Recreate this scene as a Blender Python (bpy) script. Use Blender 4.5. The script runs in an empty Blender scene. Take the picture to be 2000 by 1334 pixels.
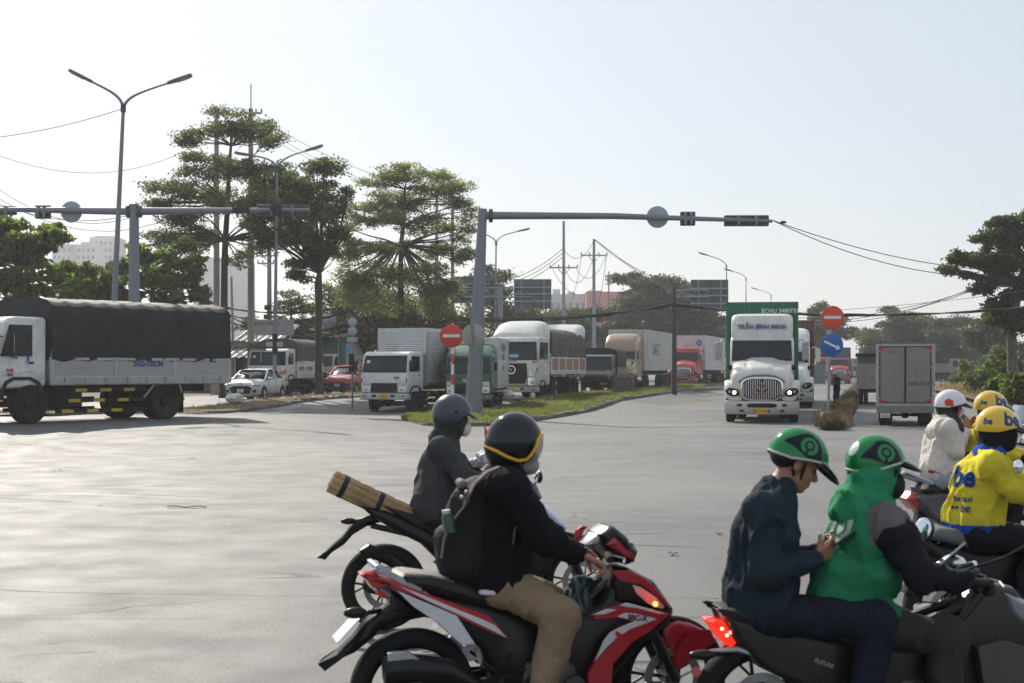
import bpy, bmesh, math, random
import numpy as np
from mathutils import Vector, Matrix, noise as mnoise
from mathutils.bvhtree import BVHTree
random.seed(7); RNG = np.random.default_rng(11)
R = math.radians
S = bpy.context.scene
COL = S.collection
# ------------------------------------------------------------------ camera, light, exposure
FPX, HY, CH = 2800.0, 718.0, 1.8
cd = bpy.data.cameras.new('camera'); cam = bpy.data.objects.new('camera', cd); COL.objects.link(cam)
S.camera = cam
cam.location = (0, 0, CH); cam.rotation_euler = (R(90), 0, 0)
cd.sensor_width = 36; cd.lens = FPX / 2000 * 36
cd.shift_y = (HY - 667) / 2000
cd.clip_start = .1; cd.clip_end = 9000
cd.dof.use_dof = True; cd.dof.focus_distance = 46; cd.dof.aperture_fstop = 6.3
W = bpy.data.worlds.new('World'); S.world = W; W.use_nodes = True
SUN_AZ, SUN_EL = -27.0, 37.0          # degrees from +Y towards +X, elevation
wn = W.node_tree.nodes; wl = W.node_tree.links; wn.clear()
sky = wn.new('ShaderNodeTexSky'); sky.sky_type = 'NISHITA'; sky.sun_disc = False
sky.sun_elevation = R(SUN_EL); sky.sun_rotation = R(SUN_AZ)
sky.air_density = 1.0; sky.dust_density = 1.6; sky.ozone_density = 2.5; sky.altitude = 0
bg = wn.new('ShaderNodeBackground'); bg.inputs[1].default_value = .11
out = wn.new('ShaderNodeOutputWorld')
mx = wn.new('ShaderNodeMixRGB'); mx.blend_type = 'MIX'; mx.inputs[0].default_value = .6
mx.inputs[2].default_value = (6.9, 7.25, 7.6, 1)      # milky humid air over the whole sky
wl.new(sky.outputs[0], mx.inputs[1]); wl.new(mx.outputs[0], bg.inputs[0]); wl.new(bg.outputs[0], out.inputs[0])
sd = bpy.data.lights.new('sun', 'SUN'); sun = bpy.data.objects.new('sun', sd); COL.objects.link(sun)
sd.energy = 5.0; sd.angle = R(.55); sd.color = (1, .93, .82)
_a, _e = R(SUN_AZ), R(SUN_EL)
SUNV = Vector((math.sin(_a) * math.cos(_e), math.cos(_a) * math.cos(_e), math.sin(_e)))
sun.rotation_euler = SUNV.to_track_quat('Z', 'Y').to_euler(); sun.location = SUNV * 50
S.view_settings.view_transform = 'Standard'; S.view_settings.look = 'None'
S.view_settings.gamma = 1; S.view_settings.exposure = .06; S.view_settings.use_curve_mapping = False
S.cycles.max_bounces = 6; S.cycles.diffuse_bounces = 3; S.cycles.glossy_bounces = 3
S.cycles.transmission_bounces = 4; S.cycles.transparent_max_bounces = 8
S.cycles.sample_clamp_indirect = 6; S.cycles.caustics_reflective = False; S.cycles.caustics_refractive = False

# ------------------------------------------------------------------ helpers
def sst(x, a, b):
 t = min(1, max(0, (x - a) / (b - a))); return t * t * (3 - 2 * t)
def zg(x, y):
 """height of the road surface: the left carriageway lies about 0.3 m higher than the junction"""
 v = x - .23 * y
 return .3 * max(sst(y, 57, 68) * sst(-v, 7.5, 11), sst(-x, 3, 6.5) * sst(y, 30, 37) * (1 - sst(y, 46, 54)))
def G(px, py, dz=0):
 z = 0
 for _ in range(30):
  d = FPX * (CH - z) / (py - HY); x = (px - 1000) * d / FPX; z = .5 * z + .5 * (zg(x, d) + dz)
 return Vector((x, d, z))
def Wp(px, py, d):
 return Vector(((px - 1000) * d / FPX, d, CH - (py - HY) * d / FPX))
def GX(px, d):
 x = (px - 1000) * d / FPX; return Vector((x, d, zg(x, d)))

def smooth(me, ang=38):
 me.polygons.foreach_set('use_smooth', [True] * len(me.polygons))
 try: me.set_sharp_from_angle(angle=R(ang))
 except Exception: pass

class MB:
 def __init__(s): s.v = []; s.f = []; s.m = []
 def add(s, v, f, m=0):
  o = len(s.v); s.v += [tuple(p) for p in v]; s.f += [tuple(i + o for i in q) for q in f]; s.m += [m] * len(f); return s
 def box(s, x0, x1, y0, y1, z0, z1, m=0):
  v = [(x, y, z) for z in (z0, z1) for y in (y0, y1) for x in (x0, x1)]
  return s.add(v, [(0, 2, 3, 1), (4, 5, 7, 6), (0, 1, 5, 4), (2, 6, 7, 3), (0, 4, 6, 2), (1, 3, 7, 5)], m)
 def cbox(s, c, d, m=0, rot=None):
  v = [Vector(((i & 1) - .5, ((i >> 1) & 1) - .5, (i >> 2) - .5)) for i in range(8)]
  v = [Vector((p.x * d[0], p.y * d[1], p.z * d[2])) for p in v]
  if rot is not None: v = [rot @ p for p in v]
  v = [p + Vector(c) for p in v]
  return s.add(v, [(0, 2, 3, 1), (4, 5, 7, 6), (0, 1, 5, 4), (2, 6, 7, 3), (0, 4, 6, 2), (1, 3, 7, 5)], m)
 def loft(s, rings, m=0, caps=True, closed=True):
  n = len(rings[0]); v = [p for r in rings for p in r]; f = []
  for i in range(len(rings) - 1):
   for j in range(n if closed else n - 1):
    a = i * n + j; b = i * n + (j + 1) % n; f.append((a, b, b + n, a + n))
  if caps: f.append(tuple(range(n))[::-1]); f.append(tuple(range((len(rings) - 1) * n, len(rings) * n)))
  return s.add(v, f, m)
 def tube(s, pts, r, n=8, m=0, caps=True):
  pts = [Vector(p) for p in pts]; k = len(pts); rr = r if isinstance(r, (list, tuple)) else [r] * k
  rings = []; up = Vector((0, 0, 1)); prev = None
  for i, p in enumerate(pts):
   t = (pts[min(i + 1, k - 1)] - pts[max(i - 1, 0)])
   if t.length < 1e-9: t = Vector((0, 0, 1))
   t.normalize()
   if prev is None:
    a = t.cross(up)
    if a.length < .05: a = t.cross(Vector((1, 0, 0)))
   else: a = prev - t * prev.dot(t)
   a.normalize(); prev = a; b = t.cross(a)
   rings.append([p + (a * math.cos(2 * math.pi * j / n) + b * math.sin(2 * math.pi * j / n)) * rr[i] for j in range(n)])
  return s.loft(rings, m, caps)
 def cyl(s, a, b, r, n=12, m=0, r2=None): return s.tube([a, b], [r, r if r2 is None else r2], n, m)
 def prism(s, poly, y0, y1, m=0):
  """poly: list of (x,z); extruded from y0 to y1"""
  if sum(poly[i][0] * poly[(i + 1) % len(poly)][1] - poly[(i + 1) % len(poly)][0] * poly[i][1] for i in range(len(poly))) < 0: poly = poly[::-1]
  n = len(poly); v = [(p[0], y0, p[1]) for p in poly] + [(p[0], y1, p[1]) for p in poly]
  f = [tuple(range(n)), tuple(range(2 * n - 1, n - 1, -1))] + [(i, i + n, (i + 1) % n + n, (i + 1) % n) for i in range(n)]
  return s.add(v, f, m)
 def ell(s, c, r, nu=16, nv=10, m=0, rot=None):
  v = []; f = []
  for i in range(nv + 1):
   ph = math.pi * i / nv
   for j in range(nu):
    th = 2 * math.pi * j / nu
    p = Vector((r[0] * math.sin(ph) * math.cos(th), r[1] * math.sin(ph) * math.sin(th), r[2] * math.cos(ph)))
    if rot is not None: p = rot @ p
    v.append(p + Vector(c))
  for i in range(nv):
   for j in range(nu):
    a = i * nu + j; b = i * nu + (j + 1) % nu; f.append((a, a + nu, b + nu, b))
  return s.add(v, f, m)
 def qslab(s, q, t, m=0):
  q = [Vector(p) for p in q]; n = (q[1] - q[0]).cross(q[3] - q[0]).normalized() * t
  v = q + [p + n for p in q]
  return s.add(v, [(3, 2, 1, 0), (4, 5, 6, 7)] + [(i, (i + 1) % 4, (i + 1) % 4 + 4, i + 4) for i in range(4)], m)
 def lathe(s, c, prof, axis='y', n=24, m=0):
  """prof: list of (r, t) ; revolved about axis through c"""
  rings = []
  for r, t in prof:
   ring = []
   for j in range(n):
    a = 2 * math.pi * j / n; u, w = r * math.cos(a), r * math.sin(a)
    p = {'y': (u, t, w), 'x': (t, u, w), 'z': (u, w, t)}[axis]
    ring.append((c[0] + p[0], c[1] + p[1], c[2] + p[2]))
   rings.append(ring)
  return s.loft(rings, m, caps=prof[0][0] < .03 and prof[-1][0] < .03)
 def build(s, name, mats, parent=None, bevel=0, sm=True, ang=38, seg=2, recalc=True, loc=None):
  me = bpy.data.meshes.new(name); me.from_pydata(s.v, [], s.f)
  if not isinstance(mats, (list, tuple)): mats = [mats]
  for q in mats: me.materials.append(q)
  if len(mats) > 1: me.polygons.foreach_set('material_index', s.m)
  if recalc and len(s.f) < 60000:
   b = bmesh.new(); b.from_mesh(me); bmesh.ops.recalc_face_normals(b, faces=b.faces); b.to_mesh(me); b.free()
  me.update()
  if sm: smooth(me, ang)
  o = bpy.data.objects.new(name, me); COL.objects.link(o)
  if parent is not None: o.parent = parent
  if loc is not None: o.location = loc
  if bevel:
   bv = o.modifiers.new('bevel', 'BEVEL'); bv.width = bevel; bv.segments = seg; bv.limit_method = 'ANGLE'; bv.angle_limit = R(35)
   bv.use_clamp_overlap = True; bv.harden_normals = False
  return o

def tag(o, label=None, cat=None, group=None, kind=None):
 if label: o['label'] = label
 if cat: o['category'] = cat
 if group: o['group'] = group
 if kind: o['kind'] = kind
 return o
def root(name, label, cat, loc=(0, 0, 0), rz=0, group=None, sc=1):
 o = bpy.data.objects.new(name, None); COL.objects.link(o); o.location = loc; o.rotation_euler = (0, 0, rz); o.scale = (sc,) * 3
 return tag(o, label, cat, group)
def npobj(name, V, F, mats, parent=None, mi=None, sm=True, loc=None):
 """V (n,3) array, F (m,k) array of equal-size faces"""
 me = bpy.data.meshes.new(name); k = F.shape[1]
 me.vertices.add(len(V)); me.vertices.foreach_set('co', np.asarray(V, dtype=np.float32).ravel())
 me.loops.add(F.size); me.loops.foreach_set('vertex_index', F.astype(np.int32).ravel())
 me.polygons.add(len(F)); me.polygons.foreach_set('loop_start', np.arange(0, F.size, k, dtype=np.int32))
 if not isinstance(mats, (list, tuple)): mats = [mats]
 for q in mats: me.materials.append(q)
 if mi is not None: me.polygons.foreach_set('material_index', np.asarray(mi, dtype=np.int32))
 if sm: me.polygons.foreach_set('use_smooth', np.ones(len(F), dtype=bool))
 me.update(calc_edges=True)
 o = bpy.data.objects.new(name, me); COL.objects.link(o)
 if parent is not None: o.parent = parent
 if loc is not None: o.location = loc
 return o
def text_mb(txt, size, mat_, name='lettering', parent=None, xf=None, fn=None, ext=.002, bold=0, align='CENTER', wrap=None):
 """lettering as a mesh; xf: 4x4 matrix from text plane (x right, y up, z out)"""
 c = bpy.data.curves.new('t', 'FONT'); c.body = txt; c.size = size; c.align_x = align; c.align_y = 'CENTER'
 c.extrude = ext; c.offset = bold; c.resolution_u = 3
 o = bpy.data.objects.new('t', c); COL.objects.link(o)
 dg = bpy.context.evaluated_depsgraph_get(); me = bpy.data.meshes.new_from_object(o.evaluated_get(dg))
 bpy.data.objects.remove(o)
 me.name = name; me.materials.clear(); me.materials.append(mat_)
 if wrap is not None:
  b = bmesh.new(); b.from_mesh(me)
  bmesh.ops.triangulate(b, faces=b.faces)
  for _ in range(2):
   bmesh.ops.subdivide_edges(b, edges=[e for e in b.edges if e.calc_length() > size * .12], cuts=1)
   bmesh.ops.triangulate(b, faces=b.faces)
  for v in b.verts: v.co = wrap(v.co)
  b.to_mesh(me); b.free()
 elif xf is not None: me.transform(xf)
 r = bpy.data.objects.new(name, me); COL.objects.link(r)
 if parent is not None: r.parent = parent
 return r
def frame(o, right, up):
 r = Vector(right).normalized(); u = Vector(up).normalized(); n = r.cross(u)
 return Matrix(((r.x, u.x, n.x, o[0]), (r.y, u.y, n.y, o[1]), (r.z, u.z, n.z, o[2]), (0, 0, 0, 1)))

# ------------------------------------------------------------------ materials
MATS = {}
def mat(name, rgb, rough=.6, metal=0, var=.12, scale=4, bump=0, bscale=60, dirt=0, dcol=(.22, .19, .15), coat=0, trans=0, alpha=1, emit=0, ecol=None, spec=None, dscale=3, dlow=None, stretch=None):
 if name in MATS: return MATS[name]
 m = bpy.data.materials.new(name); m.use_nodes = True; N = m.node_tree.nodes; L = m.node_tree.links
 b = N['Principled BSDF']; b.inputs['Roughness'].default_value = rough; b.inputs['Metallic'].default_value = metal
 if spec is not None: b.inputs['Specular IOR Level'].default_value = spec
 b.inputs['Coat Weight'].default_value = coat; b.inputs['Coat Roughness'].default_value = .06
 tc = N.new('ShaderNodeTexCoord'); mp = N.new('ShaderNodeMapping'); L.new(tc.outputs['Object'], mp.inputs[0])
 if stretch: mp.inputs['Scale'].default_value = stretch
 c = (*rgb, 1)
 if var:
  n = N.new('ShaderNodeTexNoise'); n.inputs['Scale'].default_value = scale; n.inputs['Detail'].default_value = 5; n.inputs['Roughness'].default_value = .65
  L.new(mp.outputs[0], n.inputs[0])
  r = N.new('ShaderNodeMapRange'); r.inputs[1].default_value = .3; r.inputs[2].default_value = .7
  L.new(n.outputs[0], r.inputs[0])
  k = N.new('ShaderNodeMixRGB'); k.inputs[1].default_value = tuple(x * (1 - var) for x in rgb) + (1,); k.inputs[2].default_value = tuple(min(1, x * (1 + var)) for x in rgb) + (1,)
  L.new(r.outputs[0], k.inputs[0]); col = k.outputs[0]
  if dirt:
   n2 = N.new('ShaderNodeTexNoise'); n2.inputs['Scale'].default_value = dscale; n2.inputs['Detail'].default_value = 9; n2.inputs['Roughness'].default_value = .7
   L.new(mp.outputs[0], n2.inputs[0])
   r2 = N.new('ShaderNodeMapRange'); r2.inputs[1].default_value = .42; r2.inputs[2].default_value = .75; r2.inputs[4].default_value = dirt
   L.new(n2.outputs[0], r2.inputs[0]); f = r2.outputs[0]
   if dlow:
    sx = N.new('ShaderNodeSeparateXYZ'); L.new(tc.outputs['Object'], sx.inputs[0])
    r3 = N.new('ShaderNodeMapRange'); r3.inputs[1].default_value = dlow[0]; r3.inputs[2].default_value = dlow[1]; r3.inputs[3].default_value = dlow[2]; r3.inputs[4].default_value = 0
    L.new(sx.outputs[2], r3.inputs[0])
    ad = N.new('ShaderNodeMath'); ad.operation = 'ADD'; ad.use_clamp = True
    L.new(f, ad.inputs[0]); L.new(r3.outputs[0], ad.inputs[1]); f = ad.outputs[0]
   k2 = N.new('ShaderNodeMixRGB'); L.new(f, k2.inputs[0]); L.new(col, k2.inputs[1]); k2.inputs[2].default_value = (*dcol, 1); col = k2.outputs[0]
   rr = N.new('ShaderNodeMapRange'); rr.inputs[3].default_value = rough; rr.inputs[4].default_value = min(1, rough + .5); L.new(f, rr.inputs[0]); L.new(rr.outputs[0], b.inputs['Roughness'])
  L.new(col, b.inputs['Base Color'])
 else: b.inputs['Base Color'].default_value = c
 if bump:
  n3 = N.new('ShaderNodeTexNoise'); n3.inputs['Scale'].default_value = bscale; n3.inputs['Detail'].default_value = 4; L.new(mp.outputs[0], n3.inputs[0])
  bp = N.new('ShaderNodeBump'); bp.inputs['Strength'].default_value = bump; bp.inputs['Distance'].default_value = .02; L.new(n3.outputs[0], bp.inputs['Height']); L.new(bp.outputs[0], b.inputs['Normal'])
 if trans: b.inputs['Transmission Weight'].default_value = trans
 if alpha < 1: b.inputs['Alpha'].default_value = alpha
 if emit: b.inputs['Emission Color'].default_value = (*(ecol or rgb), 1); b.inputs['Emission Strength'].default_value = emit
 MATS[name] = m; return m
def paint(name, rgb, rough=.32, dirt=.5, **k): return mat(name, rgb, rough, dirt=dirt, coat=.3, var=.05, dlow=k.pop('dlow', (.2, 1.3, .6)), **k)
M_RUB = mat('rubber', (.016, .015, .015), .85, spec=.2, var=.3, scale=8, dirt=.35, dcol=(.1, .085, .07))
M_BLK = mat('black_plastic', (.012, .012, .013), .5, spec=.25, var=.2, dirt=.2, dcol=(.1, .09, .08))
M_GLOSS = mat('gloss_black', (.006, .007, .01), .12, spec=.4, var=0)
M_CHAS = mat('chassis_dark', (.018, .016, .015), .75, spec=.25, var=.3, dirt=.5, dcol=(.06, .05, .04))
M_CHR = mat('chrome', (.7, .71, .73), .16, 1, var=.05)
M_STEEL = mat('dull_steel', (.36, .37, .38), .42, .9, var=.15, dirt=.3)
M_ALU = mat('aluminium', (.55, .56, .57), .3, 1, var=.1, dirt=.25, dcol=(.3, .28, .25))
M_GLASS = mat('dark_glass', (.012, .022, .03), .05, var=0, spec=.35)
M_GLASSD = mat('side_glass', (.01, .012, .014), .08, var=0, spec=.35)
M_LENS = mat('lamp_lens', (.55, .56, .57), .12, .5, var=.2, scale=20)
M_AMB = mat('amber_lens', (.75, .22, .03), .25, var=.1)
M_REDL = mat('red_lens', (.5, .02, .015), .2, var=.1, coat=.5)
M_WHT = paint('white_paint', (.74, .75, .74))
M_PLY = mat('yellow_plate', (.72, .42, .03), .5, var=.08)
M_PLW = mat('white_plate', (.72, .73, .74), .35, var=.05)
M_DKTXT = mat('dark_print', (.03, .03, .05), .6, var=0)
M_YEL = mat('hazard_yellow', (.62, .42, .03), .6, dirt=.5, dcol=(.08, .06, .04))
M_REDP = mat('sign_red', (.62, .035, .02), .45, var=.08, dirt=.15)
M_GALV = mat('galvanised_blue_grey', (.2, .235, .27), .5, .5, var=.18, scale=3, dirt=.35, dcol=(.13, .12, .1), stretch=(1, 1, .2))
M_GALVL = mat('galvanised_pale', (.3, .33, .36), .5, .4, var=.15)
M_CONC = mat('pole_concrete', (.27, .255, .235), .85, var=.2, scale=1.5, bump=.2, stretch=(1, 1, .15))
M_CABLE = mat('cable_black', (.015, .015, .016), .7, var=0)

# ------------------------------------------------------------------ implicit surfaces (bodies, clothes, soft things)
def cap(a, b, ra, rb=None, ly=1.0): return ('c', np.array(a, float), np.array(b, float), ra, ra if rb is None else rb, ly)
def ellp(c, r, rot=None): return ('e', np.array(c, float), np.array(r, float), None if rot is None else np.array(rot.transposed(), float))
def surf(prims, res=.012, k=.03, infl=0.0):
 lo = np.full(3, 1e9); hi = -lo; bb = []
 for p in prims:
  if p[0] == 'c':
   r = max(p[3], p[4]) * max(1, p[5]) + infl; l = np.minimum(p[1], p[2]) - r; h = np.maximum(p[1], p[2]) + r
  else: r = max(p[2]) + infl; l = p[1] - r; h = p[1] + r
  l = l - k * 1.6 - res * 3; h = h + k * 1.6 + res * 3; bb.append((l, h)); lo = np.minimum(lo, l); hi = np.maximum(hi, h)
 n = np.ceil((hi - lo) / res).astype(int) + 1
 D = np.full(n, 9.0, np.float32); ax = [lo[i] + res * np.arange(n[i]) for i in range(3)]
 for p, (l, h) in zip(prims, bb):
  i0 = np.maximum(0, ((l - lo) / res).astype(int)); i1 = np.minimum(n, ((h - lo) / res).astype(int) + 2)
  X = ax[0][i0[0]:i1[0], None, None]; Y = ax[1][None, i0[1]:i1[1], None]; Z = ax[2][None, None, i0[2]:i1[2]]
  if p[0] == 'c':
   a, b, ra, rb, ly = p[1:]
   Ys = a[1] + (Y - a[1]) / ly; by = a[1] + (b[1] - a[1]) / ly
   d = np.array([b[0] - a[0], by - a[1], b[2] - a[2]]); dd = max(1e-9, d @ d)
   t = np.clip(((X - a[0]) * d[0] + (Ys - a[1]) * d[1] + (Z - a[2]) * d[2]) / dd, 0, 1)
   q = np.sqrt((X - a[0] - t * d[0]) ** 2 + (Ys - a[1] - t * d[1]) ** 2 + (Z - a[2] - t * d[2]) ** 2) - (ra + (rb - ra) * t) - infl
  else:
   c, r, M = p[1:]; x, y, z = X - c[0], Y - c[1], Z - c[2]
   if M is not None: x, y, z = M[0, 0] * x + M[0, 1] * y + M[0, 2] * z, M[1, 0] * x + M[1, 1] * y + M[1, 2] * z, M[2, 0] * x + M[2, 1] * y + M[2, 2] * z
   rr = r + infl; k0 = np.sqrt((x / rr[0]) ** 2 + (y / rr[1]) ** 2 + (z / rr[2]) ** 2); k1 = np.sqrt((x / rr[0] ** 2) ** 2 + (y / rr[1] ** 2) ** 2 + (z / rr[2] ** 2) ** 2)
   q = k0 * (k0 - 1) / np.maximum(k1, 1e-6)
  sl = D[i0[0]:i1[0], i0[1]:i1[1], i0[2]:i1[2]]
  hh = np.clip(.5 + .5 * (sl - q) / k, 0, 1); sl[...] = sl * (1 - hh) + q * hh - k * hh * (1 - hh)
 return nets(D, lo, res)
def nets(D, lo, res):
 s = D < 0; nx, ny, nz = D.shape
 acc = np.zeros((nx - 1, ny - 1, nz - 1, 3), np.float32); cnt = np.zeros((nx - 1, ny - 1, nz - 1), np.float32)
 for a in range(3):
  o = [i for i in range(3) if i != a]
  for u in (0, 1):
   for w in (0, 1):
    st = [0, 0, 0]; st[o[0]] = u; st[o[1]] = w
    e = list(st); e[a] = 1
    sl = tuple(slice(st[i], st[i] + (nx, ny, nz)[i] - 1) for i in range(3)); sr = tuple(slice(e[i], e[i] + (nx, ny, nz)[i] - 1) for i in range(3))
    A, B = D[sl], D[sr]; c = (A < 0) != (B < 0)
    t = np.where(c, A / np.where(c, A - B, 1), 0); cnt += c
    acc[..., a] += t * c; acc[..., o[0]] += u * c; acc[..., o[1]] += w * c
 mk = cnt > 0; idx = np.full(mk.shape, -1, np.int64); I = np.argwhere(mk); idx[mk] = np.arange(len(I))
 V = (acc[mk] / cnt[mk][:, None] + I) * res + lo
 F = []
 for a in range(3):
  b, c = (a + 1) % 3, (a + 2) % 3
  sl = [slice(None)] * 3; sl[a] = slice(0, -1); sr = [slice(None)] * 3; sr[a] = slice(1, None)
  P, Q = s[tuple(sl)], s[tuple(sr)]
  for inv in (False, True):
   E = np.argwhere((P & ~Q) if not inv else (~P & Q))
   E = E[(E[:, b] > 0) & (E[:, c] > 0) & (E[:, b] < mk.shape[b]) & (E[:, c] < mk.shape[c])]
   def at(db, dc):
    J = E.copy(); J[:, b] += db; J[:, c] += dc; return idx[J[:, 0], J[:, 1], J[:, 2]]
   q = np.stack([at(-1, -1), at(0, -1), at(0, 0), at(-1, 0)], 1)
   F.append(q[:, ::-1] if inv else q)
 F = np.concatenate(F); F = F[(F >= 0).all(1)]
 return V, F
_lat = RNG.random((32, 32, 32)).astype(np.float32)
def vnoise(P):
 i = np.floor(P).astype(int); f = P - i; f = f * f * (3 - 2 * f); r = 0
 for a in (0, 1):
  for b in (0, 1):
   for c in (0, 1):
    w = (f[:, 0] if a else 1 - f[:, 0]) * (f[:, 1] if b else 1 - f[:, 1]) * (f[:, 2] if c else 1 - f[:, 2])
    r = r + w * _lat[(i[:, 0] + a) % 32, (i[:, 1] + b) % 32, (i[:, 2] + c) % 32]
 return r
def vnormals(V, F):
 n = np.cross(V[F[:, 2]] - V[F[:, 0]], V[F[:, 3]] - V[F[:, 1]]); N = np.zeros_like(V)
 for j in range(4): np.add.at(N, F[:, j], n)
 return N / np.maximum(1e-9, np.linalg.norm(N, axis=1))[:, None]
def wrinkle(V, F, amp=.008, sc=9, seed=0, aniso=(1, 1, .55)):
 N = vnormals(V, F); P = V * sc * np.array(aniso) + seed * 7.3
 wv = np.stack([vnoise(P * .7 + 3), vnoise(P * .7 + 9), vnoise(P * .7 + 15)], 1)
 a = 1 - np.abs(2 * vnoise(P + wv * 2.2) - 1); b = 1 - np.abs(2 * vnoise(P * 2.3 + wv * 3) - 1)
 return V + N * ((a ** 2 - .2) * amp + (b ** 2 - .25) * amp * .4)[:, None]
def soft(name, prims, m, parent, res=.012, k=.03, wr=0, sc=9, seed=0, infl=0):
 V, F = surf(prims, res, k, infl)
 if wr: V = wrinkle(V, F, wr * 1.7, sc * 1.15, seed)
 return npobj(name, V, F, m, parent)
class Rig:
 """a top-level Empty on the ground; P() turns photo coordinates plus a sideways offset (left +) into its local space"""
 def __init__(s, px, py, yaw, name=None, label=None, cat=None, group=None, d=None, share=None):
  g = G(px, py) if d is None else GX(px, d)
  s.g = g; s.a = yaw; s.h = Vector((math.cos(yaw), math.sin(yaw), 0)); s.l = Vector((-math.sin(yaw), math.cos(yaw), 0))
  s.root = root(name, label, cat, g, yaw, group) if name else None
 def P(s, px, py, lat=0):
  b = s.g + s.l * lat; k = (px - 1000) / FPX
  t = (k * b.y - b.x) / (s.h.x - k * s.h.y); w = b + s.h * t
  return Vector((t, lat, CH - (py - HY) * w.y / FPX - s.g.z))
 def poly(s, pts, lat=0): return [(q.x, q.z) for q in (s.P(x, y, lat) for x, y in pts)]
 def new(s, name, label, cat, group=None): return root(name, label, cat, s.g, s.a, group)
# ================================================================== SETTING
def sheet(name, xs, ys, fn, m, kind='structure'):
 """grid sheet; xs(y) gives the row of x positions"""
 V = []; 
 for y in ys:
  for x in xs(y): V.append((x, y, fn(x, y)))
 n = len(xs(ys[0])); F = [(i * n + j, i * n + j + 1, (i + 1) * n + j + 1, (i + 1) * n + j) for i in range(len(ys) - 1) for j in range(n - 1)]
 o = npobj(name, np.array(V, float), np.array(F), m); o['kind'] = kind; return o
# dirt and scrub ground to the horizon
m = mat('dirt_ground', (.15, .125, .09), .95, var=.35, scale=.35, bump=.5, bscale=3)
fx = [-1250, -900, -350] + [-160 + 4 * i for i in range(95)] + [350, 900, 1250]
fy = [-50] + [-10 + 4 * i for i in range(80)] + [350, 450, 700, 1250]
sheet('ground', lambda y: fx, fy, lambda x, y: zg(x, y) - .06, m)

def asphalt():
 m = bpy.data.materials.new('asphalt'); m.use_nodes = True; N = m.node_tree.nodes; L = m.node_tree.links; b = N['Principled BSDF']
 g = N.new('ShaderNodeNewGeometry'); P = g.outputs['Position']
 def noise(sc, det=4, rough=.6, stretch=None, dist=0):
  mp = N.new('ShaderNodeMapping'); L.new(P, mp.inputs[0]); mp.inputs['Scale'].default_value = stretch or (1, 1, 1)
  n = N.new('ShaderNodeTexNoise'); n.inputs['Scale'].default_value = sc; n.inputs['Detail'].default_value = det; n.inputs['Roughness'].default_value = rough; n.inputs['Distortion'].default_value = dist
  L.new(mp.outputs[0], n.inputs[0]); return n.outputs[0]
 def mr(x, a, bb, c=0, d=1):
  r = N.new('ShaderNodeMapRange'); r.inputs[1].default_value = a; r.inputs[2].default_value = bb; r.inputs[3].default_value = c; r.inputs[4].default_value = d; L.new(x, r.inputs[0]); return r.outputs[0]
 def mix(f, a, bb, t='MIX'):
  k = N.new('ShaderNodeMixRGB'); k.blend_type = t
  for i, q in ((0, f), (1, a), (2, bb)):
   if isinstance(q, (int, float)): k.inputs[i].default_value = q if i == 0 else (q, q, q, 1)
   elif isinstance(q, tuple): k.inputs[i].default_value = (*q, 1)
   else: L.new(q, k.inputs[i])
  return k.outputs[0]
 def math_(op, a, bb):
  k = N.new('ShaderNodeMath'); k.operation = op
  for i, q in ((0, a), (1, bb)):
   if isinstance(q, (int, float)): k.inputs[i].default_value = q
   else: L.new(q, k.inputs[i])
  return k.outputs[0]
 c = mix(mr(noise(.13, 5), .35, .65), (.1, .099, .098), (.185, .182, .177))
 # lengthwise polish, tyre paths and dust streaks
 c = mix(mr(noise(1.0, 3, .5, (.9, .09, 1)), .4, .68, 0, .35), c, (.125, .122, .118))
 c = mix(mr(noise(.8, 6, .7, (.2, 1.1, 1)), .5, .74, 0, .3), c, (.215, .209, .2))
 # darker repair patches
 vo = N.new('ShaderNodeTexVoronoi'); vo.inputs['Scale'].default_value = .075; mp = N.new('ShaderNodeMapping'); L.new(P, mp.inputs[0]); mp.inputs['Scale'].default_value = (1, .55, 1); L.new(mp.outputs[0], vo.inputs[0])
 sp = N.new('ShaderNodeSeparateColor'); L.new(vo.outputs['Color'], sp.inputs[0])
 c = mix(mr(sp.outputs[0], .5, .51, 0, .55), c, (.1, .099, .098))
 # cracks: iso lines of warped noise, broken up
 def crack(sc, w, st, lo, hi):
  n = noise(sc, 3, .55, st, .6); d = math_('ABSOLUTE', math_('SUBTRACT', n, .5), 0)
  k = mr(d, w * .4, w, 1, 0); q = mr(noise(sc * .7, 2, .5, (1.3, .8, 1)), lo, hi); return math_('MULTIPLY', k, q)
 ck = math_('MAXIMUM', crack(.2, .003, (.22, 1.1, 1), .46, .5), crack(.6, .0045, (.6, 1, 1), .56, .62))
 c = mix(ck, c, (.035, .033, .03))
 # oil spots and aggregate
 c = mix(mr(noise(.9, 6, .7), .62, .74, 0, .6), c, (.07, .067, .063))
 ag = noise(38, 2, .7); c = mix(.55, c, mr(ag, .3, .7, .45, 1.55), 'MULTIPLY')
 ag2 = noise(150, 1, .5); c = mix(.6, c, mr(ag2, .3, .72, .45, 1.6), 'MULTIPLY')
 L.new(c, b.inputs['Base Color'])
 L.new(mr(noise(1.2, 5), .3, .7, .5, .72), b.inputs['Roughness']); b.inputs['Specular IOR Level'].default_value = .45
 h = math_('ADD', math_('MULTIPLY', ag, .5), math_('ADD', math_('MULTIPLY', ag2, .6), math_('MULTIPLY', ck, -2.5)))
 bp = N.new('ShaderNodeBump'); bp.inputs['Strength'].default_value = .7; bp.inputs['Distance'].default_value = .012; L.new(h, bp.inputs['Height'])
 h2 = N.new('ShaderNodeBump'); h2.inputs['Strength'].default_value = .12; h2.inputs['Distance'].default_value = .05; L.new(noise(.7, 3), h2.inputs['Height']); L.new(bp.outputs[0], h2.inputs['Normal'])
 L.new(h2.outputs[0], b.inputs['Normal']); return m
M_ASPH = asphalt()
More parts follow.
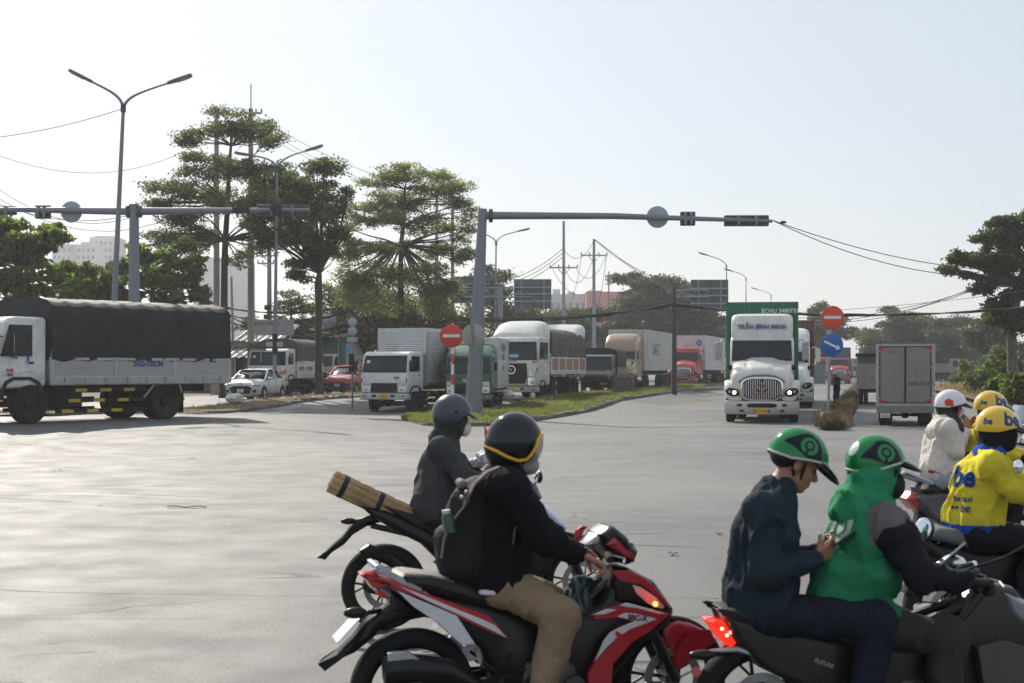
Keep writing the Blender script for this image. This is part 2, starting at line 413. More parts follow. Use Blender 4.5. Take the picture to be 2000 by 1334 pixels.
def rowx(y):
 l = -110 + (.23 * y - 34 + 110) * sst(y, 46, 62); r = 100 + (.23 * y + 7 - 100) * sst(y, 50, 66) + 22 * sst(y, 125, 150)
 return [l + (r - l) * i / 70 for i in range(71)]
sheet('road', rowx, [-12, 0, 4, 8, 12, 16, 20] + [22 + 1.5 * i for i in range(60)] + [115 + 6 * i for i in range(20)] + [260, 320, 420, 560, 800], lambda x, y: zg(x, y) + (0.0 if y < 400 else .02), M_ASPH)

M_SOIL = mat('verge_soil', (.17, .125, .075), .95, var=.35, scale=2.5, bump=.6, bscale=12, dirt=.4, dcol=(.26, .2, .12))
M_GSOIL = mat('grass_soil', (.075, .085, .03), .95, var=.35, scale=2, bump=.6, bscale=12, dirt=.3, dcol=(.16, .13, .06))
M_KERB = mat('kerb_concrete', (.17, .16, .145), .9, var=.25, scale=3, bump=.3, dirt=.6, dcol=(.1, .085, .065))
def interp(line, t):
 ds = [0]
 for a, b in zip(line, line[1:]): ds.append(ds[-1] + math.dist(a, b))
 q = t * ds[-1]
 for i in range(len(line) - 1):
  if q <= ds[i + 1] or i == len(line) - 2:
   u = (q - ds[i]) / max(1e-9, ds[i + 1] - ds[i]); return (line[i][0] + (line[i + 1][0] - line[i][0]) * u, line[i][1] + (line[i + 1][1] - line[i][1]) * u)
def island(name, A, B, h, m, kerb_lines, n=60, stone=1.0):
 V = []; w = 10
 for i in range(n + 1):
  a, b = interp(A, i / n), interp(B, i / n)
  for j in range(w + 1):
   u = j / w; x = a[0] + (b[0] - a[0]) * u; y = a[1] + (b[1] - a[1]) * u
   e = min(1, min(u, 1 - u) * 7) ; z = zg(x, y) + h * (.75 + .25 * e) + .05 * e * (mnoise.noise(Vector((x, y, 0)) * .8))
   V.append((x, y, z))
 F = [(i * (w + 1) + j, i * (w + 1) + j + 1, (i + 1) * (w + 1) + j + 1, (i + 1) * (w + 1) + j) for i in range(n) for j in range(w)]
 o = npobj(name, np.array(V), np.array(F), m); o['kind'] = 'structure'
 proto = None
 for line in kerb_lines:
  tot = sum(math.dist(a, b) for a, b in zip(line, line[1:])); k = min(130, int(tot / stone))
  for i in range(k):
   a, b = interp(line, (i + .02) / k), interp(line, (i + .98) / k); c = Vector(((a[0] + b[0]) / 2, (a[1] + b[1]) / 2, 0))
   if proto is None:
    q = MB(); q.box(-.5, .5, -.09, .09, -.1, h + .02); proto = q.build('kerb_stone', M_KERB, o, bevel=.015, seg=1); s = proto
   else: s = proto.copy(); COL.objects.link(s); s.parent = o
   s.location = (c.x, c.y, zg(c.x, c.y) + random.uniform(-.07, .015)); s.scale = (math.dist(a, b) * .985 / 1.0, 1, 1)
   s.rotation_euler = (random.uniform(-.05, .05), 0, math.atan2(b[1] - a[1], b[0] - a[0]) + random.uniform(-.015, .015))
 return o
IN = [(-3.4, 46.5), (-2.6, 43.5), (-.6, 44.2), (1.1, 49.5), (4.4, 64), (9, 84), (16, 116), (25, 155)]
IF = [(-3.4, 46.6), (-3.6, 50), (-2.6, 53), (-.9, 58), (1.6, 68), (6.6, 90), (13, 116), (22, 155)]
tag(island('traffic_island', IN, IF, .14, M_GSOIL, [IN, IF]), 'long grassy traffic island with a kerb between the two carriageways')
VN = [(.23 * y - 24.3, y) for y in (44, 60, 80, 120, 170)]; VF = [(.23 * y - 26.9, y) for y in (44, 60, 80, 120, 170)]
tag(island('verge', VN, VF, .13, M_SOIL, [VN]), 'dry grass verge with trees and lamp posts beside the side road')
DN = [(.253 * y - 1.65 + .12 * math.sin(y * .5), y) for y in range(41, 240, 4)]; DF = [(.253 * y - .85 + .12 * math.sin(y * .6), y) for y in range(41, 240, 4)]
tag(island('median_strip', DF, DN, .2, M_SOIL, []), 'narrow overgrown median strip between the right hand lanes')
RN = [(.23 * y + 6.6 + 16 * sst(y, 120, 150), y) for y in range(58, 330, 8)]; RF = [(.23 * y + 30 + 20 * sst(y, 120, 150), y) for y in range(58, 330, 8)]
tag(island('roadside_bank', RN, RF, .3, M_SOIL, []), 'bare dirt bank under the bushes on the right')
# ---- grass blades
def leafmat(name, c1, c2, tc, tf=.5, rough=.55):
 m = bpy.data.materials.new(name); m.use_nodes = True; N = m.node_tree.nodes; L = m.node_tree.links; b = N['Principled BSDF']
 b.inputs['Roughness'].default_value = rough; b.inputs['Specular IOR Level'].default_value = .3
 g = N.new('ShaderNodeNewGeometry'); n = N.new('ShaderNodeTexNoise'); n.inputs['Scale'].default_value = .9; n.inputs['Detail'].default_value = 6; n.inputs['Roughness'].default_value = .75; L.new(g.outputs['Position'], n.inputs[0])
 r = N.new('ShaderNodeMapRange'); r.inputs[1].default_value = .32; r.inputs[2].default_value = .68; L.new(n.outputs[0], r.inputs[0])
 k = N.new('ShaderNodeMixRGB'); k.inputs[1].default_value = (*c1, 1); k.inputs[2].default_value = (*c2, 1); L.new(r.outputs[0], k.inputs[0]); L.new(k.outputs[0], b.inputs['Base Color'])
 t = N.new('ShaderNodeBsdfTranslucent'); k2 = N.new('ShaderNodeMixRGB'); k2.inputs[1].default_value = (*tc, 1); k2.inputs[2].default_value = tuple(x * 1.7 for x in tc) + (1,); L.new(r.outputs[0], k2.inputs[0]); L.new(k2.outputs[0], t.inputs[0])
 ms = N.new('ShaderNodeMixShader'); ms.inputs[0].default_value = tf; L.new(b.outputs[0], ms.inputs[1]); L.new(t.outputs[0], ms.inputs[2]); L.new(ms.outputs[0], N['Material Output'].inputs[0]); return m
M_GR = leafmat('grass_green', (.08, .105, .025), (.13, .15, .04), (.19, .24, .04), .5)
M_GD = leafmat('grass_dry', (.22, .16, .08), (.3, .23, .12), (.28, .2, .09), .35)
M_GO = leafmat('grass_olive', (.1, .1, .035), (.16, .14, .05), (.2, .19, .05), .4)
M_DRY = leafmat('weed_brown', (.075, .046, .026), (.12, .078, .042), (.09, .06, .03), .2)
def blades(name, label, A, B, n, hmin, hmax, wd, mats, wts, ybias=1.6, zoff=.1, clump=0.0, ulim=(.02, .98)):
 V = np.zeros((n * 3, 3)); mi = RNG.choice(len(mats), n, p=wts)
 for i in range(n):
  t = random.random() ** ybias; a, b = interp(A, t), interp(B, t); u = random.uniform(*ulim)
  x = a[0] + (b[0] - a[0]) * u + random.gauss(0, .06); y = a[1] + (b[1] - a[1]) * u
  q = mnoise.noise(Vector((x * .9, y * .5, 3))); 
  if clump and q < clump * random.uniform(-.6, .6): y += .4
  h = random.uniform(hmin, hmax) * (1 + .7 * q); th = random.uniform(0, 6.283); dx, dy = math.cos(th) * wd, math.sin(th) * wd
  z = zg(x, y) + zoff; lx, ly = random.gauss(0, h * .4), random.gauss(0, h * .4)
  V[3 * i] = (x - dx, y - dy, z); V[3 * i + 1] = (x + dx, y + dy, z); V[3 * i + 2] = (x + lx, y + ly, z + max(.03, h))
  if q > .12 and len(mats) > 2: mi[i] = 1 if random.random() < .6 else mi[i]
 o = npobj(name, V, np.arange(n * 3).reshape(n, 3), mats, mi=mi, sm=False); tag(o, label, 'grass', kind='stuff'); return o
blades('grass', 'bright green grass growing over the traffic island', IN, IF, 60000, .07, .2, .016, [M_GR, M_GO, M_GD], [.72, .18, .1])
blades('dry_grass', 'dry brown grass on the verge beside the side road', VN, VF, 14000, .04, .15, .02, [M_GD, M_GO], [.8, .2], ybias=1.2)
blades('dry_weeds', 'withered brown weeds standing along the narrow median strip', DN, DF, 20000, .14, .38, .018, [M_DRY, M_GD, M_SOIL], [.55, .08, .37], ybias=2.0, clump=.6)
blades('bank_grass', 'straw coloured grass on the bank under the bushes', RN, RF, 16000, .2, .6, .03, [M_GD, M_GO], [.6, .4], ybias=1.5, ulim=(.0, .5), zoff=.2)

# ================================================================== TREES
M_L1 = leafmat('leaf_dark', (.024, .036, .012), (.048, .064, .022), (.09, .12, .025), .38)
M_L2 = leafmat('leaf_mid', (.038, .052, .017), (.066, .084, .028), (.14, .175, .035), .46)
M_L3 = leafmat('leaf_yellow_green', (.085, .1, .036), (.13, .14, .05), (.26, .3, .08), .52)
M_L4 = leafmat('leaf_bright', (.04, .065, .014), (.075, .11, .022), (.2, .3, .03), .5)
M_LF = leafmat('leaf_far', (.03, .042, .018), (.055, .068, .028), (.075, .1, .03), .35)
M_FLW = leafmat('flame_flower', (.6, .08, .02), (.7, .14, .03), (.7, .1, .02), .4)
M_BARK = mat('bark', (.055, .042, .032), .95, var=.4, scale=6, bump=.8, bscale=14, stretch=(1, 1, .3))
M_BARKL = mat('bark_pale', (.12, .1, .08), .95, var=.4, scale=6, bump=.8, bscale=14, stretch=(1, 1, .3))
def foliage(pads, dens, size, mats, parent, name='crown', wts=None, tipr=.32, flat=.35):
 C = []; 
 for c, r in pads:
  area = (r[0] * r[2] + r[0] * r[1] + r[1] * r[2]) / 3; nt = max(3, int(area * dens * 3.6 / 14)) ; 
  u = RNG.normal(size=(nt, 3)); u /= np.linalg.norm(u, axis=1)[:, None]; rad = RNG.random(nt) ** .45
  tips = np.array(c) + u * rad[:, None] * np.array(r)
  per = 14; q = np.repeat(tips, per, 0) + RNG.normal(size=(nt * per, 3)) * np.array([tipr, tipr, tipr * .5]) * min(1, max(.45, min(r) ))
  C.append(q)
 C = np.concatenate(C); n = len(C)
 nr = RNG.normal(size=(n, 3)) * [1, 1, .6] + [0, 0, flat * 2]; nr /= np.linalg.norm(nr, axis=1)[:, None]
 a = np.cross(nr, RNG.normal(size=(n, 3))); a /= np.linalg.norm(a, axis=1)[:, None]; b = np.cross(nr, a)
 sz = size * RNG.uniform(.6, 1.4, n)[:, None]
 V = np.stack([C - a * sz * .5, C - b * sz * .26 + nr * sz * .08, C + a * sz * .5, C + b * sz * .26 + nr * sz * .08], 1).reshape(-1, 3)
 mi = RNG.choice(len(mats), n, p=wts) if len(mats) > 1 else None
 return npobj(name, V, np.arange(n * 4).reshape(n, 4), mats, parent, mi=mi, sm=False)
def branches(starts, pads, parent, bark, r0, rng, ntw=5):
 mb = MB()
 for c, r in pads:
  c = Vector(c)
  best = min(starts, key=lambda s: (c - s[0]).length + 1.2 * max(0, s[0].z - c.z + .2)); s = best[0]
  L_ = (c - s).length; mid = s.lerp(c, .5) + Vector((rng.gauss(0, .06), rng.gauss(0, .06), -.04 + .1 * rng.random())) * L_
  rr = min(best[1] * .6, r0 * (.14 + .06 * L_)); mb.tube([s, s.lerp(mid, .55) + Vector((0, 0, .02 * L_)), mid, c], [rr, rr * .8, rr * .6, rr * .28], 5)
  for _ in range(ntw):
   e = c + Vector((rng.uniform(-.85, .85) * r[0], rng.uniform(-.85, .85) * r[1], rng.uniform(-.5, .8) * r[2])); st = mid.lerp(c, rng.uniform(.2, 1))
   mb.tube([st, st.lerp(e, .5) + Vector((0, 0, .05)), e], [rr * .3, rr * .2, .008], 4)
 return mb.build('branch', bark, parent, recalc=False)
def tree(name, label, d, trunk, pads, dens, size, mats, wts=None, bark=None, group=None, cat='tree', nauto=0, env=None, deep=.8, tipr=.32, flat=.35, seed=1, ntw=5, flowers=0, fork=None, thick=1.0):
 """trunk [(px,py,radius_m)] and pads [(px,py,rx_px,ry_px,depth_off_m)] in photo coordinates at distance d; env = crown envelopes filled at random"""
 rng = random.Random(seed); bark = bark or M_BARK; s = FPX / d
 g = GX(trunk[0][0], d); rt = root(name, label, cat, g, 0, group)
 loc = lambda px, py, dd=0: Wp(px, py, d + dd) - g
 tp = [loc(x, y) for x, y, _ in trunk]; tp[0].z = -.1; 
 mb = MB(); rad = [q[2] for q in trunk]; pts = []; rs = []
 for i in range(len(tp) - 1):
  for u in (0, .5): pts.append(tp[i].lerp(tp[i + 1], u) + (Vector((rng.gauss(0, .03), rng.gauss(0, .03), 0)) if u else Vector())); rs.append(rad[i] + (rad[i + 1] - rad[i]) * u)
 pts.append(tp[-1]); rs.append(rad[-1]); rs[0] *= 1.35
 mb.tube(pts, rs, 10); mb.build('trunk', bark, rt, recalc=False)
 P = [(tuple(loc(x, y, dz)), (rx / s * 1.08, max(.5, rx / s * deep), ry / s * thick)) for x, y, rx, ry, dz in pads]
 if P and thick:
  P0 = P; P = []
  for c, r in P0:
   for _ in range(4): k = rng.uniform(.42, .72); P.append(((c[0] + rng.uniform(-.6, .6) * r[0], c[1] + rng.uniform(-.6, .6) * r[1], c[2] + rng.uniform(-1, 1) * r[2]), (r[0] * k, r[1] * k, r[2] * k * 1.15)))
 if env:
  for (x, y, rx, ry) in env:
   for _ in range(max(4, int(nauto * rx * ry / sum(q[2] * q[3] for q in env)))):
    a = rng.uniform(0, 6.283); q = rng.random() ** .5 * .85; k = rng.uniform(.2, .38)
    P.append((tuple(loc(x + math.cos(a) * q * rx, y + math.sin(a) * q * ry, rng.uniform(-.7, .7) * rx / s)), (k * rx / s * 1.2, k * rx / s, k * ry / s * .8)))
 i0 = len(pts) // 2 if fork is None else fork
 st = list(zip(pts[i0:], rs[i0:]))
 branches(st, P, rt, bark, max(rad) , rng, ntw)
 foliage(P, dens, size, mats, rt, wts=wts, tipr=tipr, flat=flat)
 if flowers:
  foliage([(p[0], tuple(x * 1.05 for x in p[1])) for p in P[::3]], flowers, size * 1.3, [M_FLW], rt, name='blossom', tipr=.15)
 return rt
T = tree
T('leafy_tree', 'broad leaved green tree at the left edge behind the tarpaulin truck', 62, [(30, 800, .2), (34, 600, .17), (40, 520, .1)],
[(25, 470, 60, 30, 0), (75, 455, 50, 16, -1), (20, 510, 55, 26, 1), (70, 500, 45, 26, .5), (10, 560, 60, 30, 0), (75, 555, 55, 24, -1), (0, 445, 40, 18, 1), (100, 448, 26, 9, 0), (50, 590, 60, 20, 0), (-50, 500, 60, 50, 0)], 260, .3, [M_L4, M_L2, M_L1], [.5, .35, .15], tipr=.25, seed=2)
T('leafy_tree', 'bushy broad leaved tree seen behind the left signal mast', 66, [(300, 800, .16), (298, 600, .13), (300, 545, .08)],
[(150, 540, 50, 24, 0), (215, 545, 55, 26, 1), (180, 565, 50, 22, -1), (290, 505, 45, 22, 0), (340, 500, 40, 20, 1), (370, 530, 42, 26, 0), (305, 550, 50, 24, -1), (385, 565, 30, 22, 0), (250, 575, 60, 20, 0), (125, 575, 40, 18, 0), (345, 580, 50, 16, 1)], 250, .3, [M_L4, M_L2, M_L1], [.55, .3, .15], tipr=.25, seed=3)
T('tiered_tree', 'tall slender tree with tiered branches, highest of the trees on the verge', 71, [(437, 780, .2), (438, 560, .17), (440, 470, .15), (447, 330, .09), (452, 240, .04)],
[(455, 238, 55, 18, 0), (500, 255, 50, 16, 1), (375, 262, 60, 14, 0), (535, 272, 28, 16, -1), (430, 268, 50, 16, 0), (400, 300, 55, 12, 1), (520, 330, 55, 16, 0), (390, 332, 60, 14, -1), (450, 335, 45, 18, 0), (345, 380, 65, 15, 0), (420, 390, 60, 18, 1), (520, 385, 60, 22, 0), (310, 395, 35, 12, 0), (480, 420, 70, 24, -1), (560, 400, 50, 26, 0), (330, 445, 50, 20, 0), (400, 450, 55, 20, 1), (300, 470, 30, 12, 0), (500, 470, 55, 20, 0), (470, 510, 35, 12, 0), (350, 480, 45, 12, 0), (600, 430, 45, 30, 1)], 400, .15, [M_L2, M_L1, M_L3], [.5, .25, .25], tipr=.36, flat=.6, seed=4, thick=1.2)
T('spreading_tree', 'dark tree with a fan of bare limbs above thick trunk near the second lamp', 73, [(624, 775, .2), (623, 650, .17), (622, 555, .2), (624, 535, .13)],
[(560, 345, 45, 20, 0), (610, 350, 55, 22, 1), (540, 385, 60, 24, 0), (620, 390, 55, 26, -1), (640, 440, 42, 34, 0), (590, 430, 50, 26, 1), (655, 478, 26, 24, 0), (680, 380, 18, 10, 0), (560, 470, 55, 12, 0), (620, 490, 50, 12, 0), (575, 520, 35, 8, 0), (585, 540, 25, 8, 0), (520, 430, 40, 18, 0), (510, 350, 30, 16, 0)], 520, .17, [M_L1, M_L2, M_L4], [.6, .25, .15], tipr=.34, seed=5, fork=3, ntw=6, thick=1.1)
T('feathery_tree', 'tall airy yellow green tree behind the white delivery truck', 84, [(785, 785, .2), (784, 600, .17), (783, 480, .14), (790, 400, .08), (795, 340, .03)],
[(775, 335, 50, 12, 0), (835, 345, 55, 12, 1), (735, 355, 40, 10, 0), (790, 365, 60, 14, 0), (870, 375, 55, 14, -1), (720, 395, 50, 14, 0), (800, 400, 60, 14, 1), (880, 410, 50, 14, 0), (700, 430, 50, 16, 0), (760, 435, 50, 14, -1), (840, 440, 60, 14, 0), (905, 450, 28, 16, 0), (700, 480, 40, 18, 0), (750, 485, 55, 16, 0), (830, 490, 55, 16, 1), (890, 500, 40, 16, 0), (720, 530, 60, 20, 0), (800, 545, 60, 20, 0), (870, 550, 50, 20, 0), (905, 400, 30, 12, 0), (690, 560, 40, 24, 0), (750, 575, 50, 24, 0), (830, 585, 50, 24, 0), (895, 580, 36, 24, 0), (670, 500, 30, 24, 0)], 400, .15, [M_L3, M_L2], [.85, .15], tipr=.34, flat=.7, seed=6, thick=1.15)
T('flame_tree', 'dense green flame tree with scattered orange blossoms behind the delivery truck', 98, [(740, 790, .2), (740, 650, .15), (742, 610, .1)],
[(740, 590, 60, 40, 0), (800, 610, 60, 40, 1), (690, 600, 50, 38, -1), (770, 655, 80, 26, 0), (850, 620, 50, 40, 0), (840, 660, 60, 25, 1), (700, 650, 50, 25, 0), (895, 650, 50, 30, 0)], 330, .24, [M_L2, M_L1, M_L3], [.55, .25, .2], tipr=.4, seed=7, flowers=6)
T('small_tree', 'thin scrubby tree between the spreading tree and the utility poles', 96, [(560, 790, .1), (566, 640, .08), (570, 590, .05)],
[(575, 590, 40, 22, 0), (600, 610, 45, 22, 1), (640, 600, 40, 30, 0), (550, 620, 35, 20, 0), (660, 630, 35, 25, 0), (600, 640, 60, 16, 0)], 200, .2, [M_LF, M_L3], [.7, .3], seed=8)
FAR = [('green treetop just right of the signal mast behind the gantry', 150, (965, 735), [(950, 560, 55, 40), (1000, 640, 50, 60)]),
 ('scrubby far tree behind the two utility poles', 160, (1110, 735), [(1090, 660, 60, 55), (1150, 640, 60, 40)]),
 ('round dark far tree behind the tan lorry', 170, (1260, 735), [(1255, 562, 62, 36), (1300, 595, 76, 52), (1215, 640, 66, 56), (1360, 650, 50, 40)]),
 ('dark far tree between the sign gantry and the green container', 175, (1350, 735), [(1330, 600, 60, 45), (1370, 640, 60, 40), (1300, 660, 60, 35)]),
 ('low far tree behind the red lorry', 190, (1430, 735), [(1440, 660, 60, 40), (1500, 690, 50, 30)]),
 ('far tree just right of the no entry sign', 215, (1610, 735), [(1600, 620, 26, 34), (1640, 640, 34, 26), (1585, 670, 30, 40)]),
 ('wide dark far tree above the box truck', 200, (1760, 735), [(1750, 620, 50, 26), (1745, 660, 66, 44), (1810, 655, 70, 48), (1715, 695, 46, 34)]),
 ('low spreading far tree right of the box truck', 195, (1850, 735), [(1850, 655, 66, 42), (1865, 695, 76, 36), (1800, 700, 60, 30)]),
 ('far tree at the right behind the tip lorry', 150, (1940, 735), [(1930, 650, 45, 40), (1960, 700, 50, 35)])]
for i, (lb, d, b, env) in enumerate(FAR):
 T('distant_tree', lb, d, [(b[0], b[1], .25), (b[0] + 3, env[0][1] + env[0][3], .2), (b[0], env[0][1], .1)], [], 230, .34, [M_LF, M_L1, M_L2], [.6, .25, .15], nauto=50, env=env, group='trees along the far roadside', seed=20 + i, tipr=.6, ntw=4)
T('overhanging_tree', 'large dark tree hanging over the road at the right edge', 78, [(1985, 790, .3), (1975, 640, .26), (1990, 560, .2), (2010, 480, .12)],
[(1985, 425, 30, 18, 0), (1960, 450, 40, 20, 1), (1910, 470, 36, 14, 0), (1990, 480, 50, 25, 0), (1940, 500, 50, 18, -1), (1885, 505, 36, 12, 0), (1855, 525, 22, 8, 0), (2000, 530, 40, 25, 0), (1960, 535, 34, 14, 0), (1950, 585, 30, 16, 0), (1985, 600, 35, 22, 0), (1895, 540, 24, 7, 0), (1940, 620, 24, 12, 0), (2040, 450, 50, 40, 0), (1930, 560, 36, 14, 0), (1990, 565, 36, 22, 0), (1900, 500, 40, 14, 0), (1955, 478, 44, 18, 1), (1975, 640, 40, 22, 0), (1925, 520, 44, 14, 0), (1950, 430, 26, 12, 0)], 330, .24, [M_L1, M_L2, M_LF], [.6, .25, .15], bark=M_BARKL, tipr=.3, seed=40)
M_TL = M_LF
def shrub(name, label, px, d, top, rx, mats, wts, dens=420, size=.2, seed=1, group=None, n=9, cat='bush'):
 rng = random.Random(seed); s = FPX / d; g = GX(px, d); rt = root(name, label, cat, g, 0, group); H = CH - (top - HY) / s - g.z; rx = rx / s; P = []
 for _ in range(n):
  a = rng.uniform(0, 6.28); q = rng.random() ** .5 * .75; z = rng.uniform(.25, .8) * H * (1.05 - q * .5)
  P.append(((math.cos(a) * q * rx, math.sin(a) * q * rx * .7, z), (rx * .4, rx * .35, H * .22)))
 branches([(Vector((0, 0, -.05)), .12), (Vector((.1, .1, H * .2)), .08)], P, rt, M_BARK, .1, rng, 3); foliage(P, dens, size, mats, rt, name='foliage', wts=wts, tipr=.25)
for i, (px, d, top, rx, lb) in enumerate([(1965, 62, 690, 50, 'large green bush on the right hand bank'), (2010, 54, 700, 55, 'bush at the right edge beside the concrete blocks'), (1915, 84, 700, 40, 'green bush behind the tip of the bank'), (1975, 88, 660, 60, 'tall scrub under the overhanging tree'), (1880, 120, 705, 26, 'low scrub near the blue signs')]):
 shrub('roadside_bush', lb, px, d, top, rx, [M_L2, M_L4, M_L1], [.4, .3, .3], seed=60 + i, size=.2 if d < 100 else .3, group='bushes on the right bank')
# low hedge masses behind the queue of trucks
for i, (px, d, top, rx) in enumerate([(1480, 210, 680, 60), (1560, 220, 690, 50), (1700, 215, 690, 40), (1750, 205, 690, 50), (1810, 200, 685, 50), (1870, 195, 690, 50), (1930, 170, 690, 50), (1300, 170, 670, 60), (1370, 175, 670, 50), (480, 118, 610, 60), (560, 125, 625, 60), (660, 120, 615, 60), (900, 118, 610, 60), (990, 130, 640, 60), (1060, 135, 650, 50), (1130, 150, 655, 55), (1200, 150, 650, 55), (1420, 200, 670, 50), (330, 120, 600, 60), (180, 110, 590, 80), (60, 110, 590, 80)]):
 shrub('far_thicket', 'far thicket number %s along the back of the side road' % ['one', 'two', 'three', 'four', 'five', 'six', 'seven', 'eight', 'nine', 'ten', 'eleven', 'twelve'][i] if 0 else ['low thicket right of the green container', 'low thicket behind the no entry sign post', 'low thicket left of the silver box truck', 'low thicket above the silver box truck', 'low thicket right of the silver box truck', 'low thicket behind the tip lorry', 'low thicket right of the tip lorry', 'thicket behind the white container', 'thicket left of the green container', 'hazy thicket behind the tin roofed shacks', 'scrub behind the painted signboard', 'scrub behind the trunk of the spreading tree', 'thicket behind the right signal mast', 'thicket under the left gantry panel', 'thicket below the second gantry panel', 'thicket at the foot of the two utility poles', 'thicket left of the tan lorry', 'low thicket far behind the red lorry', 'thicket behind the left signal mast', 'thicket behind the middle of the tarpaulin truck', 'thicket behind the cab of the tarpaulin truck'][i],
  px, d, top, rx, [M_LF, M_L1, M_L3], [.6, .25, .15], dens=170, size=.3, seed=80 + i, group='thickets behind the trucks', n=12, cat='thicket')
for i in range(26):
 d = 43.5 + i * 1.9 + i * i * .12
 shrub('withered_bush', 'withered brown bush on the narrow median strip', 1000 + FPX * (.253 * d - 1.25 + random.uniform(-.2, .2)) / d, d, HY + (CH - random.uniform(.3, .6 + .02 * i)) * FPX / d, 11 * 50 / d, [M_DRY, M_SOIL, M_GD], [.55, .38, .07], dens=420, size=.09, seed=120 + i, group='withered bushes on the median strip', n=6)

# ================================================================== FAR BUILDINGS
def slabwin(rt, w, h, dep, cols, rows, m, mx=.12, z0=2, wn_='window'):
 proto = None
 for i in range(cols):
  for j in range(rows):
   x = -w / 2 + w * (i + .5) / cols; z = z0 + (h - z0 - 1) * (j + .5) / rows
   if proto is None:
    q = MB(); ww, hh = w / cols * .52, (h - z0) / rows * .5; q.box(-ww / 2, ww / 2, -.12, .1, -hh / 2, hh / 2); proto = q.build(wn_, m, rt, recalc=False); o = proto
   else: o = proto.copy(); COL.objects.link(o); o.parent = rt
   o.location = (x, -dep / 2, z)
M_TW = mat('tower_wall', (.5, .5, .52), .8, var=.06, scale=.2); M_TW2 = mat('tower_brown', (.36, .31, .3), .8, var=.06, scale=.2); M_TG = mat('tower_window', (.12, .15, .18), .3, var=.1)
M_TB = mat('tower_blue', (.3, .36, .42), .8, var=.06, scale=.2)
def tower(label, px0, px1, top, d, cols, rows, mw, mwin, dep=14, steps=(), pens=()):
 s = FPX / d; g = GX((px0 + px1) / 2, d); g.z = 0; w = (px1 - px0) / s; h = CH - (top - HY) / s
 rt = root('apartment_tower', label, 'apartment tower', g, 0)
 q = MB(); q.box(-w / 2, w / 2, -dep / 2, dep / 2, 0, h); q.build('wall', mw, rt, recalc=False)
 for (a, b, t) in steps:
  q = MB(); q.box(-w / 2 + a * w, -w / 2 + b * w, -dep / 2 - .8, dep / 2 - 1, 0, CH - (t - HY) / s); q.build('projecting_bay', M_TW2, rt, recalc=False)
 for (a, b, t) in pens:
  q = MB(); q.box(-w / 2 + a * w, -w / 2 + b * w, -dep / 4, dep / 4, h - .1, CH - (t - HY) / s); q.build('roof_structure', mw, rt, recalc=False)
 if cols: slabwin(rt, w, h, dep, cols, rows, mwin)
 return rt
tower('pale stepped apartment tower behind the left trees', 112, 196, 480, 620, 9, 17, M_TW, M_TG, steps=((.42, .55, 483),), pens=((.05, .2, 476), (.6, .95, 474)))
tower('taller white apartment tower beside the stepped one', 184, 238, 466, 640, 6, 18, M_TW, M_TG, steps=((.85, 1.02, 468),), pens=((.1, .8, 462),))
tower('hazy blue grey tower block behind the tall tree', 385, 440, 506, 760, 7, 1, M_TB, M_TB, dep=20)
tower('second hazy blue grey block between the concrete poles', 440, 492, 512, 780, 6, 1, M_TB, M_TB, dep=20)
M_RW = mat('red_cladding', (.4, .1, .09), .7, var=.08)
tower('red clad factory building far behind the utility poles', 1143, 1245, 572, 420, 0, 0, M_RW, M_TG, pens=((.05, .3, 569),))
tower('pale far building left of the red factory', 1072, 1143, 577, 430, 6, 3, M_TW, M_TG, pens=((.1, .3, 566), (.5, .7, 571)))
# red arch bridge, far
rt = root('arch_bridge', 'red steel arch bridge far beyond the no entry sign', 'bridge', GX(1625, 420))
M_BR = mat('bridge_red', (.5, .1, .07), .6, var=.1)
q = MB(); s = FPX / 420
for yy in (-4, 4):
 pts = [Vector((3.9 - 26 * (1 - math.cos(R(a))), yy + 0, 13.5 * math.sin(R(a)))) for a in range(0, 181, 12)]
 q.tube(pts, .45, 6)
for k in range(5):
 p = 3.9 - 6 * k - 1; q.tube([(p, -4, 12 - abs(k - 2) * .5), (p, 4, 12 - abs(k - 2) * .5)], .25, 5)
q.build('arch_rib', M_BR, rt, recalc=False)
q = MB()
for k in range(9):
 x = 2 - 5.4 * k; c = (3.9 - 26 - x) / 26; z = 13.5 * math.sqrt(max(0, 1 - min(1, c * c)))
 for yy in (-4, 4): q.tube([(x, yy, 1), (x, yy, z)], .12, 4)
q.build('hanger', M_BR, rt, recalc=False)
q = MB(); q.box(-50, 6, -5, 5, .2, 1.4); q.build('deck', M_TW2, rt, recalc=False)

# ================================================================== SHACKS ON THE LEFT
M_TIN = mat('rusty_tin', (.2, .185, .17), .6, .4, var=.3, scale=2, dirt=.7, dcol=(.13, .075, .05), dscale=1.2)
M_TINL = mat('pale_tin', (.36, .36, .37), .5, .5, var=.2, scale=2, dirt=.4)
M_GRW = mat('green_wall', (.05, .17, .115), .8, var=.2, scale=1, dirt=.4); M_DKW = mat('shack_wall', (.1, .09, .08), .9, var=.3, dirt=.5)
M_BEIGE = mat('beige_canvas', (.4, .33, .25), .85, var=.1, dirt=.4)
def corr(mb, p00, p10, p11, p01, n=16, amp=.05):
 p00, p10, p11, p01 = map(Vector, (p00, p10, p11, p01)); nn = (p10 - p00).cross(p01 - p00).normalized(); V = []
 k = n * 2
 for i in range(k + 1):
  u = i / k; o = nn * (amp if i % 2 else -amp)
  V += [p00.lerp(p10, u) + o, p01.lerp(p11, u) + o]
 F = [(2 * i, 2 * i + 2, 2 * i + 3, 2 * i + 1) for i in range(k)]; mb.add(V, F)
 V2 = [v - nn * .02 for v in V]; mb.add(V2, [f[::-1] for f in F]); return mb
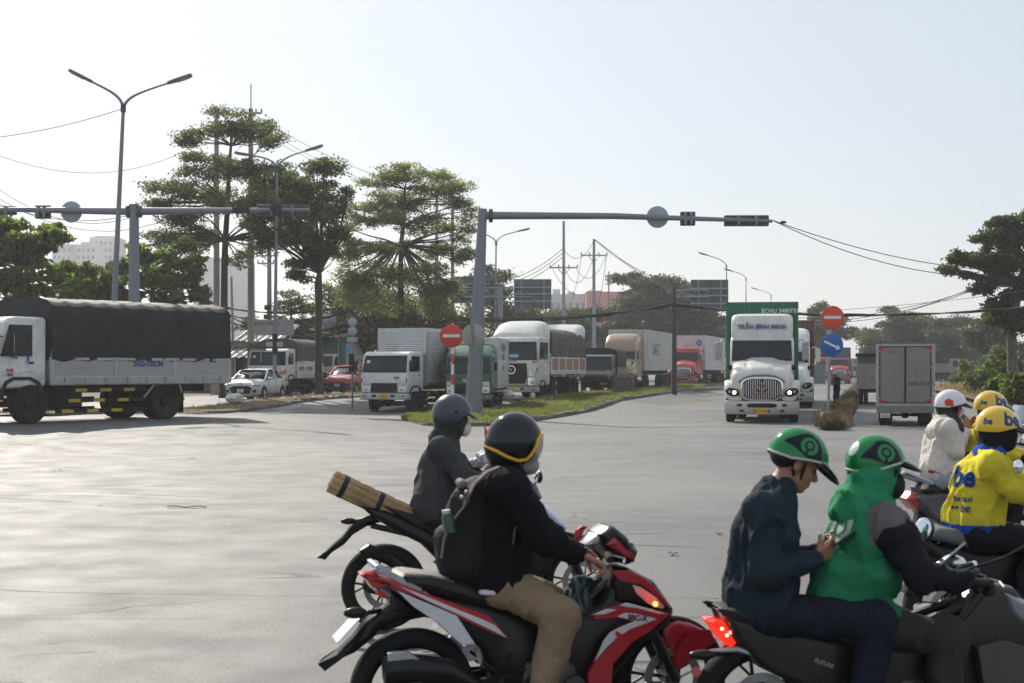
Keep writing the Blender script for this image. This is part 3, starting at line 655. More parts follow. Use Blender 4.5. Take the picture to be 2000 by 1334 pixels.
def shack(label, px0, px1, d, zwall, zroof, wallm, roofm, depth=6, over=1.2, drop=.5, openw=True):
 g = GX((px0 + px1) / 2, d); w = (px1 - px0) * d / FPX; rt = root('shack', label, 'shack', g, R(-8))
 q = MB(); q.box(-w / 2, w / 2, 0, depth, 0, zwall); q.build('wall', wallm, rt, recalc=False)
 q = MB(); corr(q, (-w / 2 - .3, -over, zwall - drop), (w / 2 + .3, -over, zwall - drop), (w / 2 + .3, depth, zroof), (-w / 2 - .3, depth, zroof), int(w * 3)); q.build('roof', roofm, rt, sm=False, recalc=False)
 if openw:
  q = MB(); q.box(-w * .3, -w * .05, -.04, .06, .05, 2.1); q.build('door', M_BLK, rt, recalc=False)
  q = MB(); q.box(w * .08, w * .34, -.05, .06, .9, 1.9); f = q.build('window', M_TINL, rt, recalc=False)
  q = MB(); q.box(w * .1, w * .32, -.07, -.04, 1.0, 1.8); q.build('pane', M_GLASSD, f, recalc=False)
 q = MB()
 for x in (-w / 2, 0, w / 2): q.cyl((x, -over + .1, 0), (x, -over + .1, zwall - drop), .04, 6)
 q.build('post', M_STEEL, rt, recalc=False); return rt
shack('tin roofed shack with a grey slanted awning behind the white saloon car', 440, 520, 84, 3.0, 4.2, M_DKW, M_TINL, drop=.9, over=2)
shack('rusty roofed shack under the painted signboard', 505, 585, 92, 3.4, 4.1, M_DKW, M_TIN, drop=.4)
shack('green walled shop with a rusty corrugated roof behind the canvas truck', 575, 668, 94, 3.6, 4.3, M_GRW, M_TIN, drop=.1, over=.8)
shack('low shed behind the red car', 660, 730, 100, 2.4, 3.2, M_DKW, M_TIN, drop=.3)
shack('dark shed with a pale roof behind the tail of the tarpaulin truck', 330, 440, 90, 3.2, 4.0, M_DKW, M_TINL, drop=.5)
rt = root('canvas_awning', 'beige canvas awning in front of the shack by the white saloon car', 'awning', GX(468, 76)); q = MB()
rings = [[Vector((x, y, 2.35 + .45 * (1 - ((x) / 1.6) ** 2) - .12 * y)) for x in (-1.4, -.9, -.4, .1, .6, 1.1, 1.5)] for y in (-1, 0, 1)]
q.loft(rings, caps=False, closed=False); q.loft([[p - Vector((0, 0, .02)) for p in r][::-1] for r in rings], caps=False, closed=False); q.build('canvas', M_BEIGE, rt, recalc=False)
q = MB(); [q.cyl((x, y, 0), (x, y, 2.45), .03, 6) for x in (-1.3, 1.3) for y in (-.9, .9)]; q.build('post', M_STEEL, rt)
M_SGN = mat('faded_signboard', (.36, .34, .35), .7, var=.2, scale=1.5, dirt=.5, dcol=(.25, .12, .1))
rt = root('signboard', 'faded painted shop signboard on the shack roof beside the second lamp post', 'signboard', Wp(533, 655, 86)); q = MB(); q.box(-1.25, 1.25, 0, .1, 0, .95); q.build('panel', M_SGN, rt, recalc=False)
q = MB(); [q.cyl((x, .15, -1.1), (x, .15, .9), .04, 6) for x in (-1, 0, 1)]; q.build('bracket', M_STEEL, rt)
text_mb('BÁN HÀNG', .3, M_DKTXT, parent=rt, xf=frame((-.35, -.012, .7), (1, 0, 0), (0, 0, 1)), ext=.004)
rt = root('satellite_dish', 'grey satellite dish tilted above the shack roofs', 'satellite dish', Wp(641, 640, 92)); q = MB()
q.lathe((0, 0, .4), [(.02, 0), (.25, .03), (.42, .1), (.5, .17), (.5, .19), (.42, .13), (.02, .03)], 'y', 20); q.build('dish', M_GALVL, rt); q = MB(); q.cyl((0, .05, -.4), (0, .05, .4), .03, 6); q.cyl((0, 0, .3), (0, -.4, .4), .015, 5); q.build('arm', M_STEEL, rt)
# ================================================================== VEHICLES (local x forward, front at 0, y left, z up)
def qpts(a, b, c, d): return [Vector(a), Vector(b), Vector(c), Vector(d)]
WH = {}
def wheel(rt, x, y, r, w, dual=False, rim=None, name='wheel'):
 """outer face towards the side y points to"""
 sgn = 1 if y > 0 else -1; key = (round(r, 3), round(w, 3), dual, rim)
 if key not in WH:
  q = MB(); p = [(r * .56, -w / 2 + .02), (r * .62, -w / 2), (r * .93, -w / 2), (r, -w / 2 + w * .14), (r, w / 2 - w * .14), (r * .93, w / 2), (r * .62, w / 2), (r * .56, w / 2 - .02)]
  q.lathe((0, 0, 0), p, 'y', 28); me = q.build('wheel', M_RUB, None, ang=30); 
  if dual:
   q2 = MB(); q2.lathe((0, -w * 1.15, 0), p, 'y', 20); o2 = q2.build('t', M_RUB, None); 
   q = MB(); q.v = [tuple(v.co) for v in me.data.vertices] + [tuple(v.co) for v in o2.data.vertices]; n0 = len(me.data.vertices)
   q.f = [tuple(p_.vertices) for p_ in me.data.polygons] + [tuple(i + n0 for i in p_.vertices) for p_ in o2.data.polygons]
   bpy.data.objects.remove(me); bpy.data.objects.remove(o2); me = q.build('wheel', M_RUB, None, ang=30, recalc=False)
  q = MB(); dz = -.05 if dual else .03
  q.lathe((0, 0, 0), [(r * .3, w * .1 + dz - .06), (r * .5, w * .2 + dz - .04), (r * .59, w / 2 - .03), (r * .585, w / 2 - .012), (r * .5, w * .28), (r * .34, w * .2 + dz), (r * .3, w * .42 + dz), (r * .16, w * .5 + dz), (.01, w * .52 + dz)], 'y', 24)
  for i in range(8):
   a = i * math.pi / 4; q.cyl((r * .24 * math.cos(a), w * .3, r * .24 * math.sin(a)), (r * .24 * math.cos(a), w * .52 + dz, r * .24 * math.sin(a)), .016, 5)
  ri = q.build('rim', rim or M_CHAS, None); WH[key] = (me, ri); COL.objects.unlink(me); COL.objects.unlink(ri)
 a, b = WH[key]; o = a.copy(); COL.objects.link(o); o.parent = rt; o.name = name; o.location = (x, y, r); o.rotation_euler = (random.uniform(0, 0) , 0, 0 if sgn > 0 else math.pi)
 c = b.copy(); COL.objects.link(c); c.parent = o; return o
def part(rt, name, m, fn, **k):
 q = MB(); fn(q); return q.build(name, m, rt, **k)
def plate(rt, x, y, z, txt, m=M_PLY, w=.36, h=.2, back=False, sc=1):
 o = part(rt, 'number_plate', m, lambda q: q.box(x - (.0 if not back else .015), x + (.015 if not back else 0), y - w / 2, y + w / 2, z - h / 2, z + h / 2), bevel=.004)
 r_ = (0, 1, 0) if not back else (0, -1, 0)
 for i, t in enumerate(txt.split('\n')):
  n = len(txt.split('\n')); zz = z + (h * .22 if n > 1 else 0) - i * h * .46
  text_mb(t, h * (.42 if n > 1 else .62), M_DKTXT, parent=o, xf=frame((x + (.018 if not back else -.018), y, zz), r_, (0, 0, 1)), ext=.001, bold=.002)
def mirror(rt, x, y, z, h=.42, w=.2, arm=(.35, .2), m=M_BLK, face=-1):
 s = 1 if y > 0 else -1
 o = part(rt, 'mirror', m, lambda q: q.cbox((x, y, z), (.09, w, h)), bevel=.03)
 part(o, 'mirror_glass', M_CHR, lambda q: q.cbox((x - .05, y, z), (.008, w * .82, h * .9)))
 part(o, 'arm', m, lambda q: (q.tube([(x, y, z + h * .4), (x - .02, y - s * .1, z + h * .62), (x - arm[0], y - s * arm[1], z + h * .55)], .014, 6), q.tube([(x, y, z - h * .4), (x - .02, y - s * .1, z - h * .6), (x - arm[0], y - s * arm[1], z - h * .7)], .014, 6)))
def chassis(rt, L, w, r, axles, guard=False, front=-.6, zf=None, tanks=True, hz=False):
 zf = zf or r * 1.55
 part(rt, 'frame', M_CHAS, lambda q: [q.box(-L + .2, front, s * .42 - .05, s * .42 + .05, zf - .12, zf + .1) for s in (-1, 1)] + [q.box(-x - .06, -x + .06, -w / 2 + .25, w / 2 - .25, r - .07, r + .07) for x in axles] + [q.box(-x - .05, -x + .05, -.4, .4, zf - .1, zf + .05) for x in np.arange(1.5, L - .3, 1.2)])
 if tanks:
  x0 = axles[0] + r + .3
  part(rt, 'fuel_tank', M_CHAS, lambda q: q.box(-x0 - .8, -x0, w / 2 - .55, w / 2 - .12, zf - .5, zf - .05), bevel=.06)
  part(rt, 'battery_box', M_CHAS, lambda q: q.box(-x0 - .5, -x0, -w / 2 + .12, -w / 2 + .5, zf - .4, zf - .05), bevel=.03)
 if guard:
  a, b = axles[0] + r + .25, axles[-1] - r - .2
  for s in (-1, 1):
   for k in range(3 if hz else 2):
    z = r * .62 + k * .26
    o = part(rt, 'side_guard', M_CHAS, lambda q: q.box(-b, -a, s * (w / 2 - .08) - .02, s * (w / 2 - .08) + .02, z - .045, z + .045))
    if hz:
     n = int((b - a) / .75)
     for i in range(n):
      x = -a - .35 - i * .75 - .2 * k; part(o, 'reflective_strip', M_YEL, lambda q: q.box(x - .17, x + .17, s * (w / 2 - .08) - .027, s * (w / 2 - .08) + .027, z - .04, z + .04))
 for s in (-1, 1):
  part(rt, 'mudflap', M_RUB, lambda q: q.box(-axles[-1] - r - .1, -axles[-1] - r - .07, s * (w / 2 - .3) - .25, s * (w / 2 - .3) + .25, r * .35, zf))
def tarp_body(rt, x0, x1, w, z0, zm, zt, rackm, tarpm, panels=3, bows=9, sag=.04, seed=0, strip=None, slats=True):
 """rack of side boards from z0 to zm under a canvas cover up to zt"""
 L = x0 - x1
 part(rt, 'load_floor', M_STEEL, lambda q: q.box(x1, x0, -w / 2, w / 2, z0 - .12, z0), bevel=.01)
 fm = part(rt, 'side_frame', rackm, lambda q: [q.box(x0 - L * i / panels - .07, x0 - L * i / panels + .07, s * w / 2 - .03, s * w / 2 + .03, z0 - .1, zm + .03) for s in (-1, 1) for i in range(panels + 1)] + [q.box(x1, x0, s * w / 2 - .035, s * w / 2 + .035, z0 - .1, z0 + .1) for s in (-1, 1)] + [q.box(x1, x0, s * w / 2 - .03, s * w / 2 + .03, zm - .05, zm + .02) for s in (-1, 1)], bevel=.01)
 for s in (-1, 1):
  for i in range(panels):
   a = x0 - L * i / panels - .08; b = x0 - L * (i + 1) / panels + .08; n = 7
   def sl(q):
    for j in range(n):
     za, zb_ = z0 + .1 + (zm - z0 - .16) * j / n, z0 + .1 + (zm - z0 - .16) * (j + .8) / n
     q.box(b, a, s * w / 2 - .02, s * w / 2 + .018, za, zb_)
    q.box(b, a, s * w / 2 - .02, s * w / 2, z0 + .1, zm - .05)
   part(rt, 'side_board', strip or rackm, sl)
   part(rt, 'latch', M_STEEL, lambda q: [q.cbox((a - (a - b) * t, s * (w / 2 + .045), z0 + .02), (.05, .03, .12)) for t in (.15, .5, .85)])
 n = bows * 8; prof = [(w / 2 + .03, zm - .05), (w / 2 + .045, zm + (zt - zm) * .35), (w / 2 + .03, zm + (zt - zm) * .75), (w / 2 - .02, zt - .16), (w / 2 - .2, zt - .05), (w / 4, zt + .03), (0, zt + .06)]
 prof = prof + [(-a, b) for a, b in prof[-2::-1]]; pf = []
 for (a, b), (c, d) in zip(prof, prof[1:]):
  for u in (0, .25, .5, .75): pf.append((a + (c - a) * u, b + (d - b) * u))
 pf.append(prof[-1]); V = []; random.seed(seed)
 for i in range(n + 1):
  x = x0 + .04 - (L + .08) * i / n; ph = abs(math.sin(math.pi * bows * i / n)) ** .7
  for y, z in pf:
   top = sst(z, zm, zt); f = mnoise.noise(Vector((x * 2.2, y * .6 + seed, z * .5))) * .05 + mnoise.noise(Vector((x * 7, y, z * .9))) * .018
   yy = y - (1 if y > 0 else -1) * sag * .8 * ph * min(1, abs(y) / (w / 2)) * (.3 + .7 * (1 - top)) ; V.append((x, yy + (f if y > 0 else -f) * min(1, abs(y)), z - sag * 2.2 * ph * top ** 3 + f * .3 * top + (0 if z > zm + .1 else .03 * math.sin(x * 9 + seed))))
 k = len(pf); F = [(i * k + j, i * k + j + 1, (i + 1) * k + j + 1, (i + 1) * k + j) for i in range(n) for j in range(k - 1)]
 c = npobj('tarpaulin', np.array(V), np.array(F), tarpm, rt)
 for xe in (x0 + .03, x1 - .03):
  V2 = []; F2 = []
  for y, z in pf: V2 += [(xe, y * .998, z - .005), (xe + (.015 * math.sin(y * 9) if xe > x1 else -.02 * math.sin(y * 12)), y * .998, zm - .05)]
  F2 = [(2 * i, 2 * i + 2, 2 * i + 3, 2 * i + 1) for i in range(len(pf) - 1)]; npobj('end_flap', np.array(V2), np.array(F2), tarpm, rt)
 part(rt, 'headboard', rackm, lambda q: q.box(x0, x0 + .02, -w / 2, w / 2, z0, zm + .2))
def box_body(rt, x0, x1, w, z0, z1, m, ribs=0, frm=None, rear_door=True, trim=.05):
 part(rt, 'box_body', m, lambda q: q.box(x1, x0, -w / 2, w / 2, z0, z1), bevel=.012)
 frm = frm or M_ALU
 part(rt, 'edge_trim', frm, lambda q: [q.box(x1 - .01, x0 + .01, s * (w / 2 + .012) - .012, s * (w / 2 + .012), zz - trim, zz + trim) for s in (-1, 1) for zz in (z0 + trim, z1 - trim)] + [q.box(xx - trim, xx + trim, s * (w / 2 + .014) - .014, s * (w / 2 + .014), z0, z1) for s in (-1, 1) for xx in (x0 - trim, x1 + trim)] + [q.box(x0 + .001, x0 + .014, -w / 2, w / 2, zz - trim, zz + trim) for zz in (z0 + trim, z1 - trim)] + [q.box(x0 + .001, x0 + .016, s * (w / 2 - trim) - trim, s * (w / 2 - trim) + trim, z0, z1) for s in (-1, 1)])
 if ribs:
  def f(q):
   for s in (-1, 1):
    P = []; n = ribs
    for i in range(n):
     a = z0 + 2 * trim + (z1 - z0 - 4 * trim) * i / n; h = (z1 - z0 - 4 * trim) / n
     q.add([(x1 + .1, s * (w / 2 + .002), a), (x0 - .1, s * (w / 2 + .002), a), (x0 - .1, s * (w / 2 + .045), a + h * .35), (x1 + .1, s * (w / 2 + .045), a + h * .35), (x1 + .1, s * (w / 2 + .045), a + h * .55), (x0 - .1, s * (w / 2 + .045), a + h * .55), (x0 - .1, s * (w / 2 + .002), a + h * .9), (x1 + .1, s * (w / 2 + .002), a + h * .9)], [(0, 1, 2, 3), (3, 2, 5, 4), (4, 5, 6, 7), (0, 3, 4, 7), (1, 6, 5, 2)])
   n = ribs
   for i in range(n):
    a = z0 + 2 * trim + (z1 - z0 - 4 * trim) * i / n; h = (z1 - z0 - 4 * trim) / n
    q.add([(x0 + .002, -w / 2 + .1, a), (x0 + .002, w / 2 - .1, a), (x0 + .028, w / 2 - .1, a + h * .35), (x0 + .028, -w / 2 + .1, a + h * .35), (x0 + .028, -w / 2 + .1, a + h * .55), (x0 + .028, w / 2 - .1, a + h * .55), (x0 + .002, w / 2 - .1, a + h * .9), (x0 + .002, -w / 2 + .1, a + h * .9)], [(0, 1, 2, 3), (3, 2, 5, 4), (4, 5, 6, 7)])
  tag(part(rt, 'corrugated_panel', m, f, sm=False), kind='stuff')
 part(rt, 'underframe', M_CHAS, lambda q: [q.box(x1, x0, s * .5 - .05, s * .5 + .05, z0 - .16, z0) for s in (-1, 1)] + [q.box(x1 + .1 + i * .6, x1 + .16 + i * .6, -w / 2 + .05, w / 2 - .05, z0 - .08, z0) for i in range(int((x0 - x1) / .6))])
def cabover(rt, w, Lc, zb, zt, m, bump=None, face='light', plate_txt=None, lean=.3, zs=.5, grille=True, mir=M_BLK, fair=0, bumpm=None, roofr=.1, lampglow=0):
 """forward control cab: zb bottom of cab, zt roof, zs share of the height where the windscreen starts"""
 H = zt - zb; zw = zb + H * zs; zr = zt - .16 * H * .6
 prof = [(-.02, zb), (0, zb + .12 * H), (0, zw - .02), (-lean * .9, zr + .0), (-lean - .12, zt - .03), (-lean - .35, zt), (-Lc + .05, zt), (-Lc, zt - .08), (-Lc, zb + .1), (-Lc * .93, zb + .05)]
 part(rt, 'cab', m, lambda q: q.prism(prof, -w / 2, w / 2), bevel=.07, seg=3)
 def fx(z): return 0 if z < zw - .02 else -lean * .9 * (z - zw + .02) / (zr - zw + .02)
 y0 = w / 2 - .1; za, zc = zw + .02, zr - .05
 part(rt, 'windscreen', M_GLASS, lambda q: q.qslab([(fx(za) + .004, -y0 - .02, za), (fx(za) + .004, y0 + .02, za), (fx(zc) + .004, y0 - .04, zc), (fx(zc) + .004, -y0 + .04, zc)], .012), bevel=.01)
 part(rt, 'windscreen_seal', M_BLK, lambda q: q.qslab([(fx(za - .03) + .001, -y0 - .05, za - .035), (fx(za - .03) + .001, y0 + .05, za - .035), (fx(zc + .04) + .001, y0 - .01, zc + .04), (fx(zc + .04) + .001, -y0 + .01, zc + .04)], .008))
 part(rt, 'sun_visor_strip', M_BLK, lambda q: q.qslab([(fx(zc - .1) + .018, -y0 + .03, zc - .1), (fx(zc - .1) + .018, y0 - .03, zc - .1), (fx(zc) + .018, y0 - .05, zc - .01), (fx(zc) + .018, -y0 + .05, zc - .01)], .003))
 part(rt, 'permit_sticker', M_PLW, lambda q: q.qslab([(fx(zc - .28) + .02, -y0 + .12, zc - .26), (fx(zc - .28) + .02, -y0 + .26, zc - .26), (fx(zc - .14) + .02, -y0 + .26, zc - .14), (fx(zc - .14) + .02, -y0 + .12, zc - .14)], .003))
 part(rt, 'wiper', M_BLK, lambda q: [q.tube([(fx(za) + .03, yy, za - .03), (fx(za + .09) + .04, yy + .45 * w / 2, za + .1)], .009, 5) for yy in (-.55 * w / 2, .1 * w / 2)])
 for s in (-1, 1):
  yy = s * (w / 2 + .002); xa, xb = -.12 - fx(zw) * 0 - .06, -Lc + .32
  d = part(rt, 'door', m, lambda q: q.prism([(-.1, zb + .12 * H + .1), (-.1, zw), (-lean * .72 - .12, zr + .03), (xb + .05, zr + .05), (xb, zw), (xb, zb + .25 * H)], yy - .012, yy + .012), bevel=.01)
  part(d, 'side_window', M_GLASSD, lambda q: q.prism([(-.2, zw + .02), (-lean * .72 - .2, zr - .03), (xb + .1, zr - .03), (xb + .1, zw + .02)], yy - .018, yy + .018), bevel=.006)
  part(d, 'handle', M_BLK, lambda q: q.cbox((xb + .14, yy + s * .025, zw - .13), (.13, .03, .045)), bevel=.01)
  mirror(rt, .06, s * (w / 2 + .2), zw + .17 * H, h=.2 * H, w=.17, m=mir)
  part(rt, 'corner_vent', M_BLK, lambda q: q.cbox((-.0, s * (w / 2 - .05), zw - .2 * H), (.02, .05, .18)), bevel=.01)
  part(rt, 'wheel_arch', M_BLK, lambda q: q.prism([(-.2, zb - .03), (-.32, zb + .2), (-.55, zb + .3), (-1.05, zb + .3), (-1.3, zb + .18), (-1.4, zb - .03), (-1.28, zb - .03), (-1.2, zb + .12), (-1.02, zb + .22), (-.58, zb + .22), (-.4, zb + .13), (-.3, zb - .03)], s * (w / 2 - .16) if s > 0 else -w / 2 - .02, s * (w / 2 + .02) if s > 0 else -w / 2 + .16), bevel=.01)
  part(rt, 'step', M_BLK, lambda q: q.cbox((-1.45, s * (w / 2 - .15), zb - .12), (.35, .25, .05)))
 # face
 zg0, zg1 = zb + .02 * H, zb + .24 * H
 if grille:
  g = part(rt, 'grille', M_BLK, lambda q: q.box(-.01, .012, -w * .28, w * .28, zg0, zg1), bevel=.01)
  part(g, 'grille_bar', M_CHAS, lambda q: [q.box(.012, .026, -w * .26, w * .26, zg0 + (zg1 - zg0) * (i + .35) / 4, zg0 + (zg1 - zg0) * (i + .6) / 4) for i in range(4)])
 for s in (-1, 1):
  yc = s * w * .385
  h = part(rt, 'headlight', M_CHR, lambda q: q.box(-.01, .022, yc - w * .08, yc + w * .085, zg0 - .01, zg0 + .16 * H), bevel=.02)
  part(h, 'lens', M_LENS, lambda q: q.lathe((.02, yc, zg0 + .075 * H), [(.001, .022), (.05, .02), (.085, .008), (.085, 0)], 'x', 18))
  part(rt, 'indicator', M_AMB if face != 'grey' else M_LENS, lambda q: q.box(-.01, .018, yc - w * .075 + s * .02, yc + w * .075 + s * .02, zg0 + .175 * H, zg0 + .28 * H), bevel=.015)
 bb = zb - .26 * min(1, H / 1.6); bm = bumpm or m
 b = part(rt, 'bumper', bm, lambda q: q.box(-.32, .07, -w / 2 - .01, w / 2 + .01, bb, zb - .015), bevel=.035, seg=3)
 part(b, 'bumper_slot', M_BLK, lambda q: [q.box(.05, .074, s * w * .2 - .1, s * w * .2 + .1, bb + .1, bb + .2) for s in (-1, 1)] + [q.box(.05, .073, s * w * .42 - .08, s * w * .42 + .08, bb + .1, bb + .18) for s in (-1, 1)], bevel=.01)
 part(b, 'fog_lamp', M_LENS, lambda q: [q.box(.06, .078, s * w * .42 - .06, s * w * .42 + .06, bb + .115, bb + .165) for s in (-1, 1)])
 if plate_txt: plate(rt, .08, -.0, bb + .12, plate_txt)
 part(rt, 'under_cab', M_CHAS, lambda q: q.box(-Lc, -.25, -w * .3, w * .3, bb + .1, zb + .05))
 if fair:
  f = part(rt, 'roof_fairing', m, lambda q: q.loft([[(-lean - .2 - (Lc - lean - .2) * t, w / 2 * math.copysign(abs(math.cos(a)) ** .45, math.cos(a)) * (.86 + .14 * t), zt - .04 + (.02 + fair * (1 - (1 - t) ** 2.2)) * (abs(math.sin(a)) ** .45)) for a in [math.pi * i / 14 for i in range(15)]] for t in (0, .15, .35, .6, 1)]), ang=60)
def big_marker(rt, x, w, z, m=M_AMB, n=5):
 part(rt, 'marker_light', m, lambda q: [q.ell((x, y, z), (.05, .07, .03), 8, 6) for y in np.linspace(-w * .42, w * .42, n)])
def container(rt, x0, L, w, z0, z1, m, lettering=(), frm=None, nr=6, front=True, m_text=M_PLW, door=False):
 c = part(rt, 'container', m, lambda q: q.box(x0 - L + .03, x0 - .03, -w / 2 + .03, w / 2 - .03, z0 + .03, z1 - .03))
 e = part(rt, 'container_frame', frm or m, lambda q: [q.box(xx - .07, xx + .07, s * (w / 2 - .06) - .06, s * (w / 2 - .06) + .06, z0, z1) for s in (-1, 1) for xx in (x0 - .07, x0 - L + .07)] + [q.box(x0 - L, x0, s * (w / 2 - .04) - .04, s * (w / 2 - .04) + .04, zz - .06, zz + .06) for s in (-1, 1) for zz in (z0 + .06, z1 - .06)] + [q.box(xx - .05, xx + .05, -w / 2, w / 2, zz - .06, zz + .06) for xx in (x0 - .05, x0 - L + .05) for zz in (z0 + .06, z1 - .06)], bevel=.01)
 if nr:
  def f(q):
   for i in range(nr):
    y = -w / 2 + .15 + (w - .3) * (i + .5) / nr; q.add([(x0 - .03, y - .12, z0 + .12), (x0 + .0, y - .06, z0 + .12), (x0 + .0, y + .06, z0 + .12), (x0 - .03, y + .12, z0 + .12), (x0 - .03, y - .12, z1 - .12), (x0 + .0, y - .06, z1 - .12), (x0 + .0, y + .06, z1 - .12), (x0 - .03, y + .12, z1 - .12)], [(0, 1, 5, 4), (1, 2, 6, 5), (2, 3, 7, 6)])
  part(rt, 'end_rib', m, f, sm=False, recalc=False)
  def f2(q):
   n = int(L / .28)
   for s in (-1, 1):
    for i in range(n):
     x = x0 - .14 - (L - .28) * (i + .5) / n; y = s * (w / 2 - .03); t = s * .028
     q.add([(x - .1, y, z0 + .12), (x - .055, y + t, z0 + .12), (x + .055, y + t, z0 + .12), (x + .1, y, z0 + .12), (x - .1, y, z1 - .12), (x - .055, y + t, z1 - .12), (x + .055, y + t, z1 - .12), (x + .1, y, z1 - .12)], [(0, 1, 5, 4), (1, 2, 6, 5), (2, 3, 7, 6)])
  tag(part(rt, 'side_corrugation', m, f2, sm=False, recalc=False), kind='stuff')
 for (t, side, u, z, sz, mm) in lettering:
  if side == 'f': text_mb(t, sz, mm, parent=c, xf=frame((x0 + .006, u, z), (0, 1, 0), (0, 0, 1)), ext=.001, bold=.004)
  else:
   s = 1 if side == 'l' else -1; text_mb(t, sz, mm, parent=c, xf=frame((x0 - u, s * (w / 2 + .004), z), (-s, 0, 0), (0, 0, 1)), ext=.002, bold=.006)
 return c
def trailer(rt, x0, L, w, r, z0, axles=3):
 part(rt, 'trailer_frame', M_CHAS, lambda q: [q.box(x0 - L, x0, s * .5 - .06, s * .5 + .06, z0 - .3, z0 - .02) for s in (-1, 1)] + [q.box(x0 - .2 - i * 1.4, x0 - .1 - i * 1.4, -w / 2 + .05, w / 2 - .05, z0 - .16, z0 - .03) for i in range(int(L / 1.4))])
 part(rt, 'landing_leg', M_CHAS, lambda q: [q.box(x0 - 3.2, x0 - 3.05, s * .75 - .06, s * .75 + .06, .35, z0 - .1) for s in (-1, 1)])
 for k in range(axles):
  for s in (-1, 1): wheel(rt, x0 - L + 1.4 + k * 1.35, s * (w / 2 - .16), r, .28, dual=True)
def rr(hw, z0, z1, e=.25, n=20, cut=0):
 """rounded ring in the y z plane"""
 P = []
 for i in range(n):
  a = 2 * math.pi * i / n; c, s = math.cos(a), math.sin(a)
  P.append((hw * math.copysign(abs(c) ** e, c), (z0 + z1) / 2 + (z1 - z0) / 2 * math.copysign(abs(s) ** e, s)))
 return P
def bonnet(rt, m, w=2.4, glow=0, plate_txt=None, style=0, visor=False, fairh=.9, sleeper=1.0, fair_txt=None, grm=None):
 """bonneted tractor unit; style 0 oval chrome grille with vertical bars, 1 rounded aero nose"""
 hl = 1.75; zc = 1.25
 secs = [(0.0, .36 * w, .78, 1.5, .5), (-.08, .4 * w, .74, 1.66, .45), (-.35, .42 * w, .72, 1.82, .42), (-1.0, .41 * w, .8, 1.98, .4), (-hl - .1, .43 * w, .9, 2.1, .4)]
 if style == 1: secs = [(.05, .3 * w, .8, 1.35, .6), (-.1, .38 * w, .72, 1.6, .5), (-.4, .43 * w, .7, 1.78, .45), (-1.0, .42 * w, .8, 1.98, .42), (-hl - .1, .44 * w, .9, 2.12, .4)]
 part(rt, 'bonnet', m, lambda q: q.loft([[(x, y, z) for y, z in rr(hw, a, b, e, 28)] for x, hw, a, b, e in secs]), ang=50)
 part(rt, 'bonnet_ridge', m, lambda q: q.loft([[(x, y, z) for y, z in rr(hw, a, b, .6, 16)] for x, hw, a, b in ((-.05, .2 * w, 1.3, 1.66), (-.4, .23 * w, 1.4, 1.88), (-1.1, .24 * w, 1.5, 2.05), (-hl, .25 * w, 1.6, 2.17))]), ang=60)
 for s in (-1, 1):
  part(rt, 'fender', m, lambda q: q.loft([[(x, s * (yc + dy), z) for dy, z in rr(hw, a, b, .5, 18)] for x, yc, hw, a, b in ((-.0, .36 * w, .1 * w, .72, 1.12), (-.2, .4 * w, .105 * w, .8, 1.3), (-.55, .415 * w, .1 * w, 1.02, 1.4), (-1.0, .42 * w, .095 * w, 1.02, 1.38), (-1.4, .42 * w, .09 * w, .75, 1.3), (-1.6, .42 * w, .085 * w, .5, 1.1))]), ang=60)
  h = part(rt, 'headlight', M_GLOSS, lambda q: q.ell((-.02, s * .395 * w, 1.0), (.12, .1 * w, .14), 16, 10, rot=Matrix.Rotation(s * .28, 3, 'X')), ang=60)
  part(h, 'lamp', mat('lamp_lit', (.9, .75, .5), .3, var=0, emit=9, ecol=(1, .68, .32)) if glow else M_LENS, lambda q: q.ell((.085, s * .37 * w, .99), (.03, .06, .06), 12, 8), ang=60)
  if glow: part(h, 'lens', M_LENS, lambda q: q.ell((.06, s * .43 * w, 1.01), (.04, .05, .055), 12, 8), ang=60)
  mirror(rt, -1.2, s * (w / 2 + .22), 2.35, h=.62, w=.22, m=M_STEEL if style == 0 else m, arm=(.45, .25))
  part(rt, 'bonnet_mirror', M_BLK, lambda q: (q.tube([(-.75, s * .4 * w, 1.4), (-.62, s * .43 * w, 1.72)], .014, 5), q.ell((-.62, s * .43 * w, 1.8), (.05, .08, .1), 10, 8)))
 if style == 0:
  g = part(rt, 'grille_surround', M_CHR, lambda q: q.loft([[(x, y, z) for y, z in rr(hw, a, b, .55, 24)] for x, hw, a, b in ((-.03, .3 * w, .7, 1.52), (.05, .29 * w, .71, 1.5), (.07, .27 * w, .75, 1.46))]), ang=40)
  part(g, 'grille_mesh', M_BLK, lambda q: q.loft([[(x, y, z) for y, z in rr(.262 * w, .765, 1.44, .55, 24)] for x in (.06, .078)]), ang=40)
  for i in range(17):
   y = -.24 * w + .48 * w * i / 16; hh = .32 * (1 - (abs(y) / (.262 * w)) ** 4) ** .5 if abs(y) < .26 * w else .1
   part(g, 'grille_bar', M_CHR, lambda q: q.box(.07, .095, y - .012, y + .012, 1.1 - hh, 1.1 + hh))
  part(g, 'grille_cap', M_STEEL, lambda q: q.tube([(.06 - .03 * abs(t) ** 2, t * .31 * w, 1.56 - .22 * abs(t) ** 3) for t in np.linspace(-1, 1, 13)], .035, 6))
 else:
  g = part(rt, 'grille', M_BLK, lambda q: q.loft([[(x, y, z) for y, z in rr(hw, a, b, .45, 20)] for x, hw, a, b in ((.0, .25 * w, .8, 1.42), (.09, .235 * w, .82, 1.38))]), ang=40)
  part(g, 'grille_bar', grm or M_CHR, lambda q: [q.box(.085, .11, -.225 * w, .225 * w, z - .018, z + .018) for z in (.88, .98, 1.08, 1.18, 1.28)])
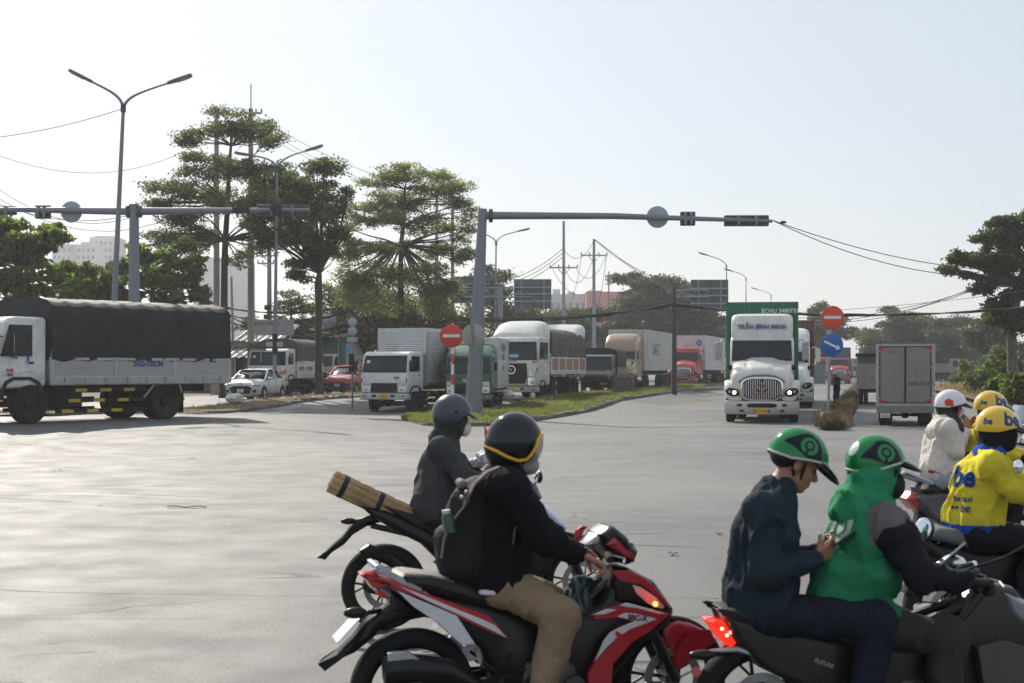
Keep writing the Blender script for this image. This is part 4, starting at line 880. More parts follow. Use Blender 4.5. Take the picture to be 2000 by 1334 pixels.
 if plate_txt is not None and style == 0:
  part(g, 'badge', mat('badge_red', (.25, .03, .03), .5, var=.05), lambda q: (q.tube([(.11, -.2, .95), (.11, 0, 1.36), (.11, .2, .95), (.11, -.2, .95)], .018, 5), q.tube([(.11, -.1, .97), (.11, 0, 1.18), (.11, .1, .97)], .015, 5), q.add([(.112, 0, 1.42), (.112, .09, 1.26), (.112, 0, 1.32), (.112, -.09, 1.26)], [(0, 1, 2, 3)])))
 b = part(rt, 'bumper', m, lambda q: q.loft([[(x + .28 * (1 - (abs(y) / (w * .5)) ** 3), y, z) for x, z in ((-.32, .3), (-.14, .28), (-.1, .34), (-.09, .55), (-.13, .7), (-.32, .72))] for y in np.linspace(-w / 2, w / 2, 15)]), ang=45)
 part(b, 'bumper_vent', M_BLK, lambda q: (q.loft([[(.185, y, z) for y, z in rr(.2 * w, .5, .64, .5, 16)], [(.2, y, z) for y, z in rr(.19 * w, .51, .63, .5, 16)]]), [q.cbox((.15 - .03, s * .3 * w, .58), (.05, .16, .08)) for s in (-1, 1)], [q.cbox((.14, s * .27 * w, .4), (.06, .14, .06)) for s in (-1, 1)]))
 if plate_txt: plate(rt, .2, 0, .39, plate_txt, w=.42, h=.19)
 # cab
 x0 = -hl + .1; zt = 2.85; cw = .88 * w
 prof = [(x0, 1.2), (x0, 2.02), (x0 - .28, 2.72), (x0 - .45, zt), (x0 - 1.5, zt), (x0 - 1.5 - sleeper, zt), (x0 - 1.5 - sleeper, .9), (x0 - .6, .7), (x0 - .2, .8)]
 part(rt, 'cab', m, lambda q: q.prism(prof, -cw / 2, cw / 2), bevel=.09, seg=3)
 ya = cw / 2 - .09
 part(rt, 'windscreen', M_GLASS, lambda q: q.qslab([(x0 + .006, -ya, 2.07), (x0 + .006, ya, 2.07), (x0 - .245, ya - .03, 2.68), (x0 - .245, -ya + .03, 2.68)], .014), bevel=.01)
 part(rt, 'windscreen_seal', M_BLK, lambda q: q.qslab([(x0 + .002, -ya - .035, 2.03), (x0 + .002, ya + .035, 2.03), (x0 - .262, ya + .01, 2.72), (x0 - .262, -ya - .01, 2.72)], .008))
 part(rt, 'permit_sticker', mat('sticker_blue', (.25, .5, .6), .5, var=0), lambda q: q.qslab([(x0 - .18, ya - .35, 2.5), (x0 - .18, ya - .25, 2.5), (x0 - .215, ya - .25, 2.59), (x0 - .215, ya - .35, 2.59)], .02))
 part(rt, 'wiper', M_BLK, lambda q: [q.tube([(x0 + .03, s * .5, 2.04), (x0 - .03, s * .5 - .4, 2.2)], .01, 5) for s in (-1, 1)])
 big_marker(rt, x0 - .4, cw, zt + .005)
 for s in (-1, 1):
  yy = s * (cw / 2 + .002)
  d = part(rt, 'door', m, lambda q: q.prism([(x0 - .15, 1.1), (x0 - .12, 2.0), (x0 - .36, 2.66), (x0 - 1.15, 2.7), (x0 - 1.15, .85), (x0 - .5, .85)], yy - .012, yy + .012), bevel=.01)
  part(d, 'side_window', M_GLASSD, lambda q: q.prism([(x0 - .24, 2.05), (x0 - .42, 2.58), (x0 - 1.05, 2.6), (x0 - 1.05, 2.0)], yy - .018, yy + .018), bevel=.006)
  part(d, 'handle', M_BLK, lambda q: q.cbox((x0 - 1.0, yy + s * .025, 1.8), (.14, .03, .05)), bevel=.01)
  part(rt, 'step_tank', M_ALU, lambda q: q.cyl((x0 - .5, s * (cw / 2 - .2), .72), (x0 - 1.9, s * (cw / 2 - .2), .72), .27, 16))
  for k in (-.95, -4.3, -5.6):
   wheel(rt, k, s * (w / 2 - .17), .5, .28, dual=k < -2)
 xr = x0 - .55
 if fairh:
  f = part(rt, 'roof_fairing', m, lambda q: q.loft([[(xx, y, z) for y, z in rr(hw, 2.6, zz, .28, 24)] for xx, hw, zz in ((xr + .22, cw * .44, 2.9), (xr + .16, cw * .47, zt + fairh * .55), (xr - .0, cw * .485, zt + fairh * .9), (xr - .3, cw * .495, zt + fairh), (xr - .95 - sleeper, cw * .5, zt + fairh * 1.02))]) if style == 0 else q.loft([[(xx, y, z) for y, z in rr(hw, 2.5, zz, .4, 24)] for xx, hw, zz in ((xr + .38, cw * .47, 2.86), (xr + .1, cw * .48, zt + fairh * .45), (xr - .35, cw * .49, zt + fairh * .85), (xr - .8, cw * .5, zt + fairh), (xr - .95 - sleeper, cw * .5, zt + fairh * 1.02))]), ang=45)
  if fair_txt: text_mb(fair_txt, .2, mat('faded_blue_print', (.12, .17, .33), .7, var=.3, scale=9), parent=f, xf=frame((xr + .185, 0, zt + fairh * .42), (0, 1, 0), (-.05, 0, 1)), ext=.06, bold=.004)
 part(rt, 'frame', M_CHAS, lambda q: [q.box(-6.3, -.3, s * .42 - .06, s * .42 + .06, .75, 1.0) for s in (-1, 1)] + [q.box(-6.3, x0 - 1.8 - sleeper, -.45, .45, 1.0, 1.15)] + [q.box(k - .06, k + .06, -.9, .9, .43, .57) for k in (-.95, -4.3, -5.6)])
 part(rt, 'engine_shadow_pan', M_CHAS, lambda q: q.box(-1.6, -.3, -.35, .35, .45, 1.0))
YD = R(-90 - 13)      # heading of traffic coming towards the camera
# --- 1 the big tarpaulin truck crossing on the left
p = G(20, 828); sc = 1.1
rt = root('cargo_truck', 'white cabbed cargo truck with a dark grey tarpaulin cover at the left edge', 'truck', (-14.45, 37.9, .29), R(180 + 54), sc=sc)
M_TARP = mat('tarpaulin_dark', (.017, .019, .022), .62, spec=.2, var=.25, scale=1.2, dirt=.3, dcol=(.09, .085, .08), bump=.25, bscale=30)
M_TARPG = mat('tarpaulin_grey', (.07, .07, .07), .65, spec=.3, var=.25, scale=1.5, dirt=.4, bump=.25, bscale=30)
M_RACK = paint('rack_pale_blue', (.43, .45, .46), .45, dirt=.5, dlow=(1, 1.3, .2)); M_BOARD = mat('side_board_tin', (.46, .45, .45), .45, .4, var=.15, scale=3, dirt=.6, dcol=(.24, .2, .17), stretch=(.3, 1, 3))
cabover(rt, 2.2, 1.5, .85, 2.6, M_WHT, zs=.44, lean=.32, plate_txt='51D\n132.34', bumpm=M_BLK)
tarp_body(rt, -1.6, -7.38, 2.35, 1.05, 1.6, 3.08, M_RACK, M_TARP, panels=3, bows=10, strip=M_BOARD, seed=3, sag=.022)
chassis(rt, 7.3, 2.3, .47, (1.05, 5.25), guard=True, hz=True, front=-.4, zf=.85)
for s in (-1, 1): wheel(rt, -1.05, s * .98, .49, .27); wheel(rt, -5.25, s * .98, .49, .27, dual=True)
M_NAVY = mat('print_navy', (.05, .06, .3), .6, var=.1)
for s in (1,):
 text_mb('51D-132.34', .2, M_NAVY, parent=rt, xf=frame((-4.55, s * 1.215, 1.47), (-1, 0, 0), (0, 0, 1)), bold=.006)
 text_mb('FVR', .12, M_REDL, parent=rt, xf=frame((-.45, s * 1.135, 1.3), (-1, 0, 0), (0, 0, 1)), bold=.004); text_mb('900', .1, M_NAVY, parent=rt, xf=frame((-.45, s * 1.135, 1.2), (-1, 0, 0), (0, 0, 1)), bold=.004)
 mirror(rt, -.32, s * 1.32, 1.95, h=.5, w=.24)
 part(rt, 'rear_fender_stay', M_RACK, lambda q: (q.tube([(-4.55, s * 1.02, .6), (-4.9, s * 1.1, 1.0)], .03, 6), q.tube([(-5.9, s * 1.02, .5), (-5.65, s * 1.1, 1.0)], .03, 6)))
part(rt, 'door_emblem', mat('emblem_blue', (.1, .14, .4), .6, var=0), lambda q: (q.tube([(-.95 + .1 * math.cos(a), 1.14, 1.62 + .12 * math.sin(a)) for a in np.linspace(.3, 2.84, 9)], .008, 4), q.box(-1.03, -.87, 1.136, 1.145, 1.5, 1.515), q.box(-.98, -.92, 1.136, 1.145, 1.53, 1.66)))
# --- 2 white delivery truck with corrugated box
M_CORR = mat('corrugated_steel', (.66, .67, .68), .33, .3, var=.1, scale=2, dirt=.3, dcol=(.25, .22, .2), dscale=1.2)
rt = root('delivery_truck', 'white delivery truck with a shiny corrugated metal box, waiting nearest behind the no entry sign', 'truck', G(750, 806) + Vector((0, 0, 0)), R(-90 - 20))
cabover(rt, 2.05, 1.6, .78, 2.45, M_WHT, zs=.5, lean=.26, face='grey', plate_txt='51C\n911.62')
box_body(rt, -1.75, -6.1, 2.15, 1.05, 3.42, M_CORR, ribs=26)
for i in range(9):
 pass
rv = part(rt, 'printed_band', mat('faded_posters', (.33, .27, .24), .8, var=.6, scale=7, dirt=.5, dcol=(.6, .6, .6), dscale=6), lambda q: q.box(-6.0, -1.9, 1.104, 1.108, 1.95, 2.2))
text_mb('9TH', .12, M_DKTXT, parent=rt, xf=frame((.012, .55, 1.38), (0, 1, 0), (0, 0, 1)), bold=.004, ext=.004)
chassis(rt, 6.0, 2.0, .38, (.95, 4.4), guard=True, hz=True, front=-.3, zf=.7)
for s in (-1, 1): wheel(rt, -.95, s * .86, .39, .21); wheel(rt, -4.4, s * .84, .39, .21, dual=True)
# --- 3 green truck with white box
M_GRT = paint('truck_green', (.004, .085, .045), .4, dirt=.08)
rt = root('box_truck', 'green cabbed truck with a white box body, half hidden by the right signal mast', 'truck', GX(914, 58.5), YD + R(7), sc=.95)
cabover(rt, 2.0, 1.6, .75, 2.5, M_GRT, zs=.5, lean=.26, face='grey', bumpm=M_GRT)
part(rt, 'cab_roof_shell', M_GRT, lambda q: q.loft([[(-.45 - 1.1 * t, y, z) for y, z in rr(.97, 2.3, 2.5 + .42 * t ** .6, .35, 18)] for t in (0, .3, 1)]), ang=50)
M_BOXW = paint('box_white', (.62, .64, .65), .4, dirt=.4, dlow=(.8, 1.4, .3))
box_body(rt, -1.75, -6.3, 2.15, .95, 3.2, M_BOXW)
text_mb('ISUZU', .17, M_PLW, parent=rt, xf=frame((.012, 0, 1.32), (0, 1, 0), (0, 0, 1)), bold=.004, ext=.004)
text_mb('TRƯỜNG\nSƠN', .42, mat('print_maroon', (.3, .06, .08), .7, var=.2), parent=rt, xf=frame((-4.0, 1.085, 2.55), (-1, 0, 0), (0, 0, 1)), bold=.003)
text_mb('808', .3, mat('print_maroon', (.3, .06, .08)), parent=rt, xf=frame((-4.0, 1.085, 1.85), (-1, 0, 0), (0, 0, 1)), bold=.004)
chassis(rt, 6.2, 2.0, .38, (.95, 4.4), guard=True, front=-.3, zf=.68)
for s in (-1, 1): wheel(rt, -.95, s * .84, .38, .2); wheel(rt, -4.5, s * .82, .38, .2, dual=True)
# --- 4 large white cab-over with high roof fairing
M_CREAM = paint('cab_cream_white', (.66, .68, .62), .35)
rt = root('heavy_truck', 'tall off white heavy truck with a high roof fairing, behind the green truck', 'truck', GX(1000, 66.5), YD + R(-3))
cabover(rt, 2.5, 2.2, .64, 2.95, M_CREAM, zs=.535, face='grey', lean=.16, fair=.82, plate_txt='51C\n580.73', grille=False)
g = part(rt, 'grille', M_CHAS, lambda q: q.prism([(0.0, 0)] + [], 0, 0) if 0 else q.loft([[(.006, y, z) for y, z in ((-.62, .78), (.62, .78), (.74, 1.1), (.7, 1.72), (-.7, 1.72), (-.74, 1.1))], [(.09, y, z) for y, z in ((-.6, .8), (.6, .8), (.71, 1.1), (.68, 1.7), (-.68, 1.7), (-.71, 1.1))]]), bevel=.01)
for z in (.92, 1.08, 1.24, 1.4, 1.56): part(g, 'grille_bar', M_BLK, lambda q: q.box(.085, .11, -.64, .64, z - .03, z + .03))
part(g, 'badge', M_CHR, lambda q: (q.lathe((.1, 0, 1.42), [(.2, 0), (.2, .02), (.165, .02), (.165, 0)], 'x', 20), q.tube([(.115, -.08, 1.5), (.115, 0, 1.34), (.115, .09, 1.52)], .03, 5)))
text_mb('DASUN', .2, mat('print_maroon', (.3, .06, .08)), parent=rt, xf=frame((.012, -.1, 1.83), (0, 1, 0), (0, 0, 1)), bold=.005, ext=.004)
part(rt, 'dashboard_card', mat('card_blue', (.2, .45, .65), .5, var=.1), lambda q: q.cbox((.0, .1, 2.06), (.03, .42, .15)))
for s in (-1, 1): part(rt, 'corner_lamp', M_AMB, lambda q: q.cbox((.01, s * 1.1, 1.78), (.04, .26, .08)), bevel=.01)
tarp_body(rt, -2.45, -9.6, 2.5, 1.3, 2.0, 3.4, M_WHT, M_TARPG, panels=5, bows=7, strip=mat('salmon_boards', (.42, .22, .17), .7, var=.2, dirt=.3), seed=9)
part(rt, 'rear_canopy', M_CREAM, lambda q: q.loft([[(-8.0 - 1.7 * t, y, z) for y, z in rr(1.24, 1.5, 3.3 + .5 * t ** .6, .3, 20)] for t in (0, .35, .7, 1)]), ang=50)
chassis(rt, 9.5, 2.45, .5, (1.4, 6.2, 7.5), guard=False, front=-.4, zf=.95)
for s in (-1, 1):
 for k in (1.4, 3.1, 6.4, 7.8): wheel(rt, -k, s * 1.08, .5, .28, dual=k > 4)
# --- 5 small dark canvas truck
rt = root('canvas_truck', 'small dark canvas covered truck between the heavy truck and the tan lorry', 'truck', GX(1163, 82.5), YD + R(2))
M_DKB = paint('dark_cab', (.06, .065, .07), .4)
cabover(rt, 1.95, 1.6, .95, 2.25, M_DKB, zs=.36, lean=.22, grille=False, bumpm=M_CHAS)
part(rt, 'front_beam', mat('pale_beam', (.33, .33, .31), .7, dirt=.4), lambda q: q.box(.02, .32, -1.0, 1.0, 1.1, 1.28), bevel=.02)
tarp_body(rt, -1.7, -6.2, 2.1, 1.0, 1.5, 2.62, M_DKB, M_TARP, panels=3, bows=6, seed=5)
chassis(rt, 6.0, 1.95, .4, (.95, 4.5), front=-.3, zf=.75)
for s in (-1, 1): wheel(rt, -.95, s * .84, .42, .22); wheel(rt, -4.6, s * .82, .42, .22, dual=True)
# --- 6 tan bonneted lorry with KMTC container
M_TAN = paint('cab_tan', (.36, .27, .16), .3, dirt=.3)
M_CPALE = mat('container_pale', (.55, .54, .51), .6, var=.08, scale=1, dirt=.5, dcol=(.3, .22, .16))
rt = root('container_lorry', 'tan bonneted lorry with a rounded roof and a pale KMTC container', 'lorry', GX(1200, 90), YD + R(-2), group=None)
bonnet(rt, M_TAN, style=1, fairh=.85, sleeper=1.1, glow=1)
trailer(rt, -4.0, 12.4, 2.45, .5, 1.3); M_KM = mat('print_teal', (.03, .2, .3), .6, var=.1)
container(rt, -4.2, 12.1, 2.44, 1.3, 4.0, M_CPALE, lettering=[('KMTC', 'l', 4.6, 2.7, 1.15, M_KM), ('L\nO\nG\nI', 'l', 1.0, 2.75, .42, M_KM)], nr=6)
# --- 7 red bonneted lorry
M_RDC = paint('cab_red', (.42, .035, .04), .3, dirt=.25)
M_CWH = mat('container_white', (.62, .6, .6), .6, var=.06, scale=1, dirt=.4, dcol=(.35, .28, .24))
rt = root('container_lorry', 'red bonneted lorry with a dirty white container, last in the near queue', 'lorry', GX(1333, 114), YD + R(-3))
bonnet(rt, M_RDC, style=0, fairh=.3, sleeper=.9)
trailer(rt, -4.0, 12.4, 2.45, .5, 1.3)
container(rt, -4.2, 12.1, 2.44, 1.3, 4.15, M_CWH, lettering=[('M\nS\nC', 'l', 5.0, 2.8, .5, M_NAVY)], nr=6)
part(rt, 'container_emblem', M_NAVY, lambda q: q.lathe((-4.19, .7, 3.55), [(.22, 0), (.22, .02), (.12, .02), (.12, 0)], 'x', 16))
part(rt, 'container_mark', M_AMB, lambda q: q.box(-4.19, -4.17, -.45, -.15, 3.0, 3.3))
# --- 8 far white pick-up truck beyond
rt = root('small_truck', 'small white truck far behind the white container of the red lorry', 'truck', GX(1396, 132), YD)
cabover(rt, 2.0, 1.6, .8, 2.4, M_WHT, zs=.5, lean=.3); box_body(rt, -1.75, -5.6, 2.1, .95, 2.9, M_CHAS); chassis(rt, 5.6, 2, .38, (.95, 4.2), zf=.7)
for s in (-1, 1): wheel(rt, -.95, s * .84, .38, .2); wheel(rt, -4.2, s * .82, .38, .2)
# --- 9 white bonneted lorry with green container
M_IVY = paint('cab_ivory', (.7, .7, .66), .3, dirt=.25, dlow=(.2, 1.0, .5))
M_CGR = mat('container_green', (.012, .17, .085), .5, var=.12, scale=1, dirt=.3, dcol=(.07, .1, .07))
rt = root('container_lorry', 'white bonneted lorry with lit headlights pulling a bright green container', 'lorry', G(1488, 826), R(-90 - 10))
bonnet(rt, M_IVY, glow=1, plate_txt='51C-714.82', style=0, fairh=.8, sleeper=.3, fair_txt='TRẦN BÌNH MINH')
trailer(rt, -3.5, 12.4, 2.45, .5, 1.35)
container(rt, -3.6, 12.1, 2.5, 1.35, 4.1, M_CGR, lettering=[('ECHU 3480732', 'f', .62, 3.78, .2, M_PLW)], nr=5)
# --- 10 second white lorry with brown container behind it
M_CBR = mat('container_brown', (.14, .05, .035), .6, var=.15, scale=1, dirt=.3)
rt = root('container_lorry', 'white lorry with a brown container peeping out behind the green container', 'lorry', GX(1534, 64), YD + R(1))
bonnet(rt, M_WHT, style=1, fairh=.8, sleeper=1.0); trailer(rt, -4.0, 12.4, 2.45, .5, 1.3); container(rt, -4.2, 12.1, 2.5, 1.3, 4.05, M_CBR, nr=6)
# --- 11,12 far red lorries
M_CBL = mat('container_blue', (.03, .06, .16), .6, var=.15, scale=1, dirt=.2)
rt = root('container_lorry', 'distant red lorry with a dark blue container under the blue arrow sign', 'lorry', GX(1640, 160), YD)
bonnet(rt, M_RDC, style=0, fairh=0, sleeper=.4); trailer(rt, -3.5, 10, 2.45, .5, 1.3); container(rt, -3.6, 9, 2.44, 1.3, 4.1, M_CBL, nr=0)
rt = root('container_lorry', 'most distant red lorry, half hidden left of the sign post', 'lorry', GX(1611, 185), YD)
bonnet(rt, M_RDC, style=0, fairh=.3, sleeper=.4); trailer(rt, -3.5, 10, 2.45, .5, 1.3); container(rt, -3.6, 9, 2.44, 1.3, 3.6, M_CHAS, nr=0)
rt = root('orange_lorry', 'distant orange lorry seen over the end of the median', 'lorry', GX(1673, 225), R(90 - 13))
box_body(rt, -1.9, -6.5, 2.3, 1.0, 3.2, mat('orange_box', (.42, .2, .06), .6)); cabover(rt, 2.2, 1.7, .9, 2.6, M_AMB); chassis(rt, 6.3, 2.2, .45, (1, 4.8), zf=.8)
for s in (-1, 1): wheel(rt, -1, s * .95, .45, .25); wheel(rt, -4.8, s * .95, .45, .25)
# --- 13 box truck seen from behind
M_BXR = mat('polished_box', (.235, .222, .2), .38, .35, var=.12, scale=1.6, dirt=.5, dcol=(.28, .24, .2), dscale=1.5, bump=.12, bscale=1.6)
rt = root('box_truck', 'silver box truck seen from behind with double rear doors, right of the median', 'truck', G(1768, 832), R(90 - 15), sc=1.0)
L = 3.4; w = 1.72   # rear face at x=0, body extends forward
box_body(rt, L, 0, w, .62, 2.52, M_BXR, trim=.035)
for s in (-1, 1):
 d = part(rt, 'rear_door', M_BXR, lambda q: q.box(-.035, -.004, .015 if s > 0 else -w / 2 + .1, w / 2 - .1 if s > 0 else -.015, .72, 2.44), bevel=.008)
 part(d, 'lock_rod', M_STEEL, lambda q: (q.cyl((-.055, s * .06, .72), (-.055, s * .06, 2.44), .013, 6), q.cbox((-.06, s * .1, 1.15), (.03, .12, .04))))
 for z in (.85, 1.3, 1.8, 2.3): part(d, 'hinge', M_STEEL, lambda q: q.cbox((-.03, s * (w / 2 - .05), z), (.05, .14, .035)))
 for z in (.78, 2.38): part(d, 'corner_reflector', M_REDL, lambda q: q.add([(-.042, s * (w / 2 - .11), z - .07 * (1 if z > 1 else -1)), (-.042, s * (w / 2 - .11), z + .05 * (1 if z > 1 else -1)), (-.042, s * (w / 2 - .33), z + .05 * (1 if z > 1 else -1)), (-.042, s * (w / 2 - .28), z + .01 * (1 if z > 1 else -1))], [(0, 1, 2, 3)]), recalc=False)
 t = part(rt, 'tail_light', M_AMB if s > 0 else M_REDL, lambda q: q.box(-.05, 0, s * (w / 2 - .2) - .15, s * (w / 2 - .2) + .15, .5, .6), bevel=.01)
 wheel(rt, .75, s * .68, .31, .18, dual=True); wheel(rt, 3.9, s * .7, .31, .18)
 part(rt, 'mudflap', M_RUB, lambda q: q.box(.2, .22, s * .6 - .2, s * .6 + .2, .12, .5))
part(rt, 'door_seal', M_BLK, lambda q: (q.box(-.036, -.03, -w / 2 + .08, w / 2 - .08, 2.43, 2.46), q.box(-.036, -.03, -w / 2 + .08, w / 2 - .08, .7, .73), q.box(-.04, -.03, -.025, .025, .7, 2.46), [q.box(-.036, -.03, s * (w / 2 - .1) - .02, s * (w / 2 - .1) + .02, .7, 2.46) for s in (-1, 1)]))
part(rt, 'door_frame', M_STEEL, lambda q: (q.box(-.03, 0, -w / 2, -w / 2 + .09, .62, 2.52), q.box(-.03, 0, w / 2 - .09, w / 2, .62, 2.52), q.box(-.032, 0, -w / 2, w / 2, 2.45, 2.53), q.box(-.032, 0, -w / 2, w / 2, .6, .71)))
part(rt, 'rear_bumper', mat('bumper_grey', (.2, .19, .18), .6, dirt=.4), lambda q: q.box(-.06, .06, -w / 2, w / 2, .4, .62), bevel=.015)
plate(rt, -.02, .6, .35, '51D\n723.08', m=M_PLW, w=.3, h=.2, back=True)
text_mb('51D-723.08', .15, mat('stencil_blue_black', (.06, .06, .12), .7, var=.1), parent=rt, xf=frame((-.042, -.47, 1.3), (0, -1, 0), (0, 0, 1)), bold=.004)
text_mb('SUZUKI', .09, M_REDL, parent=rt, xf=frame((-.042, .4, 2.28), (0, -1, 0), (0, 0, 1)))
part(rt, 'frame', M_CHAS, lambda q: ([q.box(.1, L + 1.2, s * .3 - .04, s * .3 + .04, .42, .55) for s in (-1, 1)], q.box(.72, .8, -.6, .6, .28, .36), q.ell((.75, 0, .34), (.16, .14, .13), 12, 8), q.box(1.4, 2.0, -.55, -.2, .25, .5)))
part(rt, 'cab', M_WHT, lambda q: q.prism([(L + .08, .5), (L + .08, 1.95), (L + .9, 1.95), (L + 1.35, 1.3), (L + 1.55, .9), (L + 1.55, .5)], -.75, .75), bevel=.06)
# --- 14 white truck ahead of it
rt = root('box_truck', 'white truck with a dark load, driving away just left of the silver box truck', 'truck', G(1711, 790), R(90 - 13))
box_body(rt, 4.2, 0, 1.75, .75, 2.35, M_DKB, trim=.03); part(rt, 'rear_board', mat('grey_board', (.3, .29, .27), .6, dirt=.5), lambda q: q.box(-.03, 0, -.85, .85, .75, 2.0))
part(rt, 'canopy', M_TARP, lambda q: q.box(-.2, 4.3, -.95, .95, 2.35, 2.5), bevel=.03)
part(rt, 'cab', M_WHT, lambda q: q.prism([(4.3, .5), (4.3, 1.95), (5.2, 1.95), (5.6, 1.2), (5.8, .5)], -.8, .8), bevel=.06); mirror(rt, 5.2, .98, 1.5, h=.3)
for s in (-1, 1): wheel(rt, .8, s * .7, .33, .2, dual=True); wheel(rt, 4.8, s * .72, .33, .2); part(rt, 'side_fender', M_WHT, lambda q: q.box(0.1, 2.4, s * .84 - .05, s * .84 + .05, .4, 1.0), bevel=.04)
# --- 15 tip lorry far right
M_GREYT = paint('tipper_grey', (.2, .2, .2), .5, dirt=.5)
rt = root('tip_lorry', 'grey tip lorry parked side on in the distance at the right', 'lorry', GX(1890, 182), R(-28))
cabover(rt, 2.4, 2.0, 1.0, 2.9, M_GREYT, zs=.46, lean=.15, grille=True); chassis(rt, 7.4, 2.4, .5, (1.3, 5.8), front=-.4, zf=.95)
part(rt, 'tipping_body', M_GREYT, lambda q: q.loft([[(x, y, z) for y, z in ((-1.2, 1.2), (-1.25, 2.3), (-1.1, 2.3), (-1.0, 1.35), (1.0, 1.35), (1.1, 2.3), (1.25, 2.3), (1.2, 1.2))] for x in (-2.3, -7.4)]), bevel=.01)
part(rt, 'body_rib', M_GREYT, lambda q: [q.box(x - .06, x + .06, s * 1.26 - .04, s * 1.26 + .04, 1.15, 2.3) for s in (-1, 1) for x in (-2.4, -3.6, -4.8, -6.0, -7.2)])
for s in (-1, 1):
 for k in (1.3, 5.0, 6.3): wheel(rt, -k, s * 1.05, .5, .28, dual=k > 2)
# --- 16 canvas truck behind the verge
rt = root('canvas_truck', 'white cabbed truck with a green grey canvas cover beside the spreading tree', 'truck', GX(522, 75), YD + R(5), sc=1.04)
cabover(rt, 2.0, 1.6, .8, 2.4, M_WHT, zs=.48, lean=.26)
tarp_body(rt, -1.75, -6.5, 2.1, 1.0, 1.75, 2.9, M_WHT, mat('tarpaulin_green_grey', (.05, .06, .05), .7, var=.2, dirt=.3), panels=3, bows=7, seed=12)
part(rt, 'green_stripe', mat('stripe_green', (.06, .3, .05), .6, var=.2), lambda q: [q.box(-2.9 - i * 1.5, -1.95 - i * 1.5, 1.075, 1.085, 1.3, 1.5) for i in range(3)])
chassis(rt, 6.2, 1.95, .4, (.95, 4.5), guard=True, front=-.3, zf=.72)
for s in (-1, 1): wheel(rt, -.95, s * .84, .4, .22); wheel(rt, -4.6, s * .82, .4, .22, dual=True)
rt = root('box_truck', 'rear part of a white ribbed box truck just right of the spreading tree', 'truck', GX(622, 93), YD)
box_body(rt, -1.7, -6.5, 2.1, .95, 3.2, paint('box_white2', (.6, .61, .62), .4), ribs=18); cabover(rt, 2.0, 1.6, .8, 2.4, M_WHT); chassis(rt, 6.2, 1.95, .4, (.95, 4.5), zf=.72)
for s in (-1, 1): wheel(rt, -.95, s * .84, .4, .22); wheel(rt, -4.6, s * .82, .4, .22, dual=True)
